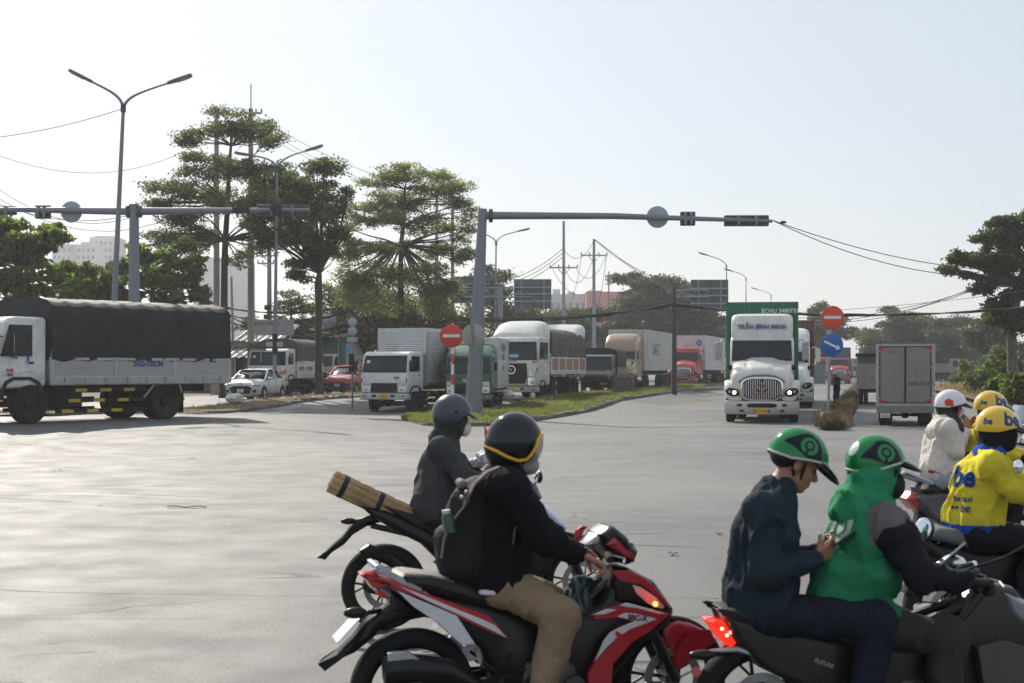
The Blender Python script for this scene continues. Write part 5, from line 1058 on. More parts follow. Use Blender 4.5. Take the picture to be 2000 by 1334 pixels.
# --- cars
def car(label, pos, rz, m, suv=False, ptxt='51H\n384.61', name='saloon_car'):
 rt = root(name, label, 'car', pos, rz); h = 1.62 if suv else 1.46; L = 4.4; hw = .86; zl = .3 if suv else .2
 # body sections along x: (x, halfwidth, z low, z top)
 S_ = [(0, .62, .38, .62), (-.06, .74, zl, .78), (-.3, .83, zl - .02, .88), (-.9, hw, zl, .98), (-1.35, hw, zl, 1.02), (-3.3, hw, zl, 1.05 if not suv else 1.1), (-3.9, hw - .02, zl + .02, 1.06 if not suv else 1.12), (-4.25, .78, .3, 1.0), (-L, .66, .42, .85)]
 if suv: S_ = [(x, a, b, c + .12) for x, a, b, c in S_]
 part(rt, 'body', m, lambda q: q.loft([[(x, y, z) for y, z in rr(hw_, a, b, .38, 26)] for x, hw_, a, b in S_]), ang=60)
 zb = .96 + (.14 if suv else 0)
 C_ = [(-1.1, .78, zb), (-1.5, .74, zb + .26), (-2.0, .66, h - .03), (-2.6, .64, h), (-3.2, .64, h - .04), (-3.7, .68, zb + .24), (-4.1, .72, zb + .02)]
 part(rt, 'cabin', M_GLASS, lambda q: q.loft([[(x, y, z) for y, z in ((-.8 * (a / .78), zb - .08), (-a, max(zb, zt - .1)), (-a * .9, zt), (a * .9, zt), (a, max(zb, zt - .1)), (.8 * (a / .78), zb - .08))] for x, a, zt in C_]), bevel=.02)
 part(rt, 'roof', m, lambda q: q.loft([[(x, -a, z - .015), (x, -a * .85, z + .022), (x, 0, z + .035), (x, a * .85, z + .022), (x, a, z - .015)] for x, a, z in ((-1.85, .63, h - .07), (-2.1, .63, h - .015), (-2.7, .62, h), (-3.3, .62, h - .05), (-3.5, .62, h - .15))], caps=False, closed=False), ang=60, recalc=False)
 for s in (-1, 1):
  for tt in ([(-1.05, s * .8, zb), (-1.9, s * .655, h - .05)], [(-2.65, s * .81, zb), (-2.62, s * .67, h - .03)], [(-4.05, s * .74, zb), (-3.3, s * .65, h - .05)]): part(rt, 'window_pillar', m, lambda q: q.tube(tt, .036, 6))
  part(rt, 'headlight', M_LENS, lambda q: q.add([(-.02, s * .5, zb - .3), (-.1, s * .78, zb - .28), (-.42, s * .855, zb - .14), (-.1, s * .62, zb - .2)], [(0, 1, 2, 3)]) if 0 else q.ell((-.2, s * .66, zb - .23), (.22, .19, .06), 14, 8, rot=Matrix.Rotation(-s * .9, 3, 'Z')), ang=60)
  part(rt, 'fog_light_recess', M_BLK, lambda q: q.ell((-.07, s * .62, .45 + (.1 if suv else 0)), (.09, .12, .1), 12, 8))
  part(rt, 'mirror', m, lambda q: q.ell((-1.35, s * .95, zb + .06), (.08, .12, .07), 12, 8), ang=60)
  part(rt, 'door_handle', M_CHR, lambda q: [q.cbox((x, s * .862, zb - .12), (.16, .02, .03)) for x in (-2.4, -3.3)])
  part(rt, 'door_seam', M_BLK, lambda q: [q.box(x - .006, x + .006, s * (hw - .003) - .006, s * (hw - .003) + .006, .35, zb) for x in (-1.45, -2.6, -3.55)])
  for x in (-.85, -3.5): part(rt, 'wheel_arch', M_BLK, lambda q: q.lathe((x, s * (hw - .09), .33), [(.375, -.1), (.375, .095), (.3, .095), (.3, -.1)], 'y', 24)); wheel(rt, x, s * (hw - .08), .325, .2, rim=M_ALU)
 part(rt, 'grille', M_BLK, lambda q: q.loft([[(x, y, z) for y, z in ((-.42, .33), (.42, .33), (.55, .58), (.35, .68), (-.35, .68), (-.55, .58))] for x in (-.1, .02)]), bevel=.01)
 part(rt, 'badge', M_CHR, lambda q: (q.tube([(-.02, .1 * math.cos(a), .78 + .055 * math.sin(a)) for a in np.linspace(0, 6.28, 13)], .008, 4), q.tube([(-.02, .045 * math.cos(a), .78 + .05 * math.sin(a)) for a in np.linspace(0, 6.28, 13)], .007, 4)))
 plate(rt, .03, 0, .46 + (.06 if suv else 0), ptxt, m=M_PLW, w=.3, h=.16); return rt
car('white saloon car waiting behind the dry verge left of the second lamp post', GX(470, 66), R(-90 - 9), paint('car_white', (.72, .74, .76), .22, dirt=.12), ptxt='51K\n384.61')
car('red crossover car right of the spreading tree', GX(658, 80), R(-90 - 12), paint('car_red', (.5, .03, .07), .25, dirt=.12), suv=True, ptxt='51K\n602.79', name='crossover_car')
car('dark car just behind the red crossover, mostly hidden', GX(682, 88), R(-90 - 12), paint('car_dark', (.04, .045, .06), .25, dirt=.12), suv=True, ptxt='51H\n118.20', name='crossover_car')
# ================================================================== STREET FURNITURE
def disc(q, c, r, t=.02, n=32): q.lathe(c, [(.001, 0), (r - .008, 0), (r, .006), (r, t), (r - .006, t + .004), (.001, t + .004)], 'y', n)
M_ROUNDB = mat('sign_back_grey', (.33, .38, .42), .5, .4, var=.08, dirt=.3, dcol=(.3, .29, .27))
def sighead(rt, x0, x1, z, h, y=0, n=3, visors=True):
 """signal head seen from behind"""
 o = part(rt, 'signal_head', M_GALVD, lambda q: q.box(x0, x1, y + .1, y + .34, z - h / 2, z + h / 2), bevel=.03)
 part(o, 'visor', M_BLK, lambda q: [q.cyl((x0 + (x1 - x0) * (i + .5) / n, y + .34, z), (x0 + (x1 - x0) * (i + .5) / n, y + .55, z), h * .38, 12) for i in range(n)])
 for x in (x0 + (x1 - x0) * .3, x0 + (x1 - x0) * .7): part(o, 'clamp', M_GALV, lambda q: q.box(x - .04, x + .04, y - .1, y + .12, z - h * .45, z + h * .45))
M_GALVD = mat('signal_dark', (.05, .06, .062), .55, var=.15, dirt=.3, dcol=(.12, .12, .11))
# left double mast
d = 55; g = GX(262, d); s = FPX / d
rt = root('signal_mast', 'thick grey signal mast behind the tarpaulin truck with an arm to either side', 'signal mast', g); L_ = lambda px, py: ((px - 262) / s, CH - (py - HY) / s - g.z)
z = L_(262, 413)[1]
part(rt, 'mast', M_GALV, lambda q: q.tube([(0, 0, 0), (0, 0, .02), (0, 0, z + .22)], [.3, .26, .18], 12), ang=25)
part(rt, 'mast_cap', M_GALV, lambda q: q.cyl((0, 0, z + .22), (0, 0, z + .27), .2, 12))
for xe, ze, n_ in ((L_(-60, 0)[0], L_(0, 408)[1], 'arm'), (L_(605, 0)[0], L_(0, 410)[1], 'arm')):
 part(rt, n_, M_GALV, lambda q: q.tube([(0, 0, z), ((xe) * .35, 0, z + (ze - z) * .35), (xe, 0, ze)], [.15, .125, .075], 12), ang=30)
 part(rt, 'flange', M_GALVD, lambda q: q.cyl((math.copysign(.18, xe), 0, z), (math.copysign(.28, xe), 0, z), .24, 12))
a, b = L_(137, 413)
part(rt, 'round_sign', M_ROUNDB, lambda q: disc(q, (a, .14, b), 21 / s, .03)); 
sighead(rt, L_(66, 0)[0], L_(95, 0)[0], L_(0, 413)[1], 26 / s, n=1); sighead(rt, L_(-25, 0)[0], L_(28, 0)[0], L_(0, 410)[1], 17 / s, n=2); sighead(rt, L_(500, 0)[0], L_(602, 0)[0], L_(0, 410)[1], 22 / s, n=3)
part(rt, 'camera_housing', M_BLK, lambda q: q.cyl((L_(540, 0)[0], -.25, L_(0, 408)[1]), (L_(540, 0)[0], .2, L_(0, 408)[1]), .2, 14))
part(rt, 'camera_housing', M_BLK, lambda q: q.box(L_(455, 0)[0], L_(488, 0)[0], -.14, -.05, L_(0, 413)[1] - .08, L_(0, 409)[1] + .05))
# right mast leaning slightly
g = GX(924, 52); g.z += .12; d = g.y; s = FPX / d
rt = root('signal_mast', 'leaning grey signal mast on the grass island with one long arm to the right', 'signal mast', g); L_ = lambda px, py: ((px - 924) / s, CH - (py - HY) / s - g.z)
t = L_(943, 408); M_RUST = mat('rust_streak', (.16, .1, .085), .8, var=.3)
part(rt, 'mast', M_GALV, lambda q: q.tube([(0, 0, -.05), (t[0] * .5, 0, t[1] * .5), (t[0], 0, t[1])], [.33, .25, .16], 10), ang=20)
part(rt, 'base_plate', M_GALV, lambda q: (q.box(-.4, .4, -.4, .4, -.08, .03), [q.cyl((a, b, 0), (a, b, .12), .03, 6) for a in (-.32, .32) for b in (-.32, .32)]))
part(rt, 'cable_duct', M_BLK, lambda q: q.box(t[0] * .25 + .2, t[0] * .25 + .32, .05, .2, 2.5, 5.2))
e = L_(1508, 432); m_ = L_(960, 421)
part(rt, 'arm', M_GALV, lambda q: q.tube([(t[0], 0, m_[1]), (m_[0] + .5, 0, m_[1]), (L_(1200, 0)[0], 0, L_(0, 422)[1]), (e[0], 0, e[1])], [.15, .14, .115, .06], 12), ang=30)
part(rt, 'flange', M_GALVD, lambda q: q.cyl((t[0] + .22, 0, m_[1]), (t[0] + .36, 0, m_[1]), .25, 12))
a, b = L_(1285, 423)
part(rt, 'round_sign', M_ROUNDB, lambda q: disc(q, (a, .14, b), 21.5 / s, .03))
sighead(rt, L_(1330, 0)[0], L_(1359, 0)[0], L_(0, 426)[1], 27 / s, n=1); sighead(rt, L_(1416, 0)[0], L_(1503, 0)[0], L_(0, 430)[1], 21 / s, n=3)
# street lamps
M_LHEAD = mat('lamp_head_grey', (.13, .14, .15), .5, .3, var=.1)
def lamp(label, d, base, fork, heads, gx=None, rb=.12, rtip=.035, group='double armed street lamps'):
 g = GX(base, d); s = FPX / d; rt = root('street_lamp', label, 'street lamp', g, 0, group); L_ = lambda px, py: Vector(((px - base) / s, 0, CH - (py - HY) / s - g.z))
 f = L_(*fork)
 part(rt, 'pole', M_GALV, lambda q: q.tube([(0, 0, -.05), f * .5, f], [rb, rb * .72, rb * .45], 10), ang=30)
 part(rt, 'collar', M_GALVD, lambda q: q.cyl(f * .985, f + Vector((0, 0, .12)), rb * .75, 8))
 for (hx, hy, mx_, my_) in heads:
  h = L_(hx, hy); m1 = L_(mx_, my_); k = 1 if hx > fork[0] else -1
  P = [f, f.lerp(Vector((f.x + (m1.x - f.x) * .35, 0, m1.z * .5 + f.z * .5)), 1), m1, h]
  Q = []
  for i in range(13):
   u = i / 12; a = (1 - u) ** 3; b_ = 3 * u * (1 - u) ** 2; c = 3 * u * u * (1 - u); dd = u ** 3
   Q.append(f * a + Vector((f.x + (m1.x - f.x) * .25, 0, f.z + (m1.z - f.z) * .8)) * b_ + m1 * c + h * dd)
  part(rt, 'arm', M_GALV, lambda q: q.tube(Q, [rb * .42 + (rtip - rb * .42) * i / 12 for i in range(13)], 8), ang=60)
  dr = (Q[-1] - Q[-2]).normalized(); e = h + dr * .75; up = Vector((-dr.z, 0, dr.x)) * (1 if dr.x > 0 else -1)
  o = part(rt, 'lamp_head', M_LHEAD, lambda q: q.loft([[c + Vector((0, y, 0)) * w_ + up * z_ for y, z_ in ((-1, -.02), (-.8, .06), (.8, .06), (1, -.02), (.8, -.05), (-.8, -.05))] for c, w_ in ((h - dr * .15, .05), (h, .1), (h + dr * .15, .15), (e - dr * .1, .15), (e, .07))]), bevel=.01)
  part(o, 'lens', M_LENS, lambda q: q.loft([[c + Vector((0, y, 0)) * w_ + up * z_ for y, z_ in ((-1, -.05), (1, -.05), (.9, -.075), (-.9, -.075))] for c, w_ in ((h + dr * .2, .1), (e - dr * .12, .1))]))
 return rt
lamp('tallest double armed street lamp at the left, in front of the signal mast', 50, 213, (241, 210), [(172, 156, 215, 178), (335, 160, 275, 180)], rb=.13)
lamp('double armed street lamp beside the spreading tree on the verge', 70, 536, (541, 330), [(488, 303, 520, 308), (602, 293, 570, 303)], rb=.11)
lamp('double armed street lamp just right of the leaning signal mast', 104, 966, (969, 475), [(945, 457, 958, 462), (1015, 451, 985, 458)], rb=.11)
lamp('single armed far lamp, tallest left of the green container', 130, 1419, (1419, 520), [(1380, 498, 1402, 505)], rb=.09, group='far single armed street lamps')
lamp('single armed far lamp, middle one behind the green container', 150, 1458, (1457, 545), [(1428, 529, 1445, 534)], rb=.09, group='far single armed street lamps')
lamp('single armed far lamp, smallest and lowest of the three', 186, 1506, (1506, 577), [(1478, 565, 1495, 570)], rb=.09, group='far single armed street lamps')
# utility poles
def upole(label, d, px, top, rb=.17, arms=(), trans=False, rod=0, lean=0, m=None, stuff=()):
 g = GX(px, d); s = FPX / d; rt = root('utility_pole', label, 'utility pole', g); h = CH - (top - HY) / s - g.z
 part(rt, 'pole', m or M_CONC, lambda q: q.tube([(0, 0, -.05), (lean * .5, 0, h * .5), (lean, 0, h)], [rb, rb * .8, rb * .58], 10), ang=30)
 for (ax, ay, hw) in arms:
  z = CH - (ay - HY) / s - g.z; x = (ax - px) / s; w_ = hw / s
  o = part(rt, 'crossarm', M_STEEL, lambda q: (q.cbox((x, -rb, z), (2 * w_, .1, .1)), q.tube([(x - w_ * .45, -rb, z), (0, -rb, z - w_ * .55)], .03, 5), q.tube([(x + w_ * .45, -rb, z), (0, -rb, z - w_ * .55)], .03, 5)))
  for k in (-.95, -.35, .35, .95):
   part(o, 'insulator', M_BLK, lambda q: q.lathe((x + k * w_, -rb, z), [(.02, 0), (.05, .05), (.03, .08), (.055, .12), (.03, .15), (.04, .2), (.01, .24)], 'z', 8))
 if rod: part(rt, 'lightning_rod', M_STEEL, lambda q: q.cyl((lean, 0, h - .1), (lean, 0, h + rod), .035, 6))
 if trans: part(rt, 'junction_box', M_CHAS, lambda q: [q.box(-.3 + .05 * i, .1 + .05 * i, -.4, -.16, z, z + .3) for i, z in enumerate(trans)], bevel=.02)
 return rt
upole('tall concrete pole rising through the tiered tree, left one of the pair', 79, 423, 212, rb=.2, arms=[(423, 223, 16)])
upole('tall concrete pole with a thin rod on top, right one of the pair', 76, 490, 212, rb=.2, arms=[(495, 222, 18)], rod=1.3)
upole('short concrete pole with a steel crossarm left of the second lamp', 92, 526, 465, rb=.2, arms=[(520, 500, 18), (520, 515, 16)], trans=(4.6, 5.2))
upole('concrete pole left of the pair behind the feathery tree', 98, 853, 370, rb=.17, arms=[(853, 380, 12)])
upole('concrete pole right of the pair behind the feathery tree', 100, 884, 362, rb=.17, arms=[(884, 372, 14)])
upole('grey utility pole with one low crossarm, left of the two central poles', 105, 1101, 432, rb=.16, arms=[(1101, 523, 28)], m=M_GALVL)
upole('grey utility pole with a high crossarm, right of the two central poles', 108, 1160, 467, rb=.17, arms=[(1160, 499, 26)], m=M_GALVL)
upole('thin far pole with two short crossarms beside the red factory', 170, 1189, 530, rb=.13, arms=[(1189, 540, 7), (1189, 555, 7)])
upole('dark pole carrying the lone sign panel behind the grass island', 84, 1317, 562, rb=.17, m=mat('dark_pole', (.05, .05, .048), .8, var=.3))
upole('slanting short concrete stub between the shack roofs', 84, 457, 540, rb=.1, lean=-.15)
# gantry panels seen from behind
M_PANEL = mat('panel_back', (.12, .165, .19), .6, .3, var=.2, scale=1.2, dirt=.75, dcol=(.16, .09, .05), dscale=1.3)
def panel(rt, L_, x0, y0, x1, y1):
 a, b = L_(x0, y1), L_(x1, y0)
 o = part(rt, 'sign_panel', M_PANEL, lambda q: q.box(a.x, b.x, .1, .16, a.z, b.z), bevel=.01)
 part(o, 'stiffener', M_GALVL, lambda q: [q.box(a.x, b.x, .02, .1, z - .05, z + .05) for z in (a.z + (b.z - a.z) * .25, a.z + (b.z - a.z) * .5, a.z + (b.z - a.z) * .72)] + [q.box(x - .04, x + .04, .05, .1, a.z, b.z) for x in (a.x + (b.x - a.x) * .2, a.x + (b.x - a.x) * .8)])
d = 96; g = GX(977, d); s = FPX / d; rt = root('sign_gantry', 'overhead sign gantry with two rusty blue panels seen from behind, right of the signal mast', 'sign gantry', g); L_ = lambda px, py: Vector(((px - 977) / s, 0, CH - (py - HY) / s - g.z))
part(rt, 'post', M_GALVL, lambda q: q.cyl((0, .35, -.05), L_(977, 560) + Vector((0, .35, 0)), .17, 12))
panel(rt, L_, 882, 540, 955, 592); panel(rt, L_, 1004, 545, 1077, 603)
def truss(q, L_, xa, xb, yt, yb, n=8):
 for yy in (.3, .0):
  q.tube([L_(xa, yt) + Vector((0, yy, 0)), L_(xb, yt) + Vector((0, yy, 0))], .05, 6); q.tube([L_(xa, yb) + Vector((0, yy, 0)), L_(xb, yb) + Vector((0, yy, 0))], .05, 6)
 for i in range(n):
  a = xa + (xb - xa) * i / n; b = xa + (xb - xa) * (i + 1) / n; q.tube([L_(a, yt if i % 2 else yb), L_(b, yb if i % 2 else yt)], .03, 5)
part(rt, 'truss', M_GALVL, lambda q: truss(q, L_, 884, 1040, 562, 580))
d = 84.5; g = GX(1320, d); s = FPX / d; rt = root('sign_panel_arm', 'single rusty blue sign panel on a truss arm left of the green container', 'sign', Vector((g.x, g.y, 0))); g2 = Vector((g.x, g.y, 0)); L_ = lambda px, py: Vector(((px - 1320) / s, 0, CH - (py - HY) / s))
panel(rt, L_, 1350, 546, 1423, 608); part(rt, 'truss', M_GALVL, lambda q: truss(q, L_, 1322, 1385, 567, 580, 5))
# signs
M_WSGN = mat('sign_white', (.78, .78, .78), .5, var=.05, dirt=.2); M_BLUE = mat('sign_blue', (.015, .12, .42), .45, var=.08, dirt=.1)
def noentry(rt, c, r, red=M_REDP):
 o = part(rt, 'no_entry_disc', red, lambda q: disc(q, c, r, .02, 40)); part(o, 'white_bar', M_WSGN, lambda q: q.box(c[0] - r * .72, c[0] + r * .72, c[1] - .006, c[1], c[2] - r * .13, c[2] + r * .13))
d = 50.5; g = GX(884, d); g.z += .12; s = FPX / d; rt = root('no_entry_sign', 'round no entry sign on a red and white banded post by the delivery truck', 'road sign', g); zc = CH - (656 - HY) / s - g.z
noentry(rt, (-2 / s, -.08, zc), 23 / s)
for i in range(9):
 z0 = zc - 1.9 + i * .36 - .9
 if z0 < 3.0: part(rt, 'post_band', M_REDP if i % 2 else M_WSGN, lambda q: q.cyl((0, 0, max(-.05, z0)), (0, 0, z0 + .36), .055, 12))
d = 46.5; g = GX(944, d); g.z += .12; s = FPX / d; rt = root('round_sign', 'round sign seen from behind on a thin leaning post in front of the signal mast', 'road sign', g); L_ = lambda px, py: Vector(((px - 944) / s, 0, CH - (py - HY) / s - g.z))
part(rt, 'post', M_GALV, lambda q: q.tube([(0, 0, -.05), L_(916, 588)], .04, 8)); c = L_(925, 655); M_BEI = mat('sign_back_beige', (.36, .35, .32), .5, .3, var=.1, dirt=.3)
part(rt, 'disc', M_BEI, lambda q: disc(q, (c.x, .05, c.z), 23 / s, .02, 40))
g = G(1617, 822, .12); s = FPX / g.y; rt = root('no_entry_sign', 'orange red no entry sign above a blue arrow disc on the median post', 'road sign', g); zt = CH - (620 - HY) / s - g.z; zb_ = CH - (674 - HY) / s - g.z
part(rt, 'post', M_GALVL, lambda q: q.cyl((0, 0, -.1), (.1, 0, zt + .3), .042, 10))
noentry(rt, (.13, -.1, zt), 22.5 / s, mat('sign_orange_red', (.7, .07, .02), .45, var=.06)); 
o = part(rt, 'blue_disc', M_BLUE, lambda q: disc(q, (.11, -.1, zb_), 22 / s, .02, 40))
A = Vector((.11, -.108, zb_)); u = Vector((.87, 0, -.42)).normalized(); v = Vector((.42, 0, .87)).normalized(); k = 22 / s
part(o, 'arrow', M_WSGN, lambda q: (q.add([A + u * x * k + v * y * k for x, y in ((-.78, -.1), (.45, -.1), (.45, -.26), (.82, 0), (.45, .26), (.45, .1), (-.78, .1))], [tuple(range(7))])), recalc=False)
d = 60; g = GX(688, d); s = FPX / d; rt = root('sign_post', 'thin post with two round sign backs and small signal lights by the red car', 'sign post', g); L_ = lambda px, py: Vector(((px - 688) / s, 0, CH - (py - HY) / s - g.z))
part(rt, 'post', M_GALV, lambda q: q.cyl((0, .05, -.05), L_(688, 618) + Vector((0, .05, 0)), .04, 8))
for py in (629, 647): c = L_(688, py); part(rt, 'round_sign', M_ROUNDB, lambda q: disc(q, (c.x, 0, c.z), 9 / s, .02, 24))
c = L_(688, 663); part(rt, 'plate', M_ROUNDB, lambda q: q.cbox((c.x, 0, c.z), (20 / s, .02, 10 / s)))
c = L_(680, 685); part(rt, 'blue_street_sign', mat('street_sign_blue', (.03, .28, .6), .5, var=.05), lambda q: q.cbox((c.x, -.08, c.z), (12 / s, .02, 8 / s)))
for py, hh in ((702, 22), (720, 12)):
 c = L_(687, py); o = part(rt, 'signal_light', M_BLK, lambda q: q.cbox((c.x, -.1, c.z), (.22, .2, hh / s)), bevel=.02); part(o, 'visor', M_BLK, lambda q: [q.cyl((c.x, -.2, c.z + dz), (c.x, -.38, c.z + dz), .08, 10) for dz in ((-.12, .12) if hh > 15 else (0,))])
d = 69.5; g = GX(538, d); rt = root('plate_pair', 'pair of small pale plates fixed across the second lamp post', 'plates', Wp(537, 672, d)); 
part(rt, 'plate', M_ROUNDB, lambda q: q.box(-.4, -.08, -.1, -.08, -.12, .1)); part(rt, 'plate', M_ROUNDB, lambda q: q.box(.06, .4, -.1, -.08, -.12, .1)); part(rt, 'band', M_BLK, lambda q: q.cyl((0, 0, -.5), (0, 0, .5), .14, 8))
for px, py, d, c_ in ((1925, 707, 150, 'blue road sign with an arrow far behind the tip lorry'), (1960, 712, 120, 'wide blue street name sign at the foot of the right bank')):
 g = GX(px, d); s = FPX / d; h = CH - (py - HY) / s - g.z; rt = root('blue_sign', c_, 'road sign', g); part(rt, 'post', M_GALVL, lambda q: q.cyl((0, .04, 0), (0, .04, h + .2), .04, 6)); part(rt, 'panel', M_BLUE, lambda q: q.cbox((0, 0, h), (14 / s, .03, (12 if px < 1950 else 8) / s)))
 part(rt, 'arrow', M_WSGN, lambda q: q.tube([(-.2, -.03, h - .1), (.2, -.03, h + .1)], .03, 4))
# concrete end block, barrier and blocks
rt = root('concrete_block', 'weathered concrete block at the near end of the weedy median', 'concrete block', G(1614, 838), R(10)); part(rt, 'block', M_KERB, lambda q: q.loft([[(-.22, -.15, 0), (.22, -.15, 0), (.22, .2, 0), (-.22, .2, 0)], [(-.13, -.1, .5), (.13, -.1, .5), (.13, .15, .5), (-.13, .15, .5)]]), bevel=.03)
for i in range(4):
 o = part(None, 'kerb_block', M_KERB, lambda q: q.box(-.45, .45, -.2, .2, 0, .4), bevel=.03); tag(o, ['leftmost', 'second', 'third', 'rightmost'][i] + ' of four grey concrete blocks in a row at the right edge', 'concrete block', 'concrete blocks at the right edge'); o.location = GX(1965 + 14 * i, 40 - i * .4); o.rotation_euler = (0, 0, random.uniform(-.2, .2))
# far green hoarding
for lb, px0, px1, d in (('green hoarding beside the far road on the right', 1905, 1945, 165), ('pale green fence panels left of the distant red lorry', 1588, 1612, 150)):
 a, b = GX(px0, d), GX(px1, d); rt = root('hoarding', lb, 'fence', a, 0); w_ = b.x - a.x
 for i in range(4): part(rt, 'panel', mat('hoarding_green', (.1, .2, .17), .7, dirt=.3), lambda q: q.box(w_ * i / 4 + .02, w_ * (i + 1) / 4 - .02, 0, .05, .1, 2.1))
 part(rt, 'post', M_GALVL, lambda q: [q.box(w_ * i / 4 - .03, w_ * i / 4 + .03, .05, .12, 0, 2.2) for i in range(5)])
# cables
def cable(label, a, b, sag, r=.018, n=18, mid=None, bundle=1, grp='overhead cables'):
 """a,b = (px,py,d)"""
 A, B = Wp(*a), Wp(*b); q = MB()
 for k in range(bundle):
  P = []; off = Vector((0, (k % 3) * .05, (k // 3) * .06)); ss = sag * (1 + .06 * k)
  for i in range(n + 1):
   u = i / n; P.append(A.lerp(B, u) + Vector((0, 0, -4 * ss * u * (1 - u) + (.03 * math.sin(u * 40 + k * 2) if bundle > 1 else 0))) + off)
  q.tube(P, r, 4)
 o = q.build('cable', M_CABLE, None, recalc=False); return tag(o, label, 'cable', grp)
cable('thin wire from the left edge up to the fork of the tallest lamp', (-40, 272, 50), (237, 213, 50), .15, .012)
cable('thin slack wire crossing behind the tallest lamp to the tiered tree', (-60, 280, 60), (423, 258, 78), 1.7, .012)
cable('wire sagging from the upper left edge to the left concrete pole', (-60, 325, 62), (423, 300, 78), 3.1, .014)
cable('second wire sagging from the left edge to the right concrete pole', (-60, 350, 62), (490, 310, 76), 3.0, .014)
cable('low dark wire from the left edge behind the mast arm', (-60, 372, 62), (423, 330, 78), 2.0, .016)
cable('wire dropping from the left concrete pole to the mast', (262, 400, 56), (490, 268, 76), .5, .012)
for i in range(3): cable(['upper', 'middle', 'lower'][i] + ' wire running from the right concrete pole to the feathery tree poles', (492, 222 + i * 14, 76), (853 if i % 2 else 884, 376 + i * 8, 98), .8, .014)
for i in range(3): cable(['upper', 'middle', 'lower'][i] + ' wire of the three between the feathery tree and the left central pole', (884, 540 + i * 7, 100), (1098, 487 + i * 8, 105), 1.2, .022)
for i in range(2): cable(['wire looping between the tops of the two central poles', 'wire looping between the crossarms of the two central poles'][i], (1103, 490 + 34 * i, 105), (1160, 470 + 30 * i, 108), .9 + .6 * i, .02)
for i, (a, b) in enumerate((((1078, 523, 105), (1160, 560, 108)), ((1124, 523, 105), (1184, 499, 108)), ((1101, 600, 105), (1136, 499, 108)), ((1160, 600, 108), (1184, 500, 108)))): cable('slack jumper wire %s' % ['left of the two central poles', 'joining the two central crossarms', 'below the left central crossarm', 'below the right central crossarm'][i], a, b, 1.2, .018)
cable('long wires from the right central pole over the green container to the trees', (1162, 468, 108), (1935, 552, 76), 3.6, .02, bundle=3, n=30)
cable('thick bundle of black cables crossing the whole road at lorry roof height', (1317, 597, 84), (2060, 598, 70), .45, .026, bundle=8, n=30)
cable('sagging bundle of black cables left of the dark pole', (640, 590, 92), (1317, 596, 84), .9, .026, bundle=7, n=30)
cable('thin wire a little above the cable bundle at the right', (1560, 610, 80), (2050, 562, 70), .15, .012)
for i in range(2): cable(['upper', 'lower'][i] + ' guy wire from the tip of the right signal arm to the overhanging tree', (1508, 430, 60), (1990, 528 + i * 6, 78), .55 + .35 * i, .02, grp='guy wires')
rt = root('wire_insulator', 'small dark insulator on the guy wire beyond the signal arm tip', 'insulator', Wp(1530, 434, 61)); part(rt, 'body', M_BLK, lambda q: q.ell((0, 0, 0), (.14, .05, .06), 10, 8))
for i, (y0, y1) in enumerate(((600, 588), (612, 596), (622, 618), (608, 632))): cable('tangled cable bundle %s behind the shacks' % ['running highest', 'running second highest', 'in the middle', 'running lowest'][i], (430, y0, 88), (720, y1, 92), .5 + .2 * i, .024, bundle=5)
cable('cable bundle through the leafy trees at the left', (-60, 530, 64), (300, 572, 66), .3, .024, bundle=4)
# litter on verge and island
def blob(label, px, py, r, m, name='litter', cat='litter', group=None, flat=.5, dz=.12, seed=0):
 rng = random.Random(seed); q = MB(); q.ell((0, 0, r * flat), (r, r, r * flat), 9, 6); q.v = [tuple(Vector(v) * (1 + .35 * mnoise.noise(Vector(v) * 3 / r + Vector((seed, 0, 0))))) for v in q.v]
 o = q.build(name, m, None, ang=20); o.location = G(px, py, dz); o.rotation_euler = (0, 0, rng.random() * 6); return tag(o, label, cat, group)
M_BAGW = mat('white_sack', (.62, .62, .6), .6, var=.15)
blob('crumpled white sack on the dry verge by the white saloon car', 458, 789, .38, M_BAGW, flat=.6); blob('white polystyrene piece standing in the grass in front of the heavy truck', 993, 783, .26, M_BAGW, flat=.9, dz=.25)
blob('small white scrap in the grass right of the polystyrene piece', 1040, 780, .12, M_BAGW, dz=.3, flat=1.2); blob('white scrap in the grass beside the leaning mast', 952, 788, .16, M_BAGW, dz=.25, flat=1.3)
for i in range(14): blob('small pale litter scrap on the dry verge', 470 + i * 16 + random.uniform(-5, 5), 786 - i * 1.0 + random.uniform(-3, 3), random.uniform(.05, .13), M_BAGW, group='litter scraps on the dry verge', seed=i)
rt = root('covered_stall', 'dark covered roadside stall on the island in front of the tan lorry', 'stall', GX(1217, 76), R(-10)); M_CL = mat('stall_cloth', (.09, .085, .08), .9, var=.4, scale=3)
part(rt, 'cover', M_CL, lambda q: q.loft([[(x * k, y * k, z) for x, y in ((-.55, -.4), (0, -.5), (.55, -.4), (.6, .4), (0, .5), (-.6, .4))] for z, k in ((.15, 1.1), (.6, .95), (1.0, .8), (1.12, .55))]), ang=30); part(rt, 'red_top', M_REDP, lambda q: q.box(-.25, .3, -.2, .2, 1.12, 1.17))
for i in range(3):
 o = part(None, 'plank_pile', mat('old_board', (.24, .2, .15), .9, var=.3, dirt=.4), lambda q: [q.cbox((random.uniform(-.5, .5), random.uniform(-.5, .5), .1 + .07 * k), (2.6, .5, .05), rot=Matrix.Rotation(random.uniform(-.4, .4), 3, 'Z')) for k in range(3)]); o.location = GX(1345 + i * 22, 88 + 4 * i) + Vector((0, 0, .12)); tag(o, 'pile of old boards lying %s' % ['nearest the dark pole', 'between two other board piles', 'farthest from the dark pole'][i], 'boards', 'piles of old boards on the island end')
V3_ = lambda *a: Vector(a)
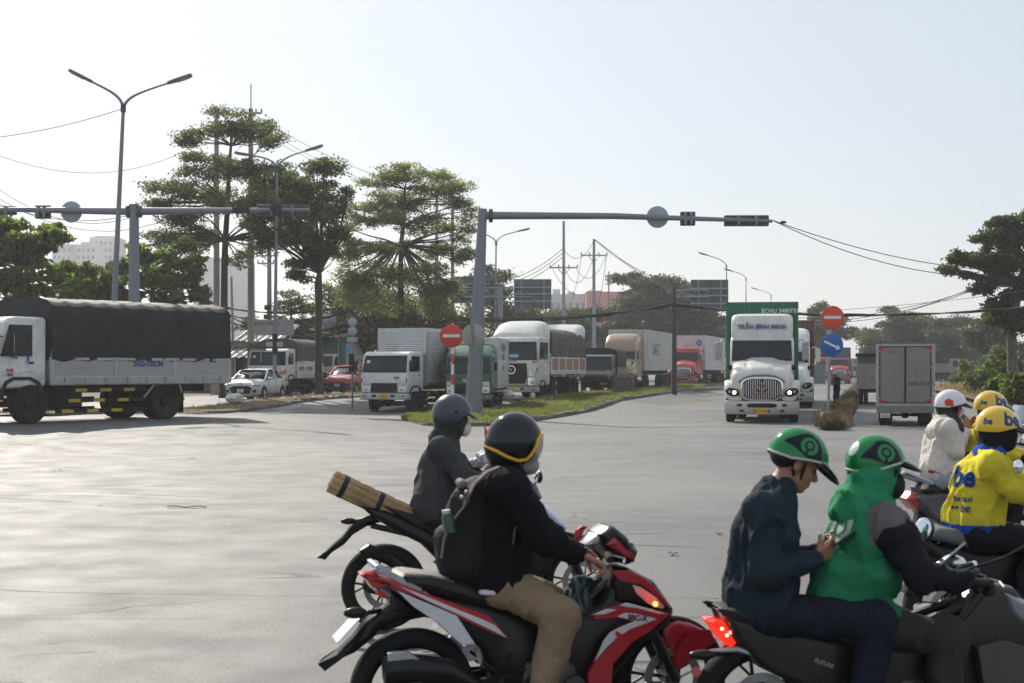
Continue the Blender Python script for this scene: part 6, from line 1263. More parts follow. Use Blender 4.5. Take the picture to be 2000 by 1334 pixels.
# road debris
M_DEB = mat('debris_dark', (.03, .026, .02), .8, var=.2)
def strip(label, px, py, w_, h_=.02, rz=0, m=M_DEB):
 q = MB(); n = 6; q.loft([[(w_ * (i / n - .5), (.5 - j) * .05 * (1 + .4 * math.sin(i * 2)) + .01 * math.sin(i), .004 + h_ * (.5 + .5 * math.sin(i * 1.7)) + k * .008) for j, k in ((0, 0), (1, 0), (1, 1), (0, 1))] for i in range(n + 1)]); o = q.build('debris', m, None); o.location = G(px, py); o.rotation_euler = (0, 0, rz); return tag(o, label, 'debris')
strip('long dark strip of rubber lying on the left of the empty road', 365, 992, .5); strip('dark leaf shaped scrap on the road between the two near motorbikes', 1315, 1085, .09, .03); strip('dark tyre scrap near the pale kerb edge', 1405, 1045, .06, .02); 
q = MB()
for i in range(2600):
 px, py = random.uniform(0, 2000), 830 + 500 * random.random() ** 1.3
 if i > 700: py = 850 + 430 * random.random(); px = 1415 + 18 * math.sin(py / 70) + random.gauss(0, 15) * (py - 640) / 400
 g = G(px, py); r = random.uniform(.0015, .0055); a = random.random() * 6
 V = [g + V3_(r * random.uniform(.8, 2) * math.cos(a + k * 2.1), r * math.sin(a + k * 2.1), 0) for k in range(3)] + [g + V3_(0, 0, r * .6)]; q.add(V, [(0, 1, 3), (1, 2, 3), (2, 0, 3)])
tag(q.build('grit', mat('pebble', (.26, .23, .18), .9, var=.7, scale=30), None, recalc=False, sm=False), 'sandy grit and small stones scattered along the road joint', 'grit', kind='stuff')
q = MB()
for pl in ([(1060, 824), (1110, 833), (1180, 839), (1220, 842)], [(1240, 846), (1330, 852), (1450, 856), (1570, 858)], [(1630, 867), (1720, 869), (1850, 874), (2000, 880)], [(1560, 874), (1700, 879), (1820, 886)], [(250, 800), (330, 803), (420, 799), (560, 792)], [(440, 822), (520, 829), (640, 832), (780, 834)], [(1120, 800), (1250, 806), (1400, 811)]):
 P_ = [G(*p) for p in pl]; Q_ = []
 for a, b in zip(P_, P_[1:]):
  for t in range(9):
   c = a.lerp(b, t / 9); Q_.append(c + V3_(0, .22 * mnoise.noise(c * .8) + .1 * mnoise.noise(c * 3), 0))
 for a, b in zip(Q_, Q_[1:]):
  wa, wb = [.0045 * a.y ** .5 * (.7 + .8 * abs(mnoise.noise(x * 2.3))) for x in (a, b)]; za, zb_ = zg(a.x, a.y) + .006, zg(b.x, b.y) + .006
  q.add([(a.x, a.y - wa, za), (b.x, b.y - wb, zb_), (b.x, b.y + wb, zb_), (a.x, a.y + wa, za)], [(0, 1, 2, 3)])
tag(q.build('road_cracks', mat('crack_tar', (.03, .028, .026), .9, var=.2), None, recalc=False, sm=False), 'dark cracks and tar joints running across the asphalt', 'cracks', kind='stuff')
# ================================================================== PEOPLE
M_SKIN = mat('skin', (.34, .17, .1), .5, var=.1, scale=12, bump=.1, bscale=90)
M_HAIR = mat('hair_black', (.01, .009, .009), .5, var=.2, scale=30)
def cloth(name, rgb, rough=.85, **k): return mat(name, rgb, rough, spec=.15, var=k.pop('var', .14), scale=k.pop('scale', 5), bump=.55, bscale=26, **k)
def V3(*a): return Vector(a)
def hand(wr, d, n, side, curl=.9, thumb_in=0, splay=.25, s=1.0):
 """wr wrist, d pointing direction, n palm normal (out of the palm), side=+1 thumb lies towards d x n"""
 d = Vector(d).normalized(); n = (Vector(n) - d * Vector(n).dot(d)).normalized(); t = d.cross(n) * side; P = []
 wr = Vector(wr)
 for k in (-1, -.35, .35, 1): P.append(cap(wr + t * .02 * k * s, wr + (d * .085 + t * .03 * k) * s, .016 * s, .0125 * s))
 for i, (k, L, r) in enumerate(((1, .068, .0092), (.36, .078, .0095), (-.3, .072, .009), (-.95, .056, .008))):
  b = wr + (d * .088 + t * .031 * k) * s; dd = (d + t * splay * .3 * k).normalized(); a = curl * (.35 + .06 * i)
  for j, u in enumerate((.45, .32, .25)):
   dd = (Matrix.Rotation(a * (1 if j else .8), 3, d.cross(n)) @ dd) if (Matrix.Rotation(.1, 3, d.cross(n)) @ d).dot(n) > 0 else (Matrix.Rotation(-a * (1 if j else .8), 3, d.cross(n)) @ dd)
   e = b + dd * L * u * s; P.append(cap(b, e, r * s * (1 - .08 * j), r * s * (.93 - .08 * j))); b = e; a = curl * .75
 tb = wr + (d * .025 + t * .03) * s; td = (d * .75 + t * (.75 - thumb_in) + n * (.3 + thumb_in)).normalized()
 m_ = tb + td * .04 * s; td2 = (d * .9 + t * .1 + n * (.5 + curl * .4)).normalized(); e = m_ + td2 * .032 * s
 P += [cap(tb, m_, .013 * s, .0105 * s), cap(m_, e, .0105 * s, .0085 * s), cap(e, e + td2 * .02 * s, .0088 * s, .0075 * s)]
 return P
def head_prims(c, f, u, s=1.0):
 """c centre of skull, f facing, u up"""
 f = Vector(f).normalized(); u = (Vector(u) - f * Vector(u).dot(f)).normalized(); l = u.cross(f); M = Matrix((f, l, u)).transposed()
 P_ = lambda x, y, z: c + (f * x + l * y + u * z) * s; r_ = lambda a, b, d: (a * s, b * s, d * s)
 P = [ellp(P_(-.01, 0, .02), r_(.098, .077, .09), M), ellp(P_(.03, 0, -.045), r_(.062, .058, .07), M), ellp(P_(.055, 0, -.095), r_(.032, .032, .024), M),
  cap(P_(.085, 0, .01), P_(.108, 0, -.028), .008 * s, .0125 * s), cap(P_(.1, -.012, -.034), P_(.1, .012, -.034), .007 * s), cap(P_(.08, -.03, .022), P_(.08, .03, .022), .012 * s),
  cap(P_(.086, -.018, -.062), P_(.086, .018, -.062), .0075 * s), cap(P_(.083, -.015, -.074), P_(.083, .015, -.074), .0075 * s),
  ellp(P_(.055, .042, -.03), r_(.028, .02, .03), M), ellp(P_(.055, -.042, -.03), r_(.028, .02, .03), M)]
 for q in (-1, 1): P += [ellp(P_(-.008, q * .08, -.012), r_(.02, .008, .032), M)]
 return P, M
def helmet(par, c, f, u, r, cut, m, trim=None, res=72, name='helmet', peak=None, peakm=None, lining=True, trimr=.006):
 """shell cut along cut(theta degrees 0 front) -> polar angle in degrees"""
 f = Vector(f).normalized(); u = (Vector(u) - f * Vector(u).dot(f)).normalized(); l = u.cross(f); c = Vector(c)
 def sp(th, ph, k=1.0): return c + f * (r[0] * k * math.sin(ph) * math.cos(th)) + l * (r[1] * k * math.sin(ph) * math.sin(th)) + u * (r[2] * k * math.cos(ph))
 cut_ = lambda th: R(np.interp(abs(math.degrees(th)), [q[0] for q in cut], [q[1] for q in cut]))
 def grid(k, flip=False):
  V = []; nv = 24
  for i in range(nv + 1):
   for j in range(res):
    th = -math.pi + 2 * math.pi * j / res; V.append(sp(th, max(.004, cut_(th) * i / nv), k))
  F = [(i * res + j, (i + 1) * res + j, (i + 1) * res + (j + 1) % res, i * res + (j + 1) % res) for i in range(nv) for j in range(res)]
  return V, [q[::-1] for q in F] if flip else F
 q = MB(); V, F = grid(1); q.add(V, F); V2, F2 = grid(.9, True); q.add(V2, F2); n0 = 24 * res
 q.add([V[n0 + j] for j in range(res)] + [V2[n0 + j] for j in range(res)], [(j, res + j, res + (j + 1) % res, (j + 1) % res) for j in range(res)])
 o = q.build(name, m, par, recalc=False, ang=50)
 if trim:
  q = MB(); P = [sp(-math.pi + 2 * math.pi * j / res, cut_(-math.pi + 2 * math.pi * j / res), 1.005) for j in range(res + 1)]; q.tube(P, trimr, 6); q.build('trim', trim, o, recalc=False)
 if peak:
  a0, ln, dr, ph = peak; q = MB(); rings = []
  for k in range(7):
   t = k / 6; ring = []
   for j in range(15):
    a = R(a0) * (j / 7 - 1); w = 1 - (abs(j - 7) / 7) ** 2.4
    b = sp(a, R(ph), 1.0); ring.append(b + (f * ln * w - u * dr * w + u * .012 * math.sin(t * 3.1) * w) * t + u * (.003))
   rings.append(ring)
  q.loft(rings, caps=False, closed=False); q.loft([[p - u * .006 for p in rg][::-1] for rg in rings], caps=False, closed=False); q.build('peak', peakm or m, o, recalc=False, ang=60)
 return o, sp
def decal(sp, m, par, pts, th0, ph0, sc, name='emblem', k=1.012, hole=None):
 """pts: closed polygon in decal units, mapped on the helmet; hole: inner polygon with equal count"""
 q = MB(); mp = lambda x, y: sp(th0 - x * sc, ph0 - y * sc, k)
 pts = [(a[0] + (c_[0] - a[0]) * t / 6, a[1] + (c_[1] - a[1]) * t / 6) for a, c_ in zip(pts, pts[1:] + pts[:1]) for t in range(6)] if not hole and len(pts) < 18 else pts
 if hole: n = len(pts); q.add([mp(*p) for p in pts] + [mp(*p) for p in hole], [(i, (i + 1) % n, (i + 1) % n + n, i + n) for i in range(n)])
 else:
  cx, cy = sum(p[0] for p in pts) / len(pts), sum(p[1] for p in pts) / len(pts); n = len(pts); V = [mp(cx, cy)]; F = []; K = 9
  for s_ in range(1, K + 1): V += [mp(cx + (p[0] - cx) * s_ / K, cy + (p[1] - cy) * s_ / K) for p in pts]
  F += [(0, 1 + i, 1 + (i + 1) % n) for i in range(n)]
  for s_ in range(K - 1): F += [(1 + s_ * n + i, 1 + (s_ + 1) * n + i, 1 + (s_ + 1) * n + (i + 1) % n, 1 + s_ * n + (i + 1) % n) for i in range(n)]
  q.add(V, F)
 return q.build(name, m, par, recalc=False)
circ = lambda r, n=32, a0=0, a1=360: [(r * math.cos(R(a0 + (a1 - a0) * i / (n if a1 - a0 >= 360 else n - 1))), r * math.sin(R(a0 + (a1 - a0) * i / (n if a1 - a0 >= 360 else n - 1)))) for i in range(n)]
HALF = [(0, 80), (40, 82), (75, 91), (110, 104), (150, 107), (180, 105)]
THREEQ = [(0, 64), (38, 66), (50, 76), (57, 100), (66, 119), (85, 125), (110, 122), (140, 114), (180, 108)]
def straps(par, sp, chin, m=M_BLK, a=(70, 105), ph=100, rr_=.006):
 q = MB()
 for s in (-1, 1):
  for t in a: p = sp(R(t) * s, R(ph), .95); q.tube([p, p.lerp(chin, .5) + (p - p.lerp(chin, .5)) * .1, chin], rr_, 5)
 q.build('chin_strap', m, par, recalc=False)
def person(rig, label, J, cat='person', jacket=None, trousers=None, shoes=M_BLK, glove=None, facing=(1, 0, -.1), upv=(0, 0, 1), bulk=1.0, wr=.011, hands=('grip', 'grip'), headcover=None, group=None, name='person', seed=0, sleeve=None, res=.013, jhem=0, collar=.05, handn=None, headc=None):
 """J: local joints pelvis chest neck head + per side sh el wr hip kn an toe (R is towards the camera, lat<0)"""
 rt = rig.new(name, label, cat, group); J = {k: Vector(v) for k, v in J.items()}
 f = Vector(facing).normalized(); hc = J['head']
 B = []; b = bulk
 B += [cap(J['pelvis'] + V3(0, 0, .03), J['chest'], .085, .11, 1.3), cap(J['chest'], J['neck'], .1, .05, 1.5), cap(J['neck'], hc - f * .02 - Vector(upv) * .04, .052, .05)]
 for s in 'RL':
  B += [cap(J['chest'].lerp(J['neck'], .6), J['sh' + s], .06, .058), cap(J['sh' + s], J['el' + s], .052, .04), cap(J['el' + s], J['wr' + s], .039, .026),
   cap(J['hip' + s], J['kn' + s], .06, .05), cap(J['kn' + s], J['an' + s], .05, .036), cap(J['pelvis'], J['hip' + s], .07, .06)]
  an, to = J['an' + s], J['toe' + s]; B += [cap(an, to, .04, .03)]
 V, F = surf(B, res, .03)
 H, M = head_prims(hc, f, upv); H.append(cap(J['neck'], hc - f * .015 - Vector(upv) * .05, .05, .048))
 V2, F2 = surf(H, .0055, .012)
 HV = [V, V2]; HF = [F, F2 + len(V)]; off = len(V) + len(V2); hv = []
 for i, s in enumerate('RL'):
  if hands[i] is None: continue
  wd = (J['wr' + s] - J['el' + s]).normalized(); hd = Vector(J.get('hd' + s, wd)); hn = Vector(J.get('hn' + s, (0, 0, -1)))
  P = hand(J['wr' + s] + wd * .005, hd, hn, (1 if s == 'R' else -1), curl={'grip': 1.35, 'hold': .9, 'open': .3}[hands[i]], s=1.0)
  P.append(cap(J['wr' + s] - wd * .05, J['wr' + s] + wd * .01, .026, .02)); hv.append((s, P))
  if not glove: v, q_ = surf(P, .0045, .008); HV.append(v); HF.append(q_ + off); off += len(v)
 o = npobj('body', np.concatenate(HV), np.concatenate(HF), M_SKIN, rt); 
 if glove:
  for s, P in hv: soft('glove', P, glove, rt, .005, .009, infl=.004)
 l = Vector(upv).cross(f)
 for q_ in (-1, 1):
  e = MB(); e.ell(hc + f * .078 + l * .028 * q_ + Vector(upv) * .003, (.012, .014, .008), 10, 8, rot=M); e.build('eye', mat('eye_dark', (.03, .02, .018), .2, var=0), rt, ang=60)
  e = MB(); e.tube([hc + f * .093 + l * .014 * q_ + Vector(upv) * .026, hc + f * .091 + l * .03 * q_ + Vector(upv) * .031, hc + f * .078 + l * .047 * q_ + Vector(upv) * .026], .0025, 5); e.build('eyebrow', M_HAIR, rt)
 JJ = []
 if jacket:
  P = [cap(J['pelvis'] + V3(-.01, 0, -.005 + jhem), J['chest'], .155 * b, .136 * b, 1.25), cap(J['chest'], J['neck'].lerp(J['chest'], .2), .125 * b, .075, 1.5), cap(J['neck'].lerp(J['chest'], .25), J['neck'], .07, .062)]
  for s in 'RL': P += [cap(J['chest'].lerp(J['neck'], .55), J['sh' + s], .085, .078)]
  SL = []
  for s in 'RL': SL += [cap(J['sh' + s] if sleeve is None else J['sh' + s].lerp(J['el' + s], .18), J['el' + s], .075 if sleeve is None else .08, .06), cap(J['el' + s], J['wr' + s] - (J['wr' + s] - J['el' + s]).normalized() * .015, .058, .038)]
  if sleeve is None: soft('jacket', P + SL, jacket, rt, .011, .035, wr, 7, seed)
  else: soft('jacket', P, jacket, rt, .011, .035, wr, 7, seed); soft('sleeves', SL, sleeve, rt, .011, .03, wr, 8, seed + 1)
 if trousers:
  P = [cap(J['pelvis'] + V3(0, .06, -.05), J['pelvis'] + V3(0, -.06, -.05), .108 * b)]
  for s in 'RL': P += [cap(J['hip' + s] + V3(0, 0, -.02), J['kn' + s], .09, .072), cap(J['kn' + s], J['an' + s], .077, .056)]
  soft('trousers', P, trousers, rt, .011, .035, wr * .9, 6, seed + 2)
 for s in 'RL':
  an, to = J['an' + s], J['toe' + s]; dn = V3(0, 0, -.035); hl = an - (to - an).normalized() * .05
  soft('shoe', [cap(hl + dn, an + dn * 1.2, .042, .045), cap(an + dn * 1.2, to + dn * .9, .045, .036), cap(an, an + V3(0, 0, .03), .046)], shoes, rt, .009, .02)
 return rt, J, f
def project(par, txt, size, m, o, right, up, obj, off=.004, bold=.002):
 """print projected onto a garment"""
 me = obj.data; bv = BVHTree.FromPolygons([v.co for v in me.vertices], [p.vertices for p in me.polygons]); r = Vector(right).normalized(); u = Vector(up).normalized(); n = r.cross(u); o = Vector(o)
 def w_(c):
  p = o + r * c.x + u * c.y; h = bv.ray_cast(p + n * .35, -n)
  return (h[0] + n * off) if h[0] is not None else p
 return w_
def proj_shape(par, name, pts, m, w_, hole=None):
 q = MB(); n = len(pts)
 if hole: q.add([w_(Vector((*p, 0))) for p in pts] + [w_(Vector((*p, 0))) for p in hole], [(i, (i + 1) % n, (i + 1) % n + n, i + n) for i in range(n)])
 else:
  cx, cy = sum(p[0] for p in pts) / n, sum(p[1] for p in pts) / n; K = 6; V = [w_(Vector((cx, cy, 0)))]
  for k in range(1, K + 1): V += [w_(Vector((cx + (p[0] - cx) * k / K, cy + (p[1] - cy) * k / K, 0))) for p in pts]
  q.add(V, [(0, 1 + i, 1 + (i + 1) % n) for i in range(n)] + [(1 + k * n + i, 1 + (k + 1) * n + i, 1 + (k + 1) * n + (i + 1) % n, 1 + k * n + (i + 1) % n) for k in range(K - 1) for i in range(n)])
 return q.build(name, m, par, recalc=False)

def recolor(o, m, fn):
 me = o.data; me.materials.append(m); k = len(me.materials) - 1
 for p in me.polygons:
  if fn(p.center): p.material_index = k
# ================================================================== MOTORBIKES
M_TYRE = mat('tyre', (.01, .01, .01), .8, spec=.2, var=.3, scale=10, dirt=.3, dcol=(.08, .07, .06)); M_ENG = mat('engine_metal', (.09, .09, .09), .45, .7, var=.3, scale=8, dirt=.3)
M_BLKP = mat('bike_black', (.007, .007, .008), .3, spec=.35, var=.15, dirt=.12, dcol=(.04, .036, .033)); M_SEAT = mat('seat_vinyl', (.014, .013, .013), .5, spec=.4, var=.15, bump=.15, bscale=150)
M_SILV = mat('silver_plastic', (.42, .45, .5), .3, .5, var=.06, dirt=.15); M_MIR = mat('mirror_glass', (.85, .9, .95), .03, 1, var=0)
M_DRED = paint('bike_red', (.45, .015, .03), .22, dirt=.1, dlow=(0, .3, .2)); M_BWH = paint('bike_white', (.66, .67, .7), .28, dirt=.15, dlow=(0, .3, .2))
def bwheel(rt, c, r=.295, w=.1, disc_=True, nsp=5, wide=False, side=-1, rimm=None):
 o = part(rt, 'wheel', M_TYRE, lambda q: q.lathe(c, [(r * .73, -w * .36), (r * .82, -w * .5), (r * .92, -w * .46), (r * .985, -w * .25), (r, 0), (r * .985, w * .25), (r * .92, w * .46), (r * .82, w * .5), (r * .73, w * .36)], 'y', 48), ang=70)
 rim = part(o, 'rim', rimm or M_BLKP, lambda q: q.lathe(c, [(r * .7, -w * .38), (r * .75, -w * .42), (r * .76, w * .42), (r * .7, w * .38)], 'y', 48))
 part(o, 'hub', M_ENG, lambda q: (q.cyl((c[0], c[1] - .06, c[2]), (c[0], c[1] + .06, c[2]), .04, 16), q.cyl((c[0], c[1] - .09, c[2]), (c[0], c[1] + .09, c[2]), .012, 8)))
 for i in range(nsp):
  a = 2 * math.pi * i / nsp + .5
  P = [Vector((c[0] + math.cos(a + t) * rr_, c[1], c[2] + math.sin(a + t) * rr_)) for rr_, t in ((.035, .1), (r * .4, .02), (r * .72, -.02))]
  Q = [Vector((c[0] + math.cos(a + t) * rr_, c[1], c[2] + math.sin(a + t) * rr_)) for rr_, t in ((r * .38, 0), (r * .72, .3))]
  part(o, 'spoke', rimm or M_BLKP, lambda q: (q.tube(P, .0085, 6), q.tube(Q, .007, 6)))
 if disc_:
  d = c[1] + side * .055
  part(o, 'brake_disc', M_STEEL, lambda q: (q.lathe((c[0], d, c[2]), [(r * .36, -.002), (r * .5, -.002), (r * .5, .002), (r * .36, .002)], 'y', 32), [q.tube([(c[0] + .03 * math.cos(a), d, c[2] + .03 * math.sin(a)), (c[0] + r * .38 * math.cos(a + .3), d, c[2] + r * .38 * math.sin(a + .3))], .006, 4) for a in np.arange(0, 6.2, 1.05)]))
 return o
def pillow(rt, name, pts, w, m, bulge=.25, y=0, inset=.014, bev=.006):
 """plastic panel: outline (x,z) list, half width w about y, sides rounded over"""
 b = bmesh.new(); n = len(pts); A = sum(pts[i][0] * pts[(i + 1) % n][1] - pts[(i + 1) % n][0] * pts[i][1] for i in range(n))
 if A > 0: pts = pts[::-1]
 f0 = [b.verts.new((p[0], y + w * (1 - bulge), p[1])) for p in pts]; f1 = [b.verts.new((p[0], y - w * (1 - bulge), p[1])) for p in pts]
 a = b.faces.new(f0); c = b.faces.new(f1[::-1])
 for i in range(n): b.faces.new((f0[i], f1[i], f1[(i + 1) % n], f0[(i + 1) % n]))
 for t, d in ((inset * .6, w * bulge * .65), (inset * 1.4, w * bulge * .35)):
  for fc in (a, c): 
   r = bmesh.ops.inset_individual(b, faces=[fc], thickness=t, depth=0, use_even_offset=True)
   s = 1 if fc is a else -1
   for v in fc.verts: v.co.y += s * d
 bmesh.ops.triangulate(b, faces=[a, c]); bmesh.ops.recalc_face_normals(b, faces=b.faces)
 me = bpy.data.meshes.new(name); b.to_mesh(me); b.free(); me.materials.append(m); smooth(me, 50); o = bpy.data.objects.new(name, me); COL.objects.link(o); o.parent = rt
 if bev: bv = o.modifiers.new('bevel', 'BEVEL'); bv.width = bev; bv.segments = 2; bv.limit_method = 'ANGLE'; bv.angle_limit = R(40)
 return o
def panel2(rig, rt, name, px, y0, y1, m, bev=.003, both=False):
 """thin plate following a traced outline, between sideways offsets y0 and y1 (mirrored if both)"""
 P = rig.poly(px, (y0 + y1) / 2); q = MB(); q.prism(P, y0, y1)
 o = q.build(name, m, rt, bevel=bev)
 if both: q = MB(); q.prism(P, -y1, -y0); q.build(name, m, rt, bevel=bev)
 return o
def bcore(rt, rh, fh, head, seatz=.76, r=.295, scooter=False, m=M_BLKP, exh=True, bars=None, engine=True, forkm=None):
 """wheels, fork, swing arm, engine, exhaust, bars. rh, fh hub (x,z); head steering head (x,z)"""
 bwheel(rt, (rh[0], 0, rh[1]), r, .13 if not scooter else .1, side=-1); bwheel(rt, (fh[0], 0, fh[1]), r, .09, side=-1)
 for s in (-1, 1):
  top = (head[0] - .03, s * .085, head[1] - .02); mid = (fh[0] + (head[0] - fh[0]) * .45, s * .085, fh[1] + (head[1] - fh[1]) * .45)
  part(rt, 'fork_leg', forkm or M_BLKP, lambda q: (q.tube([(fh[0], s * .085, fh[1]), mid], .026, 12), q.tube([mid, top], .017, 10)), ang=30)
 px_ = (rh[0] + fh[0]) * .5 - .03
 part(rt, 'swing_arm', M_BLKP, lambda q: [q.loft([[(x, s * .09 + a, z + b_) for a, b_ in ((-.018, -h), (.018, -h), (.018, h), (-.018, h))] for x, z, h in ((rh[0] - .05, rh[1], .025), (rh[0] + .15, rh[1] + .01, .022), (px_ - .05, rh[1] + .06, .04))]) for s in (-1, 1)], bevel=.006)
 if engine:
  part(rt, 'engine', M_ENG, lambda q: (q.loft([[(x, y, z) for y, z in rr(hw, a, b_, .5, 16)] for x, hw, a, b_ in ((px_ - .16, .08, .22, .42), (px_ - .08, .13, .18, .46), (px_ + .1, .14, .17, .45), (px_ + .2, .1, .22, .42))]), q.cyl((px_ + .1, 0, .38), (px_ + .3, 0, .55), .075, 14), [q.cyl((px_ + .12 + .022 * i, 0, .4 + .02 * i), (px_ + .125 + .022 * i, 0, .405 + .02 * i), .095, 14) for i in range(7)], q.cyl((px_ - .02, -.16, .3), (px_ - .02, .16, .3), .085, 18), q.cyl((px_ + .14, -.15, .3), (px_ + .14, .14, .3), .055, 16)), ang=30)
 part(rt, 'main_frame', M_BLKP, lambda q: [q.tube([(head[0] - .02, s * .03, head[1] - .03), (px_ + .1, s * .1, seatz - .17), (px_ - .08, s * .1, .4)], .022, 8) for s in (-1, 1)] + [q.tube([(px_ - .1, s * .09, .55), (rh[0] - .1, s * .08, seatz - .08)], .015, 6) for s in (-1, 1)])
 part(rt, 'shock_absorber', mat('shock_spring', (.35, .03, .03), .4), lambda q: q.tube([(px_ - .16 + .03 * math.cos(t), .03 * math.sin(t), .38 + .02 * t * .33) for t in np.linspace(0, 36, 90)], .006, 4))
 part(rt, 'foot_peg', M_STEEL, lambda q: [q.cyl((px_ - .02, s * .14, .27), (px_ - .02, s * .27, .27), .014, 8) for s in (-1, 1)])
 for s in (-1, 1): part(rt, 'rear_foot_peg_bracket', M_CHAS, lambda q: (q.tube([(px_ - .3, s * .14, .44), (px_ - .2, s * .15, .36), (px_ - .16, s * .14, .48)], .009, 6), q.tube([(px_ - .2, s * .15, .36), (px_ - .1, s * .14, .4)], .009, 6), q.cyl((px_ - .2, s * .14, .37), (px_ - .24, s * .24, .37), .013, 8)))
 part(rt, 'chain_guard', M_BLKP, lambda q: q.box(rh[0] - .02, px_ - .06, .1, .112, rh[1] + .04, rh[1] + .075), bevel=.004)
 if exh:
  part(rt, 'exhaust_pipe', M_CHR, lambda q: q.tube([(px_ + .26, -.04, .5), (px_ + .34, -.06, .36), (px_ + .22, -.1, .17), (px_ - .1, -.14, .16), (rh[0] + .2, -.16, .24)], .016, 8))
  e = part(rt, 'silencer', M_BLKP, lambda q: q.tube([(rh[0] + .28, -.16, .22), (rh[0] + .16, -.17, .26), (rh[0] - .12, -.18, .34), (rh[0] - .16, -.18, .35)], [.03, .052, .058, .04], 14), ang=40)
def bars_(rt, c, w=.32, rise=.03, back=.1, mirrors=True, mh=.16, grips=True, levers=True, mo=.0):
 part(rt, 'handlebar', M_BLKP, lambda q: q.tube([(c[0] - back, -w, c[1]), (c[0] - back * .4, -w * .6, c[1] + rise * .3), (c[0], -.08, c[1]), (c[0], .08, c[1]), (c[0] - back * .4, w * .6, c[1] + rise * .3), (c[0] - back, w, c[1])], .011, 8))
 for s in (-1, 1):
  part(rt, 'grip', M_RUB, lambda q: q.cyl((c[0] - back, s * w, c[1]), (c[0] - back * .62, s * (w - .12), c[1] + rise * .2), .017, 12))
  part(rt, 'lever', M_STEEL, lambda q: q.tube([(c[0] - back * .4, s * w * .55, c[1] + .005), (c[0] - back * .4 + .06, s * w * .7, c[1] - .01), (c[0] - back + .07, s * w * .98, c[1] - .02)], .006, 6))
  if mirrors:
   a = Vector((c[0] - back * .3, s * w * .6, c[1])); b_ = Vector((c[0] + .02 + mo, s * (w + .05), c[1] + mh))
   o = part(rt, 'mirror_stalk', M_BLKP, lambda q: q.tube([a, a.lerp(b_, .5) + V3(.01, s * .02, .02), b_], .006, 6))
   part(o, 'mirror_shell', M_BLKP, lambda q: q.ell(b_ + V3(.012, 0, .03), (.022, .07, .045), 16, 10), ang=60)
   part(o, 'mirror_glass', M_MIR, lambda q: q.ell(b_ + V3(-.006, 0, .03), (.01, .062, .038), 16, 8), ang=60)

# ------------------------------------------------------------------ bike 1: red and white, nearest
b1 = Rig(1050, 1456, R(15), 'motorbike', 'red white and black motorbike nearest the camera, ridden by the man with a backpack', 'motorbike', d=6.83)
rt = b1.root; P = b1.P; rh = P(805, 1337); fh = P(1306, 1337)
bcore(rt, (rh.x, .295), (fh.x, .295), (P(1205, 1110).x, P(1205, 1110).z), seatz=.78, exh=True)
pillow(rt, 'body_shell', b1.poly([(745, 1128), (800, 1140), (870, 1160), (930, 1172), (1000, 1190), (1060, 1205), (1120, 1195), (1160, 1170), (1185, 1120), (1215, 1108), (1262, 1132), (1303, 1188), (1292, 1215), (1240, 1255), (1190, 1310), (1150, 1370), (1060, 1400), (985, 1400), (955, 1330), (930, 1262), (880, 1215), (800, 1160)]), .115, M_BLKP, .35)
pillow(rt, 'seat', b1.poly([(770, 1120), (783, 1113), (830, 1118), (884, 1127), (925, 1143), (975, 1160), (1040, 1172), (1090, 1188), (1085, 1202), (1000, 1196), (930, 1180), (860, 1160), (800, 1145)]), .125, M_SEAT, .3, inset=.02)
pillow(rt, 'seat_step', b1.poly([(778, 1116), (790, 1112), (860, 1121), (884, 1127), (883, 1137), (840, 1134), (790, 1124)]), .11, mat('seat_grey', (.2, .18, .16), .6, var=.1), .4, inset=.01)
g = b1.poly([(724, 1099), (732, 1097), (742, 1103), (772, 1118), (829, 1153), (812, 1154), (780, 1138), (748, 1120), (727, 1108)])
for s in (-1, 1): pillow(rt, 'grab_rail', g, .016, M_SILV, .3, y=s * .1)
pillow(rt, 'grab_rail_bridge', b1.poly([(724, 1099), (732, 1097), (745, 1106), (742, 1112), (727, 1108)]), .1, M_SILV, .2)
o = pillow(rt, 'tail_cowl', b1.poly([(701, 1119), (712, 1115), (737, 1120), (775, 1132), (800, 1146), (770, 1144), (737, 1136), (707, 1127)]), .06, M_DRED, .4)
o = pillow(rt, 'tail_light', b1.poly([(712, 1130), (741, 1137), (757, 1146), (768, 1164), (760, 1170), (741, 1163), (725, 1149)]), .06, M_LENS, .4); panel2(b1, o, 'red_lens', [(714, 1131), (741, 1137), (752, 1143), (742, 1150), (728, 1146)], -.075, -.05, M_REDL, both=True); panel2(b1, o, 'red_lens', [(735, 1158), (741, 1152), (760, 1165), (759, 1171), (742, 1165)], -.075, -.05, M_REDL, both=True)
Y = (-.135, -.105)
panel2(b1, rt, 'red_side_panel', [(741, 1128), (778, 1137), (835, 1160), (904, 1185), (952, 1201), (972, 1222), (994, 1248), (960, 1236), (891, 1203), (830, 1172), (776, 1151)], *Y, M_DRED, both=True)
panel2(b1, rt, 'white_side_stripe', [(778, 1144), (835, 1166), (893, 1190), (945, 1211), (967, 1221), (990, 1246), (968, 1235), (893, 1199), (835, 1174)], -.143, -.13, M_BWH, both=True)
panel2(b1, rt, 'white_side_panel', [(775, 1153), (830, 1176), (891, 1202), (927, 1257), (902, 1259), (856, 1218), (805, 1183)], -.14, -.112, M_BWH, both=True)
pillow(rt, 'rear_mudguard', b1.poly([(757, 1150), (776, 1156), (800, 1180), (825, 1203), (800, 1208), (770, 1212), (742, 1222), (728, 1242), (690, 1272), (630, 1299), (627, 1296), (655, 1276), (690, 1242), (712, 1212), (735, 1196), (758, 1178)]), .05, M_BLKP, .3)
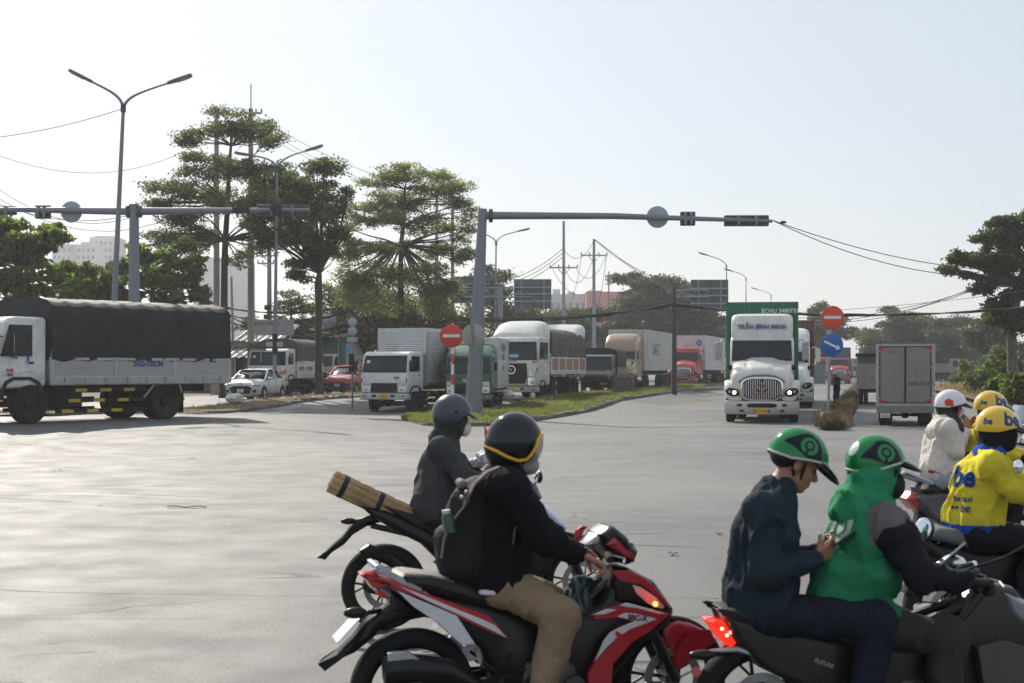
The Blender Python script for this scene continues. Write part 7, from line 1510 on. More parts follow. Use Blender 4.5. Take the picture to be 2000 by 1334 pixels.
o = part(rt, 'number_plate', M_PLW, lambda q: q.qslab([P(x_, y_, -.085) * 1 + V3(-.01, l_ + .085, 0) for x_, y_, l_ in ((708, 1210, -.085), (708, 1210, .085), (664, 1258, .085), (664, 1258, -.085))], .006), bevel=.003)
for s in (-1, 1): o = part(rt, 'turn_signal', M_BLKP, lambda q: (q.tube([P(745, 1192, 0), P(722, 1196, s * .1)], .012, 8), q.ell(P(694, 1197, s * .12), (.055, .022, .026), 14, 8)), ang=60)
o = part(rt, 'silencer_shield', M_SILV, lambda q: q.loft([[P(x, y, -.2 - k) + V3(0, 0, 0) for y, k in ((y0, 0), (y0 + 4, .03), (y1 - 4, .03), (y1, 0))] for x, y0, y1 in ((757, 1273, 1300), (795, 1270, 1298), (826, 1288, 1294))]), bevel=.003)
part(rt, 'silencer_body', M_BLKP, lambda q: q.tube([P(750, 1308, -.19), P(800, 1305, -.19), P(870, 1310, -.19), P(950, 1350, -.18)], [.06, .065, .06, .03], 16), ang=60)
part(rt, 'shock_bolt', M_CHR, lambda q: (q.cyl(P(850, 1222, -.15), P(850, 1222, -.11), .014, 8), q.tube([P(880, 1240, -.12), P(905, 1262, -.12)], .018, 8)))
pillow(rt, 'nose_cowl', b1.poly([(1185, 1103), (1215, 1104), (1232, 1113), (1266, 1130), (1305, 1186), (1280, 1192), (1258, 1186), (1215, 1177), (1180, 1172), (1178, 1130)]), .13, M_BLKP, .5)
panel2(b1, rt, 'red_nose_panel', [(1190, 1114), (1228, 1114), (1260, 1131), (1298, 1170), (1301, 1184), (1278, 1163), (1253, 1142), (1210, 1134)], -.135, -.1, M_DRED, both=True)
h = panel2(b1, rt, 'headlight', [(1232, 1141), (1250, 1146), (1278, 1165), (1296, 1184), (1290, 1189), (1262, 1178), (1240, 1158)], -.142, -.1, M_LENS, both=True)
part(h, 'turn_signal_lamp', mat('indicator_lit', (1, .45, .05), .4, var=0, emit=4, ecol=(1, .45, .06)), lambda q: q.ell(P(1280, 1180, -.145), (.012, .012, .012), 10, 8), ang=60)
panel2(b1, rt, 'red_leg_fairing', [(1155, 1205), (1180, 1190), (1220, 1177), (1258, 1186), (1290, 1193), (1307, 1198), (1285, 1216), (1265, 1234), (1235, 1251), (1195, 1296), (1190, 1360), (1145, 1360), (1148, 1313), (1165, 1283), (1195, 1233), (1215, 1221), (1235, 1213), (1203, 1205), (1165, 1208)], -.16, -.12, M_DRED, both=True)
WH_ = M_BWH
for nm, pl in (('white_fairing_flash', [(1161, 1292), (1178, 1252), (1190, 1236), (1205, 1228), (1238, 1213), (1205, 1204), (1222, 1197), (1248, 1200), (1283, 1209), (1258, 1219), (1230, 1229), (1205, 1246), (1185, 1264)]), ('white_fairing_band', [(1156, 1201), (1185, 1189), (1205, 1191), (1180, 1200)]), ('white_fairing_band', [(1210, 1182), (1223, 1177), (1240, 1181), (1300, 1199), (1285, 1199), (1240, 1187), (1225, 1186)])):
 panel2(b1, rt, nm, pl, -.168, -.158, WH_, both=True)
text_mb('SBC-X', .035, M_DKTXT, parent=rt, xf=frame(P(1245, 1207, -.17), (1, 0, -.12), (.12, 0, 1)), bold=.001)
part(rt, 'wing_emblem', M_DRED, lambda q: [q.prism(b1.poly(t, -.172), -.1745, -.168) for t in ([(1204, 1232), (1222, 1243), (1212, 1250), (1202, 1240)], [(1200, 1246), (1226, 1250), (1208, 1256)])], bevel=.001)
pillow(rt, 'front_mudguard', b1.poly([(1286, 1222), (1298, 1214), (1318, 1210), (1342, 1214), (1376, 1231), (1378, 1236), (1350, 1237), (1330, 1242), (1320, 1254), (1318, 1280), (1324, 1312), (1312, 1312), (1300, 1275), (1290, 1250)]), .062, M_DRED, .35)
part(rt, 'brake_caliper', M_ENG, lambda q: q.cbox(P(1275, 1345, -.07), (.09, .04, .07)), bevel=.01)
pillow(rt, 'handlebar_cowl', b1.poly([(1158, 1040), (1180, 1024), (1190, 1025), (1215, 1045), (1228, 1072), (1230, 1093), (1213, 1100), (1190, 1092), (1175, 1078), (1163, 1062)]), .12, M_BLKP, .5)
pillow(rt, 'dash_panel', b1.poly([(1137, 1061), (1158, 1041), (1183, 1028), (1187, 1035), (1170, 1051), (1148, 1067)]), .075, mat('dash_silver', (.5, .5, .52), .2, .4, var=.1), .2)
for s in (-1, 1):
 pillow(rt, 'red_cowl_wing', b1.poly([(1136, 1060), (1139, 1040), (1149, 1031), (1160, 1033), (1146, 1047), (1139, 1064)]) if s > 0 else b1.poly([(1168, 1058), (1183, 1044), (1195, 1055), (1223, 1084), (1215, 1086), (1190, 1070)]), .02, M_DRED, .3, y=s * .11)
pillow(rt, 'upper_headlight', b1.poly([(1206, 1046), (1222, 1055), (1233, 1075), (1231, 1096), (1222, 1078), (1212, 1060)]), .1, M_LENS, .5)
c = P(1178, 1076); bars_(rt, (c.x, c.z), w=.31, back=.07, mirrors=False)
part(rt, 'brake_hose', M_CHR, lambda q: q.tube([P(1180, 1090, -.14), P(1182, 1102, -.14), P(1188, 1110, -.1)], .007, 6))
# rider 1
HGR = .0
J1 = dict(pelvis=P(975, 1118), chest=P(985, 990), neck=P(985, 922), head=P(1006, 872), shR=P(988, 955, -.19), elR=P(1068, 1052, -.27), wrR=P(1138, 1084, -.3), shL=P(985, 950, .19), elL=P(1060, 1040, .28), wrL=P(1118, 1066, .32), hipR=P(985, 1135, -.1), knR=P(1095, 1200, -.24), anR=P(1062, 1345, -.22), toeR=P(1110, 1362, -.24), hipL=P(985, 1135, .1), knL=P(1110, 1190, .22), anL=P(1070, 1340, .22), toeL=P(1120, 1355, .24), hdR=(1, .0, -.5), hnR=(-.5, 0, -1), hdL=(1, 0, -.35), hnL=(-.4, 0, -1))
M_BJ = cloth('jacket_black', (.007, .007, .009)); M_KHAKI = cloth('trousers_khaki', (.27, .195, .125))
pr1, J, f = person(b1, 'man in black jacket and khaki trousers riding the red motorbike in a glossy black helmet', J1, jacket=M_BJ, trousers=M_KHAKI, facing=(1, .0, -.22), upv=(.2, 0, 1), wr=.013, seed=1, bulk=1.02, jhem=.0)
soft('shirt_hem', [ellp(P(955, 1156, -.13), (.05, .05, .016))], cloth('hem_white', (.6, .58, .6)), pr1, .01, .02, .005)
M_HBLK = mat('helmet_black', (.004, .006, .01), .1, var=.1, spec=.5); M_HYEL = mat('helmet_yellow_trim', (.75, .42, .01), .4, var=0)
hd, sp = helmet(pr1, J['head'] + V3(-.005, 0, .022), f, (.12, 0, 1), (.137, .124, .143), THREEQ, M_HBLK, M_HYEL, trimr=.009)
soft('helmet_lining', [ellp(J['head'] + V3(-.03, 0, .0), (.12, .105, .115))], M_BLK, pr1, .012)
q = MB(); V = [sp(R(-52 + 104 * j / 20), R(70 + 54 * i / 8), 1.03) for i in range(9) for j in range(21)]; q.add(V, [(i * 21 + j, i * 21 + j + 1, (i + 1) * 21 + j + 1, (i + 1) * 21 + j) for i in range(8) for j in range(20)]); q.build('visor', mat('visor_smoke', (.35, .31, .27), .08, var=0, alpha=.62), hd, recalc=False, ang=70)
part(pr1, 'face_mask', mat('mask_grey', (.3, .3, .3), .8), lambda q: q.ell(J['head'] + f * .06 - V3(0, 0, .075), (.06, .062, .05), 16, 10), ang=60)
q = MB(); [q.tube([sp(R(a), R(128), .97), J['head'] + f * .05 - V3(0, 0, .125), sp(R(-a), R(128), .97)], .008, 6) for a in (80,)]; q.build('chin_strap', mat('strap_brown', (.12, .05, .04), .7), hd, recalc=False)
# backpack (held by the rider: its own thing)
M_BP = cloth('backpack_black', (.018, .018, .02), .7); bp_ = b1.new('backpack', 'black backpack with grey brown shoulder straps worn by the rider of the red motorbike', 'backpack')
soft('pack', [cap(P(917, 990), P(905, 1095), .1, .11, 1.25), cap(P(935, 965), P(925, 1110), .08, .09, 1.35), cap(P(892, 1010), P(885, 1085), .06, .07, 1.3)], M_BP, bp_, .011, .03, .009, 6, 5)
soft('front_pocket', [cap(P(876, 1050), P(880, 1105), .06, .055, 1.7)], M_BP, bp_, .011, .02, .006, 8, 6)
soft('top_loop', [cap(P(903, 946, -.06), P(898, 942, -.02), .022)], mat('loop_grey', (.2, .17, .16), .8), bp_, .007)
M_STR = cloth('strap_grey_brown', (.13, .1, .095), .8)
for s in (-1, 1):
 A_ = [P(905, 985, s * .12), P(925, 945, s * .15), P(950, 922, s * .165), P(975, 912, s * .165), P(1000, 932, s * .19), P(1012, 985, s * .2), P(1000, 1060, s * .2)]
 part(bp_, 'shoulder_strap', M_STR, lambda q: q.loft([[p + a_ for a_ in (V3(0, -.03, .004), V3(0, .03, .004), V3(.0, .03, -.008), V3(0, -.03, -.008))] for p in A_]), bevel=.004)
q = MB(); q.tube([P(918, 975, -.135), P(890, 1010, -.125), P(868, 1050, -.12), P(862, 1090, -.12)], .006, 6); q.build('zip', mat('zip_grey', (.2, .18, .17), .4, .5), bp_)
part(bp_, 'buckle', M_STEEL, lambda q: [q.ell(P(x, y, -.13), (.014, .01, .012), 8, 6) for x, y in ((903, 972), (912, 962))])
bt = b1.new('water_bottle', 'small bottle with a green top in the side pocket of the backpack', 'bottle'); part(bt, 'bottle', mat('bottle_green', (.02, .07, .045), .35), lambda q: q.tube([P(880, 1040, -.17), P(874, 1008, -.165), P(872, 1002, -.165)], [.028, .028, .018], 12), ang=40); part(bt, 'cap', mat('bottle_cap', (.5, .55, .5), .4), lambda q: q.cyl(P(872, 1003, -.165), P(871, 996, -.165), .02, 12))
bg_ = b1.new('plastic_bag', 'dark teal plastic bag hanging between the knees of the red motorbike rider', 'bag'); soft('bag', [cap(P(1135, 1150, -.02), P(1125, 1190, -.03), .05, .075, 1.1), cap(P(1150, 1145, 0), P(1140, 1160, 0), .03, .05)], mat('bag_teal', (.01, .035, .035), .3, var=.3, coat=.3), bg_, .009, .02, .014, 14, 3)

# ------------------------------------------------------------------ bike 2 behind with bamboo roll
b2 = Rig(940, 1222, R(12), 'motorbike', 'black and white motorbike behind the red one, carrying a bamboo roll', 'motorbike', d=10.0)
rt = b2.root; P = b2.P; rh = P(750, 1138); fh = P(1134, 1138)
bcore(rt, (rh.x, .295), (fh.x, .295), (P(1070, 990).x, P(1070, 990).z), seatz=.8)
pillow(rt, 'body_shell', b2.poly([(700, 985), (760, 998), (850, 1040), (930, 1050), (1000, 1040), (1060, 1035), (1090, 1050), (1070, 1110), (1020, 1160), (900, 1160), (860, 1100), (820, 1060), (760, 1030), (720, 1003)]), .11, M_BLKP, .35)
pillow(rt, 'seat', b2.poly([(745, 985), (800, 1000), (870, 1035), (940, 1042), (945, 1052), (870, 1052), (800, 1025)]), .12, M_SEAT, .3)
pillow(rt, 'fuel_tank', b2.poly([(950, 1040), (965, 1005), (1010, 985), (1060, 985), (1100, 1020), (1102, 1032), (1060, 1045)]), .13, mat('tank_white_blue', (.5, .58, .72), .25, coat=.5), .55)
pillow(rt, 'headlight_cowl', b2.poly([(1000, 940), (1020, 928), (1045, 945), (1056, 970), (1050, 978), (1020, 965)]), .1, mat('cowl_blue_black', (.02, .04, .07), .15, coat=1), .5)
pillow(rt, 'tail_cowl', b2.poly([(690, 972), (715, 980), (740, 1000), (728, 1004), (705, 990)]), .05, mat('tail_orange', (.45, .14, .08), .3), .4)
pillow(rt, 'rear_mudguard', b2.poly([(820, 1000), (790, 1008), (740, 1003), (695, 1014), (668, 1048), (645, 1068), (628, 1087), (632, 1088), (672, 1062), (700, 1030), (745, 1018), (800, 1022)]), .04, M_BLKP, .3)
for s in (-1, 1): part(rt, 'turn_signal', M_BLKP, lambda q: q.ell(P(681, 1018, s * .1), (.055, .02, .022), 12, 8), ang=60)
pillow(rt, 'wheel_hugger', b2.poly([(700, 1075), (720, 1062), (760, 1075), (800, 1110), (790, 1122), (750, 1100), (715, 1085)]), .06, M_BLKP, .3)
pillow(rt, 'front_mudguard', b2.poly([(1085, 1060), (1110, 1045), (1150, 1046), (1185, 1075), (1170, 1068), (1130, 1056)]), .055, M_BLKP, .3)
c = P(1020, 965); bars_(rt, (c.x, c.z), w=.33, back=.1, mh=.12)
J2 = dict(pelvis=P(850, 990), chest=P(862, 905), neck=P(872, 855), head=P(884, 815), shR=P(862, 878, -.19), elR=P(905, 930, -.25), wrR=P(970, 948, -.28), shL=P(865, 878, .19), elL=P(920, 930, .26), wrL=P(985, 948, .3), hipR=P(855, 1002, -.1), knR=P(965, 1030, -.2), anR=P(935, 1130, -.2), toeR=P(975, 1145, -.2), hipL=P(855, 1002, .1), knL=P(965, 1030, .2), anL=P(935, 1130, .2), toeL=P(975, 1145, .2))
pr, J, f = person(b2, 'rider in a dark grey jumper and matt grey helmet with a white face mask', J2, jacket=cloth('jumper_grey', (.055, .057, .06)), trousers=cloth('trousers_dark', (.02, .02, .024)), facing=(1, -.05, -.25), upv=(.2, 0, 1), seed=3, wr=.012)
M_HGR = mat('helmet_grey', (.05, .062, .08), .32, var=.08)
hd, sp = helmet(pr, J['head'] + V3(-.005, 0, .02), f, (.2, 0, 1), (.142, .125, .145), [(0, 74), (35, 76), (60, 88), (75, 110), (110, 118), (180, 112)], M_HGR, None, peak=(62, .05, .035, 74), peakm=M_HGR)
soft('hood', [ellp(J['head'] + V3(-.015, 0, -.02), (.115, .1, .13)), cap(J['head'] + V3(-.03, 0, -.08), J['neck'] + V3(-.02, 0, -.02), .085, .1)], mat('hood_dark', (.035, .035, .038), .9), pr, .011, .03, .008, 9, 2)
part(pr, 'face_mask', mat('mask_white', (.7, .62, .66), .8), lambda q: q.ell(J['head'] + f * .085 - V3(0, 0, .055), (.05, .055, .06), 16, 10), ang=60); part(hd, 'rivet', M_BLK, lambda q: q.ell(sp(R(-85), R(82), 1.01), (.012, .006, .012), 8, 6)); straps(pr, sp, J['head'] + f * .03 - V3(0, 0, .14), a=(85,), ph=108)
# bamboo roll
br = b2.new('bamboo_roll', 'rolled bamboo blind strapped sloping on the back of the motorbike', 'bamboo roll'); A_, B_ = P(648, 940, 0), P(862, 1040, 0); ax = (B_ - A_).normalized(); u1 = ax.cross(V3(0, 1, 0)).normalized(); u2 = ax.cross(u1)
MBAM = [mat('bamboo%d' % i, c_, .45, var=.25, scale=6, stretch=(1, 1, 1)) for i, c_ in enumerate(((.5, .33, .16), (.42, .26, .12), (.56, .4, .22)))]
proto = None
for rr_, n in ((.072, 28), (.055, 20), (.038, 12), (.02, 6)):
 for i in range(n):
  a = 2 * math.pi * i / n + rr_ * 50; c = u1 * math.cos(a) * rr_ + u2 * math.sin(a) * rr_
  k = i % 3; q = MB(); e = random.uniform(-.012, .012); q.tube([A_ + c + ax * e, A_.lerp(B_, .5) + c * 1.03, B_ + c + ax * e], .0078, 6); q.build('slat', MBAM[k], br, recalc=False)
for t in (.1, .42, .9):
 c = A_.lerp(B_, t); part(br, 'tie_strap', mat('strap_navy', (.012, .014, .03), .6), lambda q: q.tube([c - ax * .018, c + ax * .018], 0.082, 24))
for t in (.24, .36, .55, .7, .8): c = A_.lerp(B_, t); part(br, 'tape_patch', mat('tape_clear', (.75, .72, .65), .15, var=0), lambda q: q.ell(c + u1 * (-.078 if u1.z < 0 else .078), (.022, .035, .006), 10, 6, rot=Matrix((ax, V3(0, 1, 0), ax.cross(V3(0, 1, 0)))).transposed()))
fl = b2.new('red_flag', 'small red pennant standing up from the front of the motorbike with the bamboo roll', 'pennant'); part(fl, 'cloth', mat('flag_red', (.7, .03, .015), .7), lambda q: q.loft([[P(x0, y, .32), P(x1, y, .35), P(x1, y, .345), P(x0, y, .315)] for y, x0, x1 in ((832, 946, 948), (845, 946, 953), (862, 948, 957), (878, 956, 962), (884, 960, 966))]), ang=60); part(fl, 'stick', M_STEEL, lambda q: q.cyl(P(962, 884, .33), P(975, 960, .33), .005, 6))
wb = b2.new('white_bag', 'crumpled shiny white plastic wrapping on the handlebar of the motorbike behind', 'plastic bag'); soft('bag', [cap(P(925, 905, .2), P(955, 893, .2), .03, .035), cap(P(950, 895, .15), P(968, 885, .15), .025, .03), cap(P(915, 908, .22), P(935, 902, .2), .02)], mat('bag_shiny_white', (.72, .68, .7), .25, coat=.6), wb, .008, .012, .02, 22, 4)

# ------------------------------------------------------------------ bike 3: two people in green helmets
b3 = Rig(1650, 1492, R(9), 'motorbike', 'dark motorbike with a lit red tail light carrying two people in green helmets', 'motorbike', d=6.5)
rt = b3.root; P = b3.P; g0 = P(1480, 1366); fh = P(1965, 1366)
bcore(rt, (g0.x, .295), (g0.x + 1.3, .295), (P(1915, 1150).x, P(1915, 1150).z), seatz=.8, exh=True)
M_OLV = mat('panel_olive_black', (.016, .015, .012), .28, spec=.4, var=.1, dirt=.15)
pillow(rt, 'body_shell', b3.poly([(1400, 1190), (1450, 1200), (1600, 1235), (1750, 1250), (1850, 1200), (1905, 1130), (1960, 1140), (2010, 1210), (1990, 1300), (1880, 1420), (1640, 1420), (1560, 1340), (1470, 1295), (1420, 1240)]), .13, M_OLV, .4)
pillow(rt, 'seat', b3.poly([(1400, 1185), (1440, 1178), (1560, 1200), (1700, 1215), (1760, 1225), (1700, 1262), (1560, 1238), (1440, 1215)]), .13, M_SEAT, .3)
for s in (-1, 1): pillow(rt, 'grab_rail', b3.poly([(1385, 1183), (1392, 1180), (1440, 1190), (1470, 1206), (1450, 1210), (1400, 1195)]), .016, M_BLKP, .3, y=s * .11)
M_TLIT = mat('tail_light_lit', (.7, .02, .01), .25, var=0, emit=1.1, ecol=(1, .03, .01), coat=.5)
o = pillow(rt, 'tail_light', b3.poly([(1377, 1209), (1395, 1208), (1434, 1218), (1436, 1248), (1422, 1262), (1412, 1256), (1400, 1240)]), .07, M_TLIT, .35)
part(o, 'bulb', mat('bulb_lit', (1, .3, .25), .4, var=0, emit=7, ecol=(1, .2, .15)), lambda q: [q.ell(P(x, y, -.078), (.008, .008, .008), 8, 6) for x, y in ((1427, 1227), (1427, 1235), (1420, 1241), (1410, 1228))], ang=60)
pillow(rt, 'rear_mudguard', b3.poly([(1436, 1248), (1450, 1275), (1430, 1300), (1400, 1330), (1370, 1365), (1362, 1362), (1385, 1320), (1405, 1285), (1420, 1262)]), .05, M_BLKP, .3)
for s in (-1, 1): part(rt, 'turn_signal', M_BLKP, lambda q: (q.ell(P(1372, 1279, s * .13), (.065, .025, .022), 14, 8), q.tube([P(1440, 1276, 0), P(1395, 1277, s * .12)], .012, 8)), ang=60)
part(rt, 'silver_stay', M_SILV, lambda q: q.tube([P(1385, 1272, -.1), P(1440, 1268, -.1), P(1475, 1280, -.1)], [.008, .014, .008], 8), ang=50)
part(rt, 'reflector', M_REDL, lambda q: q.cyl(P(1360, 1312, 0), P(1360, 1312, -.03), .022, 14)); text_mb('FUTURE', .026, M_STEEL, parent=rt, xf=frame(P(1610, 1296, -.135), (1, 0, -.35), (.35, 0, 1)), bold=.001)
pillow(rt, 'front_fairing', b3.poly([(1925, 1140), (1950, 1148), (2010, 1180), (2060, 1250), (2050, 1290), (1990, 1240), (1940, 1190)]), .15, mat('fairing_grey', (.2, .23, .26), .3, coat=.5), .5)
panel2(b3, rt, 'leg_shield', [(1905, 1262), (1960, 1250), (2040, 1275), (2040, 1420), (1930, 1420)], -.19, -.14, mat('shield_bronze', (.06, .055, .05), .35, coat=.4), both=True)
c = P(1890, 1118); bars_(rt, (c.x, c.z), w=.33, back=.06, mirrors=False)
NM = V3(-.72, -.62, .3).normalized(); MM = Matrix((NM, V3(0, 0, 1).cross(NM).normalized(), NM.cross(V3(0, 0, 1).cross(NM)).normalized())).transposed()
for s, (x, y) in ((1, (1806, 1035)), (-1, (2050, 1010))):
 lat = s * .38; o = part(rt, 'mirror_stalk', M_BLKP, lambda q: q.tube([P(1880, 1115, s * .22), P(1850 if s > 0 else 1960, 1090, s * .3), P(x + 8, y + 25, lat)], .006, 6))
 part(o, 'mirror_shell', M_BLKP, lambda q: q.ell(P(x, y, lat) - NM * -.0, (.03, .05, .062), 18, 12, rot=MM), ang=60); part(o, 'mirror_glass', M_MIR, lambda q: q.ell(P(x, y, lat) + NM * .022, (.012, .044, .056), 18, 12, rot=MM), ang=60)
part(rt, 'instrument_pod', M_CHR, lambda q: (q.ell(P(1862, 1098, .05), (.055, .07, .035), 16, 10), q.tube([P(1840, 1105, .1), P(1870, 1108, .0), P(1905, 1100, -.1)], .012, 8), q.ell(P(1838, 1103, .1), (.025, .025, .02), 10, 8)), ang=60)
part(rt, 'switch_housing', M_ENG, lambda q: [q.cbox(P(x, y, l_), (.05, .05, .04)) for x, y, l_ in ((1825, 1108, .18), (1900, 1118, -.2))], bevel=.01)
ph_ = b3.new('phone_on_mount', 'smartphone on a clip mount above the handlebar of the green helmet driver', 'phone'); part(ph_, 'phone', mat('phone_pale', (.35, .38, .38), .2, var=0), lambda q: q.qslab([P(1836, 1100, .05), P(1884, 1058, .05), P(1884, 1058, -.02), P(1836, 1100, -.02)], .01), bevel=.003); part(ph_, 'clip', M_BLK, lambda q: q.tube([P(1862, 1080, .02), P(1858, 1098, .02)], .012, 6))
# driver
JD = dict(pelvis=P(1652, 1185), chest=P(1680, 1058), neck=P(1698, 975), head=P(1712, 918), shR=P(1740, 1030, -.19), elR=P(1795, 1125, -.27), wrR=P(1885, 1135, -.3), shL=P(1715, 1020, .19), elL=P(1790, 1100, .26), wrL=P(1850, 1118, .3), hipR=P(1680, 1210, -.1), knR=P(1850, 1245, -.2), anR=P(1840, 1390, -.2), toeR=P(1890, 1400, -.2), hipL=P(1680, 1210, .1), knL=P(1855, 1235, .2), anL=P(1840, 1390, .2), toeL=P(1890, 1400, .2), hdR=(1, 0, -.1), hnR=(-.2, 0, -1))
M_GJ = cloth('jacket_green', (.025, .2, .095)); M_SLV = cloth('sleeve_black', (.014, .014, .02))
pr, J, f = person(b3, 'driver in a green jacket with black sleeves, green hood and green helmet', JD, jacket=M_GJ, sleeve=M_SLV, trousers=cloth('trousers_brown_grey', (.05, .042, .04)), glove=cloth('glove_dark', (.035, .025, .03)), facing=(1, 0, -.06), upv=(.05, 0, 1), seed=5, bulk=1.02, wr=.014)
jk = [o for o in pr.children if o.name.startswith('jacket')][0]
soft('jacket_skirt', [cap(P(1625, 1165, -.08), P(1735, 1195, -.16), .09, .05), cap(P(1625, 1165, .08), P(1720, 1195, .16), .09, .05), cap(P(1640, 1120, -.05), P(1700, 1130, -.1), .12, .12)], M_GJ, pr, .011, .03, .013, 8, 12)
M_PG = cloth('patch_grey', (.13, .12, .12)); sv = [o for o in pr.children if o.name.startswith('sleeves')][0]
for k_ in 'RL':
 c0 = J['sh' + k_].lerp(J['neck'], .32) + V3(.0, 0, .02); [recolor(o_, M_PG, lambda c: (c - c0).length < R_ and c.x > c0.x - .09 and c.z > c0.z - .13) for o_, R_ in ((jk, .22), (sv, .05))]
soft('hood', [ellp(J['head'] + V3(-.012, 0, -.02), (.112, .1, .125)), cap(J['head'] + V3(-.04, 0, -.06), J['neck'] + V3(-.05, 0, -.05), .09, .115, 1.05), cap(J['neck'] + V3(-.02, 0, -.02), J['neck'] + V3(.0, 0, -.06), .1, .115, 1.1)], cloth('hood_green', (.03, .26, .12)), pr, .01, .03, .014, 9, 2)
part(pr, 'face_mask', mat('mask_black', (.01, .01, .011), .8), lambda q: q.ell(J['head'] + f * .07 - V3(0, 0, .065), (.062, .075, .07), 18, 12), ang=60)
M_HGN = mat('helmet_green', (.006, .2, .05), .12, spec=.5, var=.04); M_HDK = mat('helmet_navy_patch', (.006, .012, .02), .3, spec=.25, var=0); M_RINGG = mat('emblem_green', (.01, .22, .06), .3, var=0)
def green_helmet(pr, J, f, up, side):
 hd, sp = helmet(pr, J['head'] + Vector(up) * .032 - f * .008, f, up, (.138, .115, .13), HALF, M_HGN, mat('helmet_rim', (.5, .5, .47), .4), peak=(60, .085, .05, 82), peakm=M_HDK, trimr=.006)
 for s in (-1, 1):
  a = R(-88 if s < 0 else 88); decal(sp, M_HDK, hd, [(-.62, -.35), (-.55, .1), (-.3, .45), (0, .56), (.35, .5), (.6, .2), (.85, -.1), (.9, -.2), (.5, -.22), (0, -.38), (-.4, -.45)] if s < 0 else [(.62, -.35), (.55, .1), (.3, .45), (0, .56), (-.35, .5), (-.6, .2), (-.85, -.1), (-.9, -.2), (-.5, -.22), (0, -.38), (.4, -.45)], a, R(68), 1.0, 'side_patch', 1.014)
  n = 30; A1 = circ(.34, n, -75, 265); A2 = circ(.2, n, -75, 265)
  q = MB(); mp = lambda x, y: sp(a + (-x if s > 0 else -x) * .95, R(66) - y * .95, 1.026); q.add([mp(*p) for p in A1] + [mp(*p) for p in A2], [(i, i + 1, i + 1 + n, i + n) for i in range(n - 1)]); q.build('ring_emblem', M_RINGG, hd, recalc=False)
  decal(sp, M_RINGG, hd, circ(.12, 20), a, R(66), .95, 'dot_emblem', 1.028)
 return hd, sp
hd, sp = green_helmet(pr, J, f, V3(.05, 0, 1), -1); straps(pr, sp, J['head'] + f * .05 - V3(0, 0, .13), a=(60, 95), ph=100, rr_=.008)
decal(sp, mat('emblem_pale', (.45, .6, .5), .3), hd, circ(.3, 24), R(-165), R(62), .9, 'back_emblem', 1.01)
w_ = project(pr, '', 0, None, P(1628, 1026, -.08), (.35, -.93, 0), (.2, .05, 1), jk, off=.006); M_EM = cloth('print_white_green', (.4, .5, .42)); proj_shape(pr, 'back_emblem', circ(.07, 28, 20, 380), M_EM, w_); 
w2 = project(pr, '', 0, None, P(1628, 1026, -.08), (.35, -.93, 0), (.2, .05, 1), jk, off=.009); n = 24; A1 = circ(.045, n, 0, 359); A2 = circ(.034, n, 0, 359); proj_shape(pr, 'back_emblem_ring', A1, M_GJ, w2, hole=A2)
# pillion
JP = dict(pelvis=P(1490, 1170), chest=P(1492, 1045), neck=P(1518, 955), head=P(1556, 905), shR=P(1490, 1000, -.19), elR=P(1500, 1120, -.24), wrR=P(1592, 1092, -.16), shL=P(1505, 995, .19), elL=P(1530, 1105, .22), wrL=P(1603, 1080, .02), hipR=P(1500, 1190, -.1), knR=P(1712, 1215, -.24), anR=P(1690, 1370, -.22), toeR=P(1740, 1385, -.24), hipL=P(1500, 1190, .1), knL=P(1705, 1205, .24), anL=P(1690, 1365, .24), toeL=P(1740, 1380, .24), hdR=(.8, .3, .42), hnR=(-.3, .9, .3), hdL=(.85, -.3, .4), hnL=(-.2, -.9, .3))
M_SH = cloth('shirt_dark_blue', (.02, .033, .046), var=.18)
fp = Vector((.8, -.12, -.42)).normalized(); up = V3(.46, 0, .89)
pr, J, f = person(b3, 'passenger in a dark blue shirt looking down at his phone under a green helmet', JP, jacket=M_SH, trousers=cloth('trousers_navy', (.016, .018, .032)), facing=fp, upv=up, seed=8, hands=('hold', 'hold'), wr=.013, bulk=1.0)
soft('collar', [cap(J['neck'] + V3(-.02, 0, -.015), J['neck'] + V3(.02, 0, .005), .066, .064, 1.1)], M_SH, pr, .008, .02, .004)
hd, sp = green_helmet(pr, J, f, up, -1); straps(pr, sp, J['head'] + f * .055 - up * .125, a=(80, 112), ph=100, rr_=.007)
soft('hair', [ellp(J['head'] + V3(-.035, 0, .045), (.088, .083, .075))], M_HAIR, pr, .009)
pn = b3.new('smartphone', 'dark smartphone held by the passenger in the dark blue shirt', 'phone'); part(pn, 'phone', M_GLOSS, lambda q: q.qslab([P(1630, 1068, -.17), P(1672, 1040, -.17), P(1672, 1040, -.1), P(1630, 1068, -.1)], .012), bevel=.003)

# ------------------------------------------------------------------ bike 4: yellow jacket rider
b4 = Rig(1980, 1272, R(12), 'motorbike', 'black motorbike under the rider with blue lettering on a yellow jacket', 'motorbike', d=9.1)
rt = b4.root; P = b4.P; g0 = P(1850, 1181)
bcore(rt, (g0.x, .295), (g0.x + 1.27, .295), (g0.x + 1.05, .95), seatz=.8, exh=False)
pillow(rt, 'body_shell', b4.poly([(1762, 1050), (1800, 1056), (1900, 1075), (2000, 1070), (2080, 1060), (2110, 1120), (2040, 1180), (1900, 1170), (1850, 1110), (1800, 1080)]), .12, M_BLKP, .4)
pillow(rt, 'seat', b4.poly([(1800, 1035), (1820, 1028), (1880, 1032), (1980, 1050), (1990, 1070), (1880, 1068), (1810, 1052)]), .12, mat('seat_grey2', (.12, .12, .12), .5), .3)
for s in (-1, 1): pillow(rt, 'grab_rail', b4.poly([(1757, 1020), (1765, 1017), (1800, 1030), (1830, 1045), (1800, 1043)]), .014, M_SILV, .3, y=s * .1)
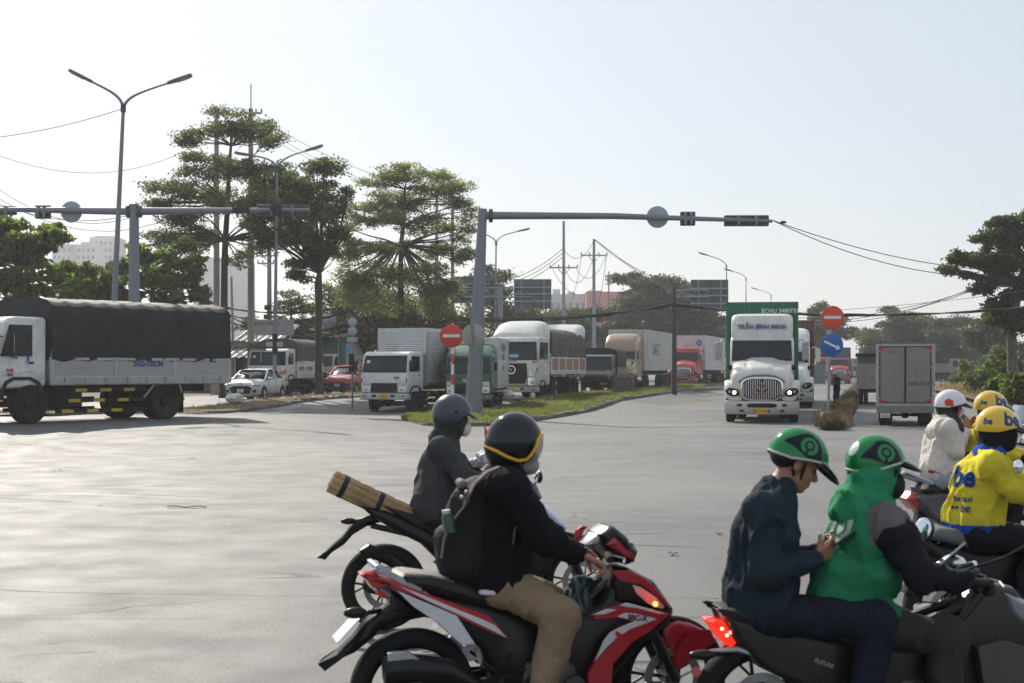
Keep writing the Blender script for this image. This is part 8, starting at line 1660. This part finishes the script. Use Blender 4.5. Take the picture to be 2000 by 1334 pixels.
pillow(rt, 'tail_light', b4.poly([(1760, 1045), (1775, 1042), (1800, 1060), (1790, 1070), (1770, 1062)]), .06, M_REDL, .4)
pillow(rt, 'rear_mudguard', b4.poly([(1790, 1070), (1810, 1080), (1800, 1120), (1770, 1160), (1765, 1155), (1785, 1115)]), .045, M_BLKP, .3)
part(rt, 'chrome_silencer', M_CHR, lambda q: q.tube([P(1790, 1192, -.18), P(1800, 1190, -.18), P(1860, 1192, -.18), P(1900, 1200, -.16)], [.04, .05, .05, .03], 18), ang=60)
c = (g0.x + .98, 1.03); bars_(rt, c, w=.34, back=.1, mh=.16)
part(rt, 'mirror', M_MIR, lambda q: q.ell(P(1988, 912, -.34), (.035, .03, .045), 16, 10), ang=60)
JY = dict(pelvis=P(1905, 1022), chest=P(1915, 940), neck=P(1936, 880), head=P(1948, 842), shR=P(1938, 912, -.19), elR=P(1985, 962, -.27), wrR=P(2055, 990, -.3), shL=P(1945, 905, .19), elL=P(1995, 950, .27), wrL=P(2050, 975, .3), hipR=P(1910, 1035, -.1), knR=P(2030, 1060, -.2), anR=P(2000, 1160, -.2), toeR=P(2040, 1175, -.2), hipL=P(1910, 1035, .1), knL=P(2030, 1055, .2), anL=P(2000, 1160, .2), toeL=P(2040, 1175, .2))
M_YJ = cloth('jacket_yellow', (.62, .52, .04)); M_BLUJ = cloth('jacket_blue', (.02, .08, .4)); M_BEBL = cloth('print_blue', (.02, .09, .38))
pr, J, f = person(b4, 'rider in a bright yellow jacket with blue lettering on the back', JY, jacket=M_YJ, trousers=cloth('trousers_black', (.014, .014, .018)), glove=cloth('glove_black', (.015, .015, .015)), facing=(1, -.05, -.12), upv=(.1, 0, 1), seed=11, bulk=1.1, wr=.014, jhem=.045)
jk = [o for o in pr.children if o.name.startswith('jacket')][0]
z0 = P(1900, 1030, 0).z; recolor(jk, M_BLUJ, lambda c: c.z < z0 + .03); soft('collar', [cap(J['neck'] + V3(-.03, 0, -.03), J['neck'] + V3(.0, 0, -.01), .085, .08, 1.15)], M_BLUJ, pr, .01, .02, .005)
soft('balaclava', [ellp(J['head'] + V3(0, 0, -.01), (.112, .092, .125)), ellp(J['head'] + f * .05 - V3(0, 0, .05), (.065, .07, .07)), cap(J['head'] + V3(-.02, 0, -.05), J['neck'] + V3(-.01, 0, 0), .08, .085)], M_SLV, pr, .01, .03, .006, 9, 1)
M_HY = mat('helmet_yellow', (.75, .48, .01), .18, coat=1, var=.03); M_HB = mat('helmet_blue_print', (.02, .15, .45), .3, var=0)
def be_helmet(pr, J, f, up=V3(.05, 0, 1)):
 hd, sp = helmet(pr, J['head'] + up * .025, f, up, (.145, .12, .135), HALF, M_HY, None, peak=(60, .08, .045, 82), peakm=M_HBLK)
 text_mb('be', .13, M_HB, parent=hd, wrap=lambda c: sp(R(-72) + c.x * 7.4, R(66) - c.y * 7.4, 1.012), bold=.004)
 text_mb('be', .06, M_HB, parent=hd, wrap=lambda c: sp(R(-140) + c.x * 7.4, R(78) - c.y * 7.4, 1.012), bold=.002); return hd, sp
hd, sp = be_helmet(pr, J, f)
for t, sz, (x, y) in (('be', .185, (1883, 932)), ('be taxi', .05, (1888, 975)), ('\u2022\u2022 be', .075, (1883, 993))):
 w_ = project(pr, t, sz, None, P(x, y, -.06), (.62, -.78, 0), (.12, .02, 1), jk, off=.007); text_mb(t, sz, M_BEBL, parent=pr, wrap=w_, bold=.006 if sz > .1 else .001)

# ------------------------------------------------------------------ scooter 5 with woman passenger
def scooter(rig, P, rhx, m, top, tail=True, screen=False):
 rt = rig.root; rx = rhx
 bwheel(rt, (rx, 0, .23), .23, .1); bwheel(rt, (rx + 1.22, 0, .23), .23, .09)
 pillow(rt, 'body_shell', [(rx - .32, .74), (rx - .1, .78), (rx + .5, .74), (rx + .55, .36), (rx + .3, .32), (rx + .1, .45), (rx - .15, .55)], .16, m, .5)
 pillow(rt, 'floor_board', [(rx + .45, .34), (rx + .98, .34), (rx + .98, .27), (rx + .3, .26)], .17, M_BLKP, .2)
 pillow(rt, 'leg_shield', [(rx + .92, .3), (rx + 1.0, .34), (rx + 1.12, .96), (rx + 1.02, 1.0), (rx + .9, .9)], .19, m, .35)
 pillow(rt, 'front_cowl', [(rx + 1.0, .5), (rx + 1.16, .55), (rx + 1.2, .7), (rx + 1.08, 1.0), (rx + 1.0, .98)], .1, m, .5)
 pillow(rt, 'seat', [(rx - .22, .8), (rx - .1, .86), (rx + .2, .84), (rx + .5, .8), (rx + .52, .74), (rx - .2, .76)], .14, M_SEAT, .35)
 part(rt, 'engine', M_ENG, lambda q: (q.loft([[(x, y, z) for y, z in rr(.07, a, b_, .5, 12)] for x, a, b_ in ((rx - .1, .15, .3), (rx + .15, .14, .38), (rx + .4, .18, .36))]),), ang=40)
 part(rt, 'fork_leg', M_BLKP, lambda q: [q.tube([(rx + 1.22, s * .07, .23), (rx + 1.08, s * .06, .65)], .02, 8) for s in (-1, 1)]); pillow(rt, 'front_mudguard', [(rx + 1.0, .45), (rx + 1.12, .5), (rx + 1.3, .48), (rx + 1.42, .36), (rx + 1.3, .42), (rx + 1.1, .44)], .06, m, .3)
 bars_(rt, (rx + .98, 1.03), w=.3, back=.08, mh=.14); pillow(rt, 'handlebar_cowl', [(rx + .9, .98), (rx + .95, 1.06), (rx + 1.08, 1.08), (rx + 1.12, .98)], .12, m, .5)
 o = pillow(rt, 'tail_light', [(rx - .36, .72), (rx - .3, .78), (rx - .2, .72), (rx - .26, .62)], .12, M_REDL, .5); pillow(rt, 'rear_mudguard', [(rx - .22, .6), (rx - .1, .56), (rx - .2, .4), (rx - .36, .22), (rx - .4, .24), (rx - .26, .44)], .05, M_BLKP, .3)
 for s in (-1, 1): pillow(rt, 'grab_rail', [(rx - .42, .93), (rx - .38, .95), (rx - .1, .86), (rx + .05, .8), (rx - .05, .8), (rx - .3, .88)], .02, M_SILV, .3, y=s * .1)
 part(rt, 'silencer', M_BLKP, lambda q: q.tube([(rx - .22, -.13, .3), (rx + .1, -.13, .26)], .055, 12))
 if screen: part(rt, 'windscreen', mat('screen_blue_grey', (.3, .38, .45), .1, var=0, alpha=.75), lambda q: q.loft([[(rx + 1.1 - .3 * t - .06 * y * y * 40, y, 1.0 + .42 * t) for y in (-.17, -.1, 0, .1, .17)] for t in (0, .5, 1)], caps=False, closed=False), ang=60)
 return rt
b5 = Rig(1880, 1141, R(12), 'scooter', 'navy scooter with a silver grab rail carrying the woman in the white top', 'scooter', d=12.0)
P = b5.P; g0 = P(1838, 1085); scooter(b5, P, g0.x, paint('scooter_navy', (.015, .02, .05), .25, dirt=.1), 0); text_mb('LEAD', .07, M_SILV, parent=b5.root, xf=frame((g0.x + .12, -.162, .67), (1, 0, .05), (-.05, 0, 1)), bold=.001)
JW = dict(pelvis=P(1836, 915), chest=P(1843, 862), neck=P(1850, 820), head=P(1856, 796), shR=P(1850, 838, -.16), elR=P(1865, 880, -.2), wrR=P(1884, 842, -.12), shL=P(1855, 838, .16), elL=P(1878, 878, .18), wrL=P(1892, 842, .05), hipR=P(1840, 928, -.09), knR=P(1925, 935, -.24), anR=P(1915, 1015, -.26), toeR=P(1940, 1025, -.26), hipL=P(1840, 928, .09), knL=P(1925, 935, .24), anL=P(1915, 1015, .26), toeL=P(1940, 1025, .26), hdR=(.4, .3, .85), hnR=(-.3, .9, 0), hdL=(.4, -.3, .85), hnL=(-.2, -.9, 0))
pr, J, f = person(b5, 'woman in a cream white hooded top and pale jeans with a white helmet and ponytail', JW, jacket=cloth('top_cream', (.66, .61, .55)), trousers=cloth('jeans_pale', (.3, .36, .42)), facing=(1, -.1, -.1), upv=(.1, 0, 1), seed=14, hands=('hold', 'hold'), wr=.014, bulk=.98)
hd, sp = helmet(pr, J['head'] + V3(0, 0, .025), f, (.08, 0, 1), (.135, .112, .128), HALF, mat('helmet_white', (.72, .7, .78), .2, coat=.8, var=.03), M_HBLK, peak=(58, .06, .03, 82), peakm=M_HBLK); decal(sp, mat('sticker_red', (.6, .03, .02), .4), hd, [(-.5, -.35), (-.45, .2), (0, .4), (.35, .1), (.2, -.3)], R(-118), R(84), .7, 'red_sticker'); straps(pr, sp, J['head'] + f * .03 - V3(0, 0, .12), a=(80,), rr_=.009)
part(pr, 'face_mask', mat('mask_white', (.7, .62, .66), .8), lambda q: q.ell(J['head'] + f * .07 - V3(0, 0, .05), (.055, .06, .06), 16, 10), ang=60)
soft('ponytail', [cap(J['head'] + V3(-.02, -.06, -.05), J['head'] + V3(-.0, -.13, -.16), .035, .04), cap(J['head'] + V3(0, -.13, -.16), J['head'] + V3(.05, -.17, -.3), .04, .012)], M_HAIR, pr, .008, .02, .01, 12, 2)
soft('hair', [ellp(J['head'] + V3(-.025, 0, 0), (.1, .09, .1))], M_HAIR, pr, .01); part(pr, 'belt', mat('belt_red_blue', (.35, .03, .03), .7), lambda q: q.tube([P(1812, 918, .0), P(1815, 920, -.12), P(1845, 925, -.17)], .014, 6)); soft('hood', [cap(J['neck'] + V3(-.05, 0, -.02), J['neck'] + V3(-.09, 0, -.1), .06, .08, 1.4)], cloth('top_cream', (.66, .61, .55)), pr, .01, .03, .01)
bgw = b5.new('shoulder_bag', 'small dark shoulder bag on a thin strap worn by the woman in the white top', 'bag'); part(bgw, 'strap', M_BLK, lambda q: q.tube([P(1845, 828, -.1), P(1862, 860, -.2), P(1880, 890, -.18)], .008, 6)); part(bgw, 'pouch', M_BLK, lambda q: q.cbox(P(1884, 897, -.14), (.16, .06, .12)), bevel=.02)
JZ = dict(pelvis=P(1905, 925), chest=P(1915, 865), neck=P(1925, 825), head=P(1934, 800), shR=P(1925, 842, -.18), elR=P(1955, 880, -.26), wrR=P(1990, 892, -.3), shL=P(1930, 842, .18), elL=P(1960, 880, .26), wrL=P(1995, 890, .3), hipR=P(1910, 935, -.1), knR=P(1985, 950, -.18), anR=P(1975, 1030, -.2), toeR=P(2000, 1040, -.2), hipL=P(1910, 935, .1), knL=P(1985, 950, .18), anL=P(1975, 1030, .2), toeL=P(2000, 1040, .2))
pr, J, f = person(b5, 'scooter driver in a yellow jacket and yellow helmet in front of the woman in white', JZ, jacket=M_YJ, trousers=cloth('trousers_black', (.014, .014, .018)), glove=cloth('glove_black', (.015, .015, .015)), facing=(1, 0, -.1), upv=(.1, 0, 1), seed=17, bulk=1.1)
be_helmet(pr, J, f); soft('balaclava', [ellp(J['head'] + V3(0, 0, -.02), (.108, .09, .12))], M_SLV, pr, .01)
# ------------------------------------------------------------------ scooter 6 at the right edge
b6 = Rig(2030, 1050, R(200), 'scooter', 'red scooter with a blue grey windscreen cut off by the right edge', 'scooter', d=14.6)
scooter(b6, b6.P, -.55, paint('scooter_red', (.5, .02, .03), .25, dirt=.1), 0, screen=True)
# ------------------------------------------------------------------ person on the median
b7 = Rig(1634, 790, R(200), d=60)
def px7(x, z, y=0): return V3(x, y, z) * .84
JS = dict(pelvis=px7(0, .92), chest=px7(.02, 1.25), neck=px7(.03, 1.45), head=px7(.06, 1.58), hdR=(1, 0, 0))
for s, y in (('R', -1), ('L', 1)): JS.update({'sh' + s: px7(.02, 1.4, y * .18), 'el' + s: px7(.02, 1.14, y * .23), 'wr' + s: px7(.22, 1.12, y * .12), 'hip' + s: px7(0, .9, y * .09), 'kn' + s: px7(.03, .48, y * .1), 'an' + s: px7(0, .08, y * .1), 'toe' + s: px7(.14, .06, y * .1)})
pr, J, f = person(b7, 'person in dark clothes and a cap standing on the weedy median', JS, jacket=cloth('clothes_dark', (.02, .02, .025)), trousers=cloth('clothes_dark', (.02, .02, .025)), facing=(1, 0, -.3), hands=('hold', 'hold'), res=.02, bulk=.85)
pr.location.z += .15
part(pr, 'cap', mat('cap_grey', (.2, .19, .18), .8), lambda q: (q.ell(J['head'] + V3(0, 0, .04), (.1, .09, .07), 14, 8), q.cbox(J['head'] + V3(.11, 0, .03), (.09, .1, .012))), ang=50)
# ================================================================== HAZE
q = MB(); q.box(-1300, 1300, -60, 1300, -1.2, 64)
hm = bpy.data.materials.new('haze'); hm.use_nodes = True; hn = hm.node_tree.nodes; hn.remove(hn['Principled BSDF'])
vp = hn.new('ShaderNodeVolumePrincipled'); vp.inputs['Color'].default_value = (.93, .95, 1, 1); vp.inputs['Density'].default_value = .0005; vp.inputs['Anisotropy'].default_value = .45
hm.node_tree.links.new(vp.outputs[0], hn['Material Output'].inputs['Volume'])
o = q.build('haze', hm, None, sm=False); tag(o, 'thin pale humid haze over the whole junction', 'haze', kind='stuff')
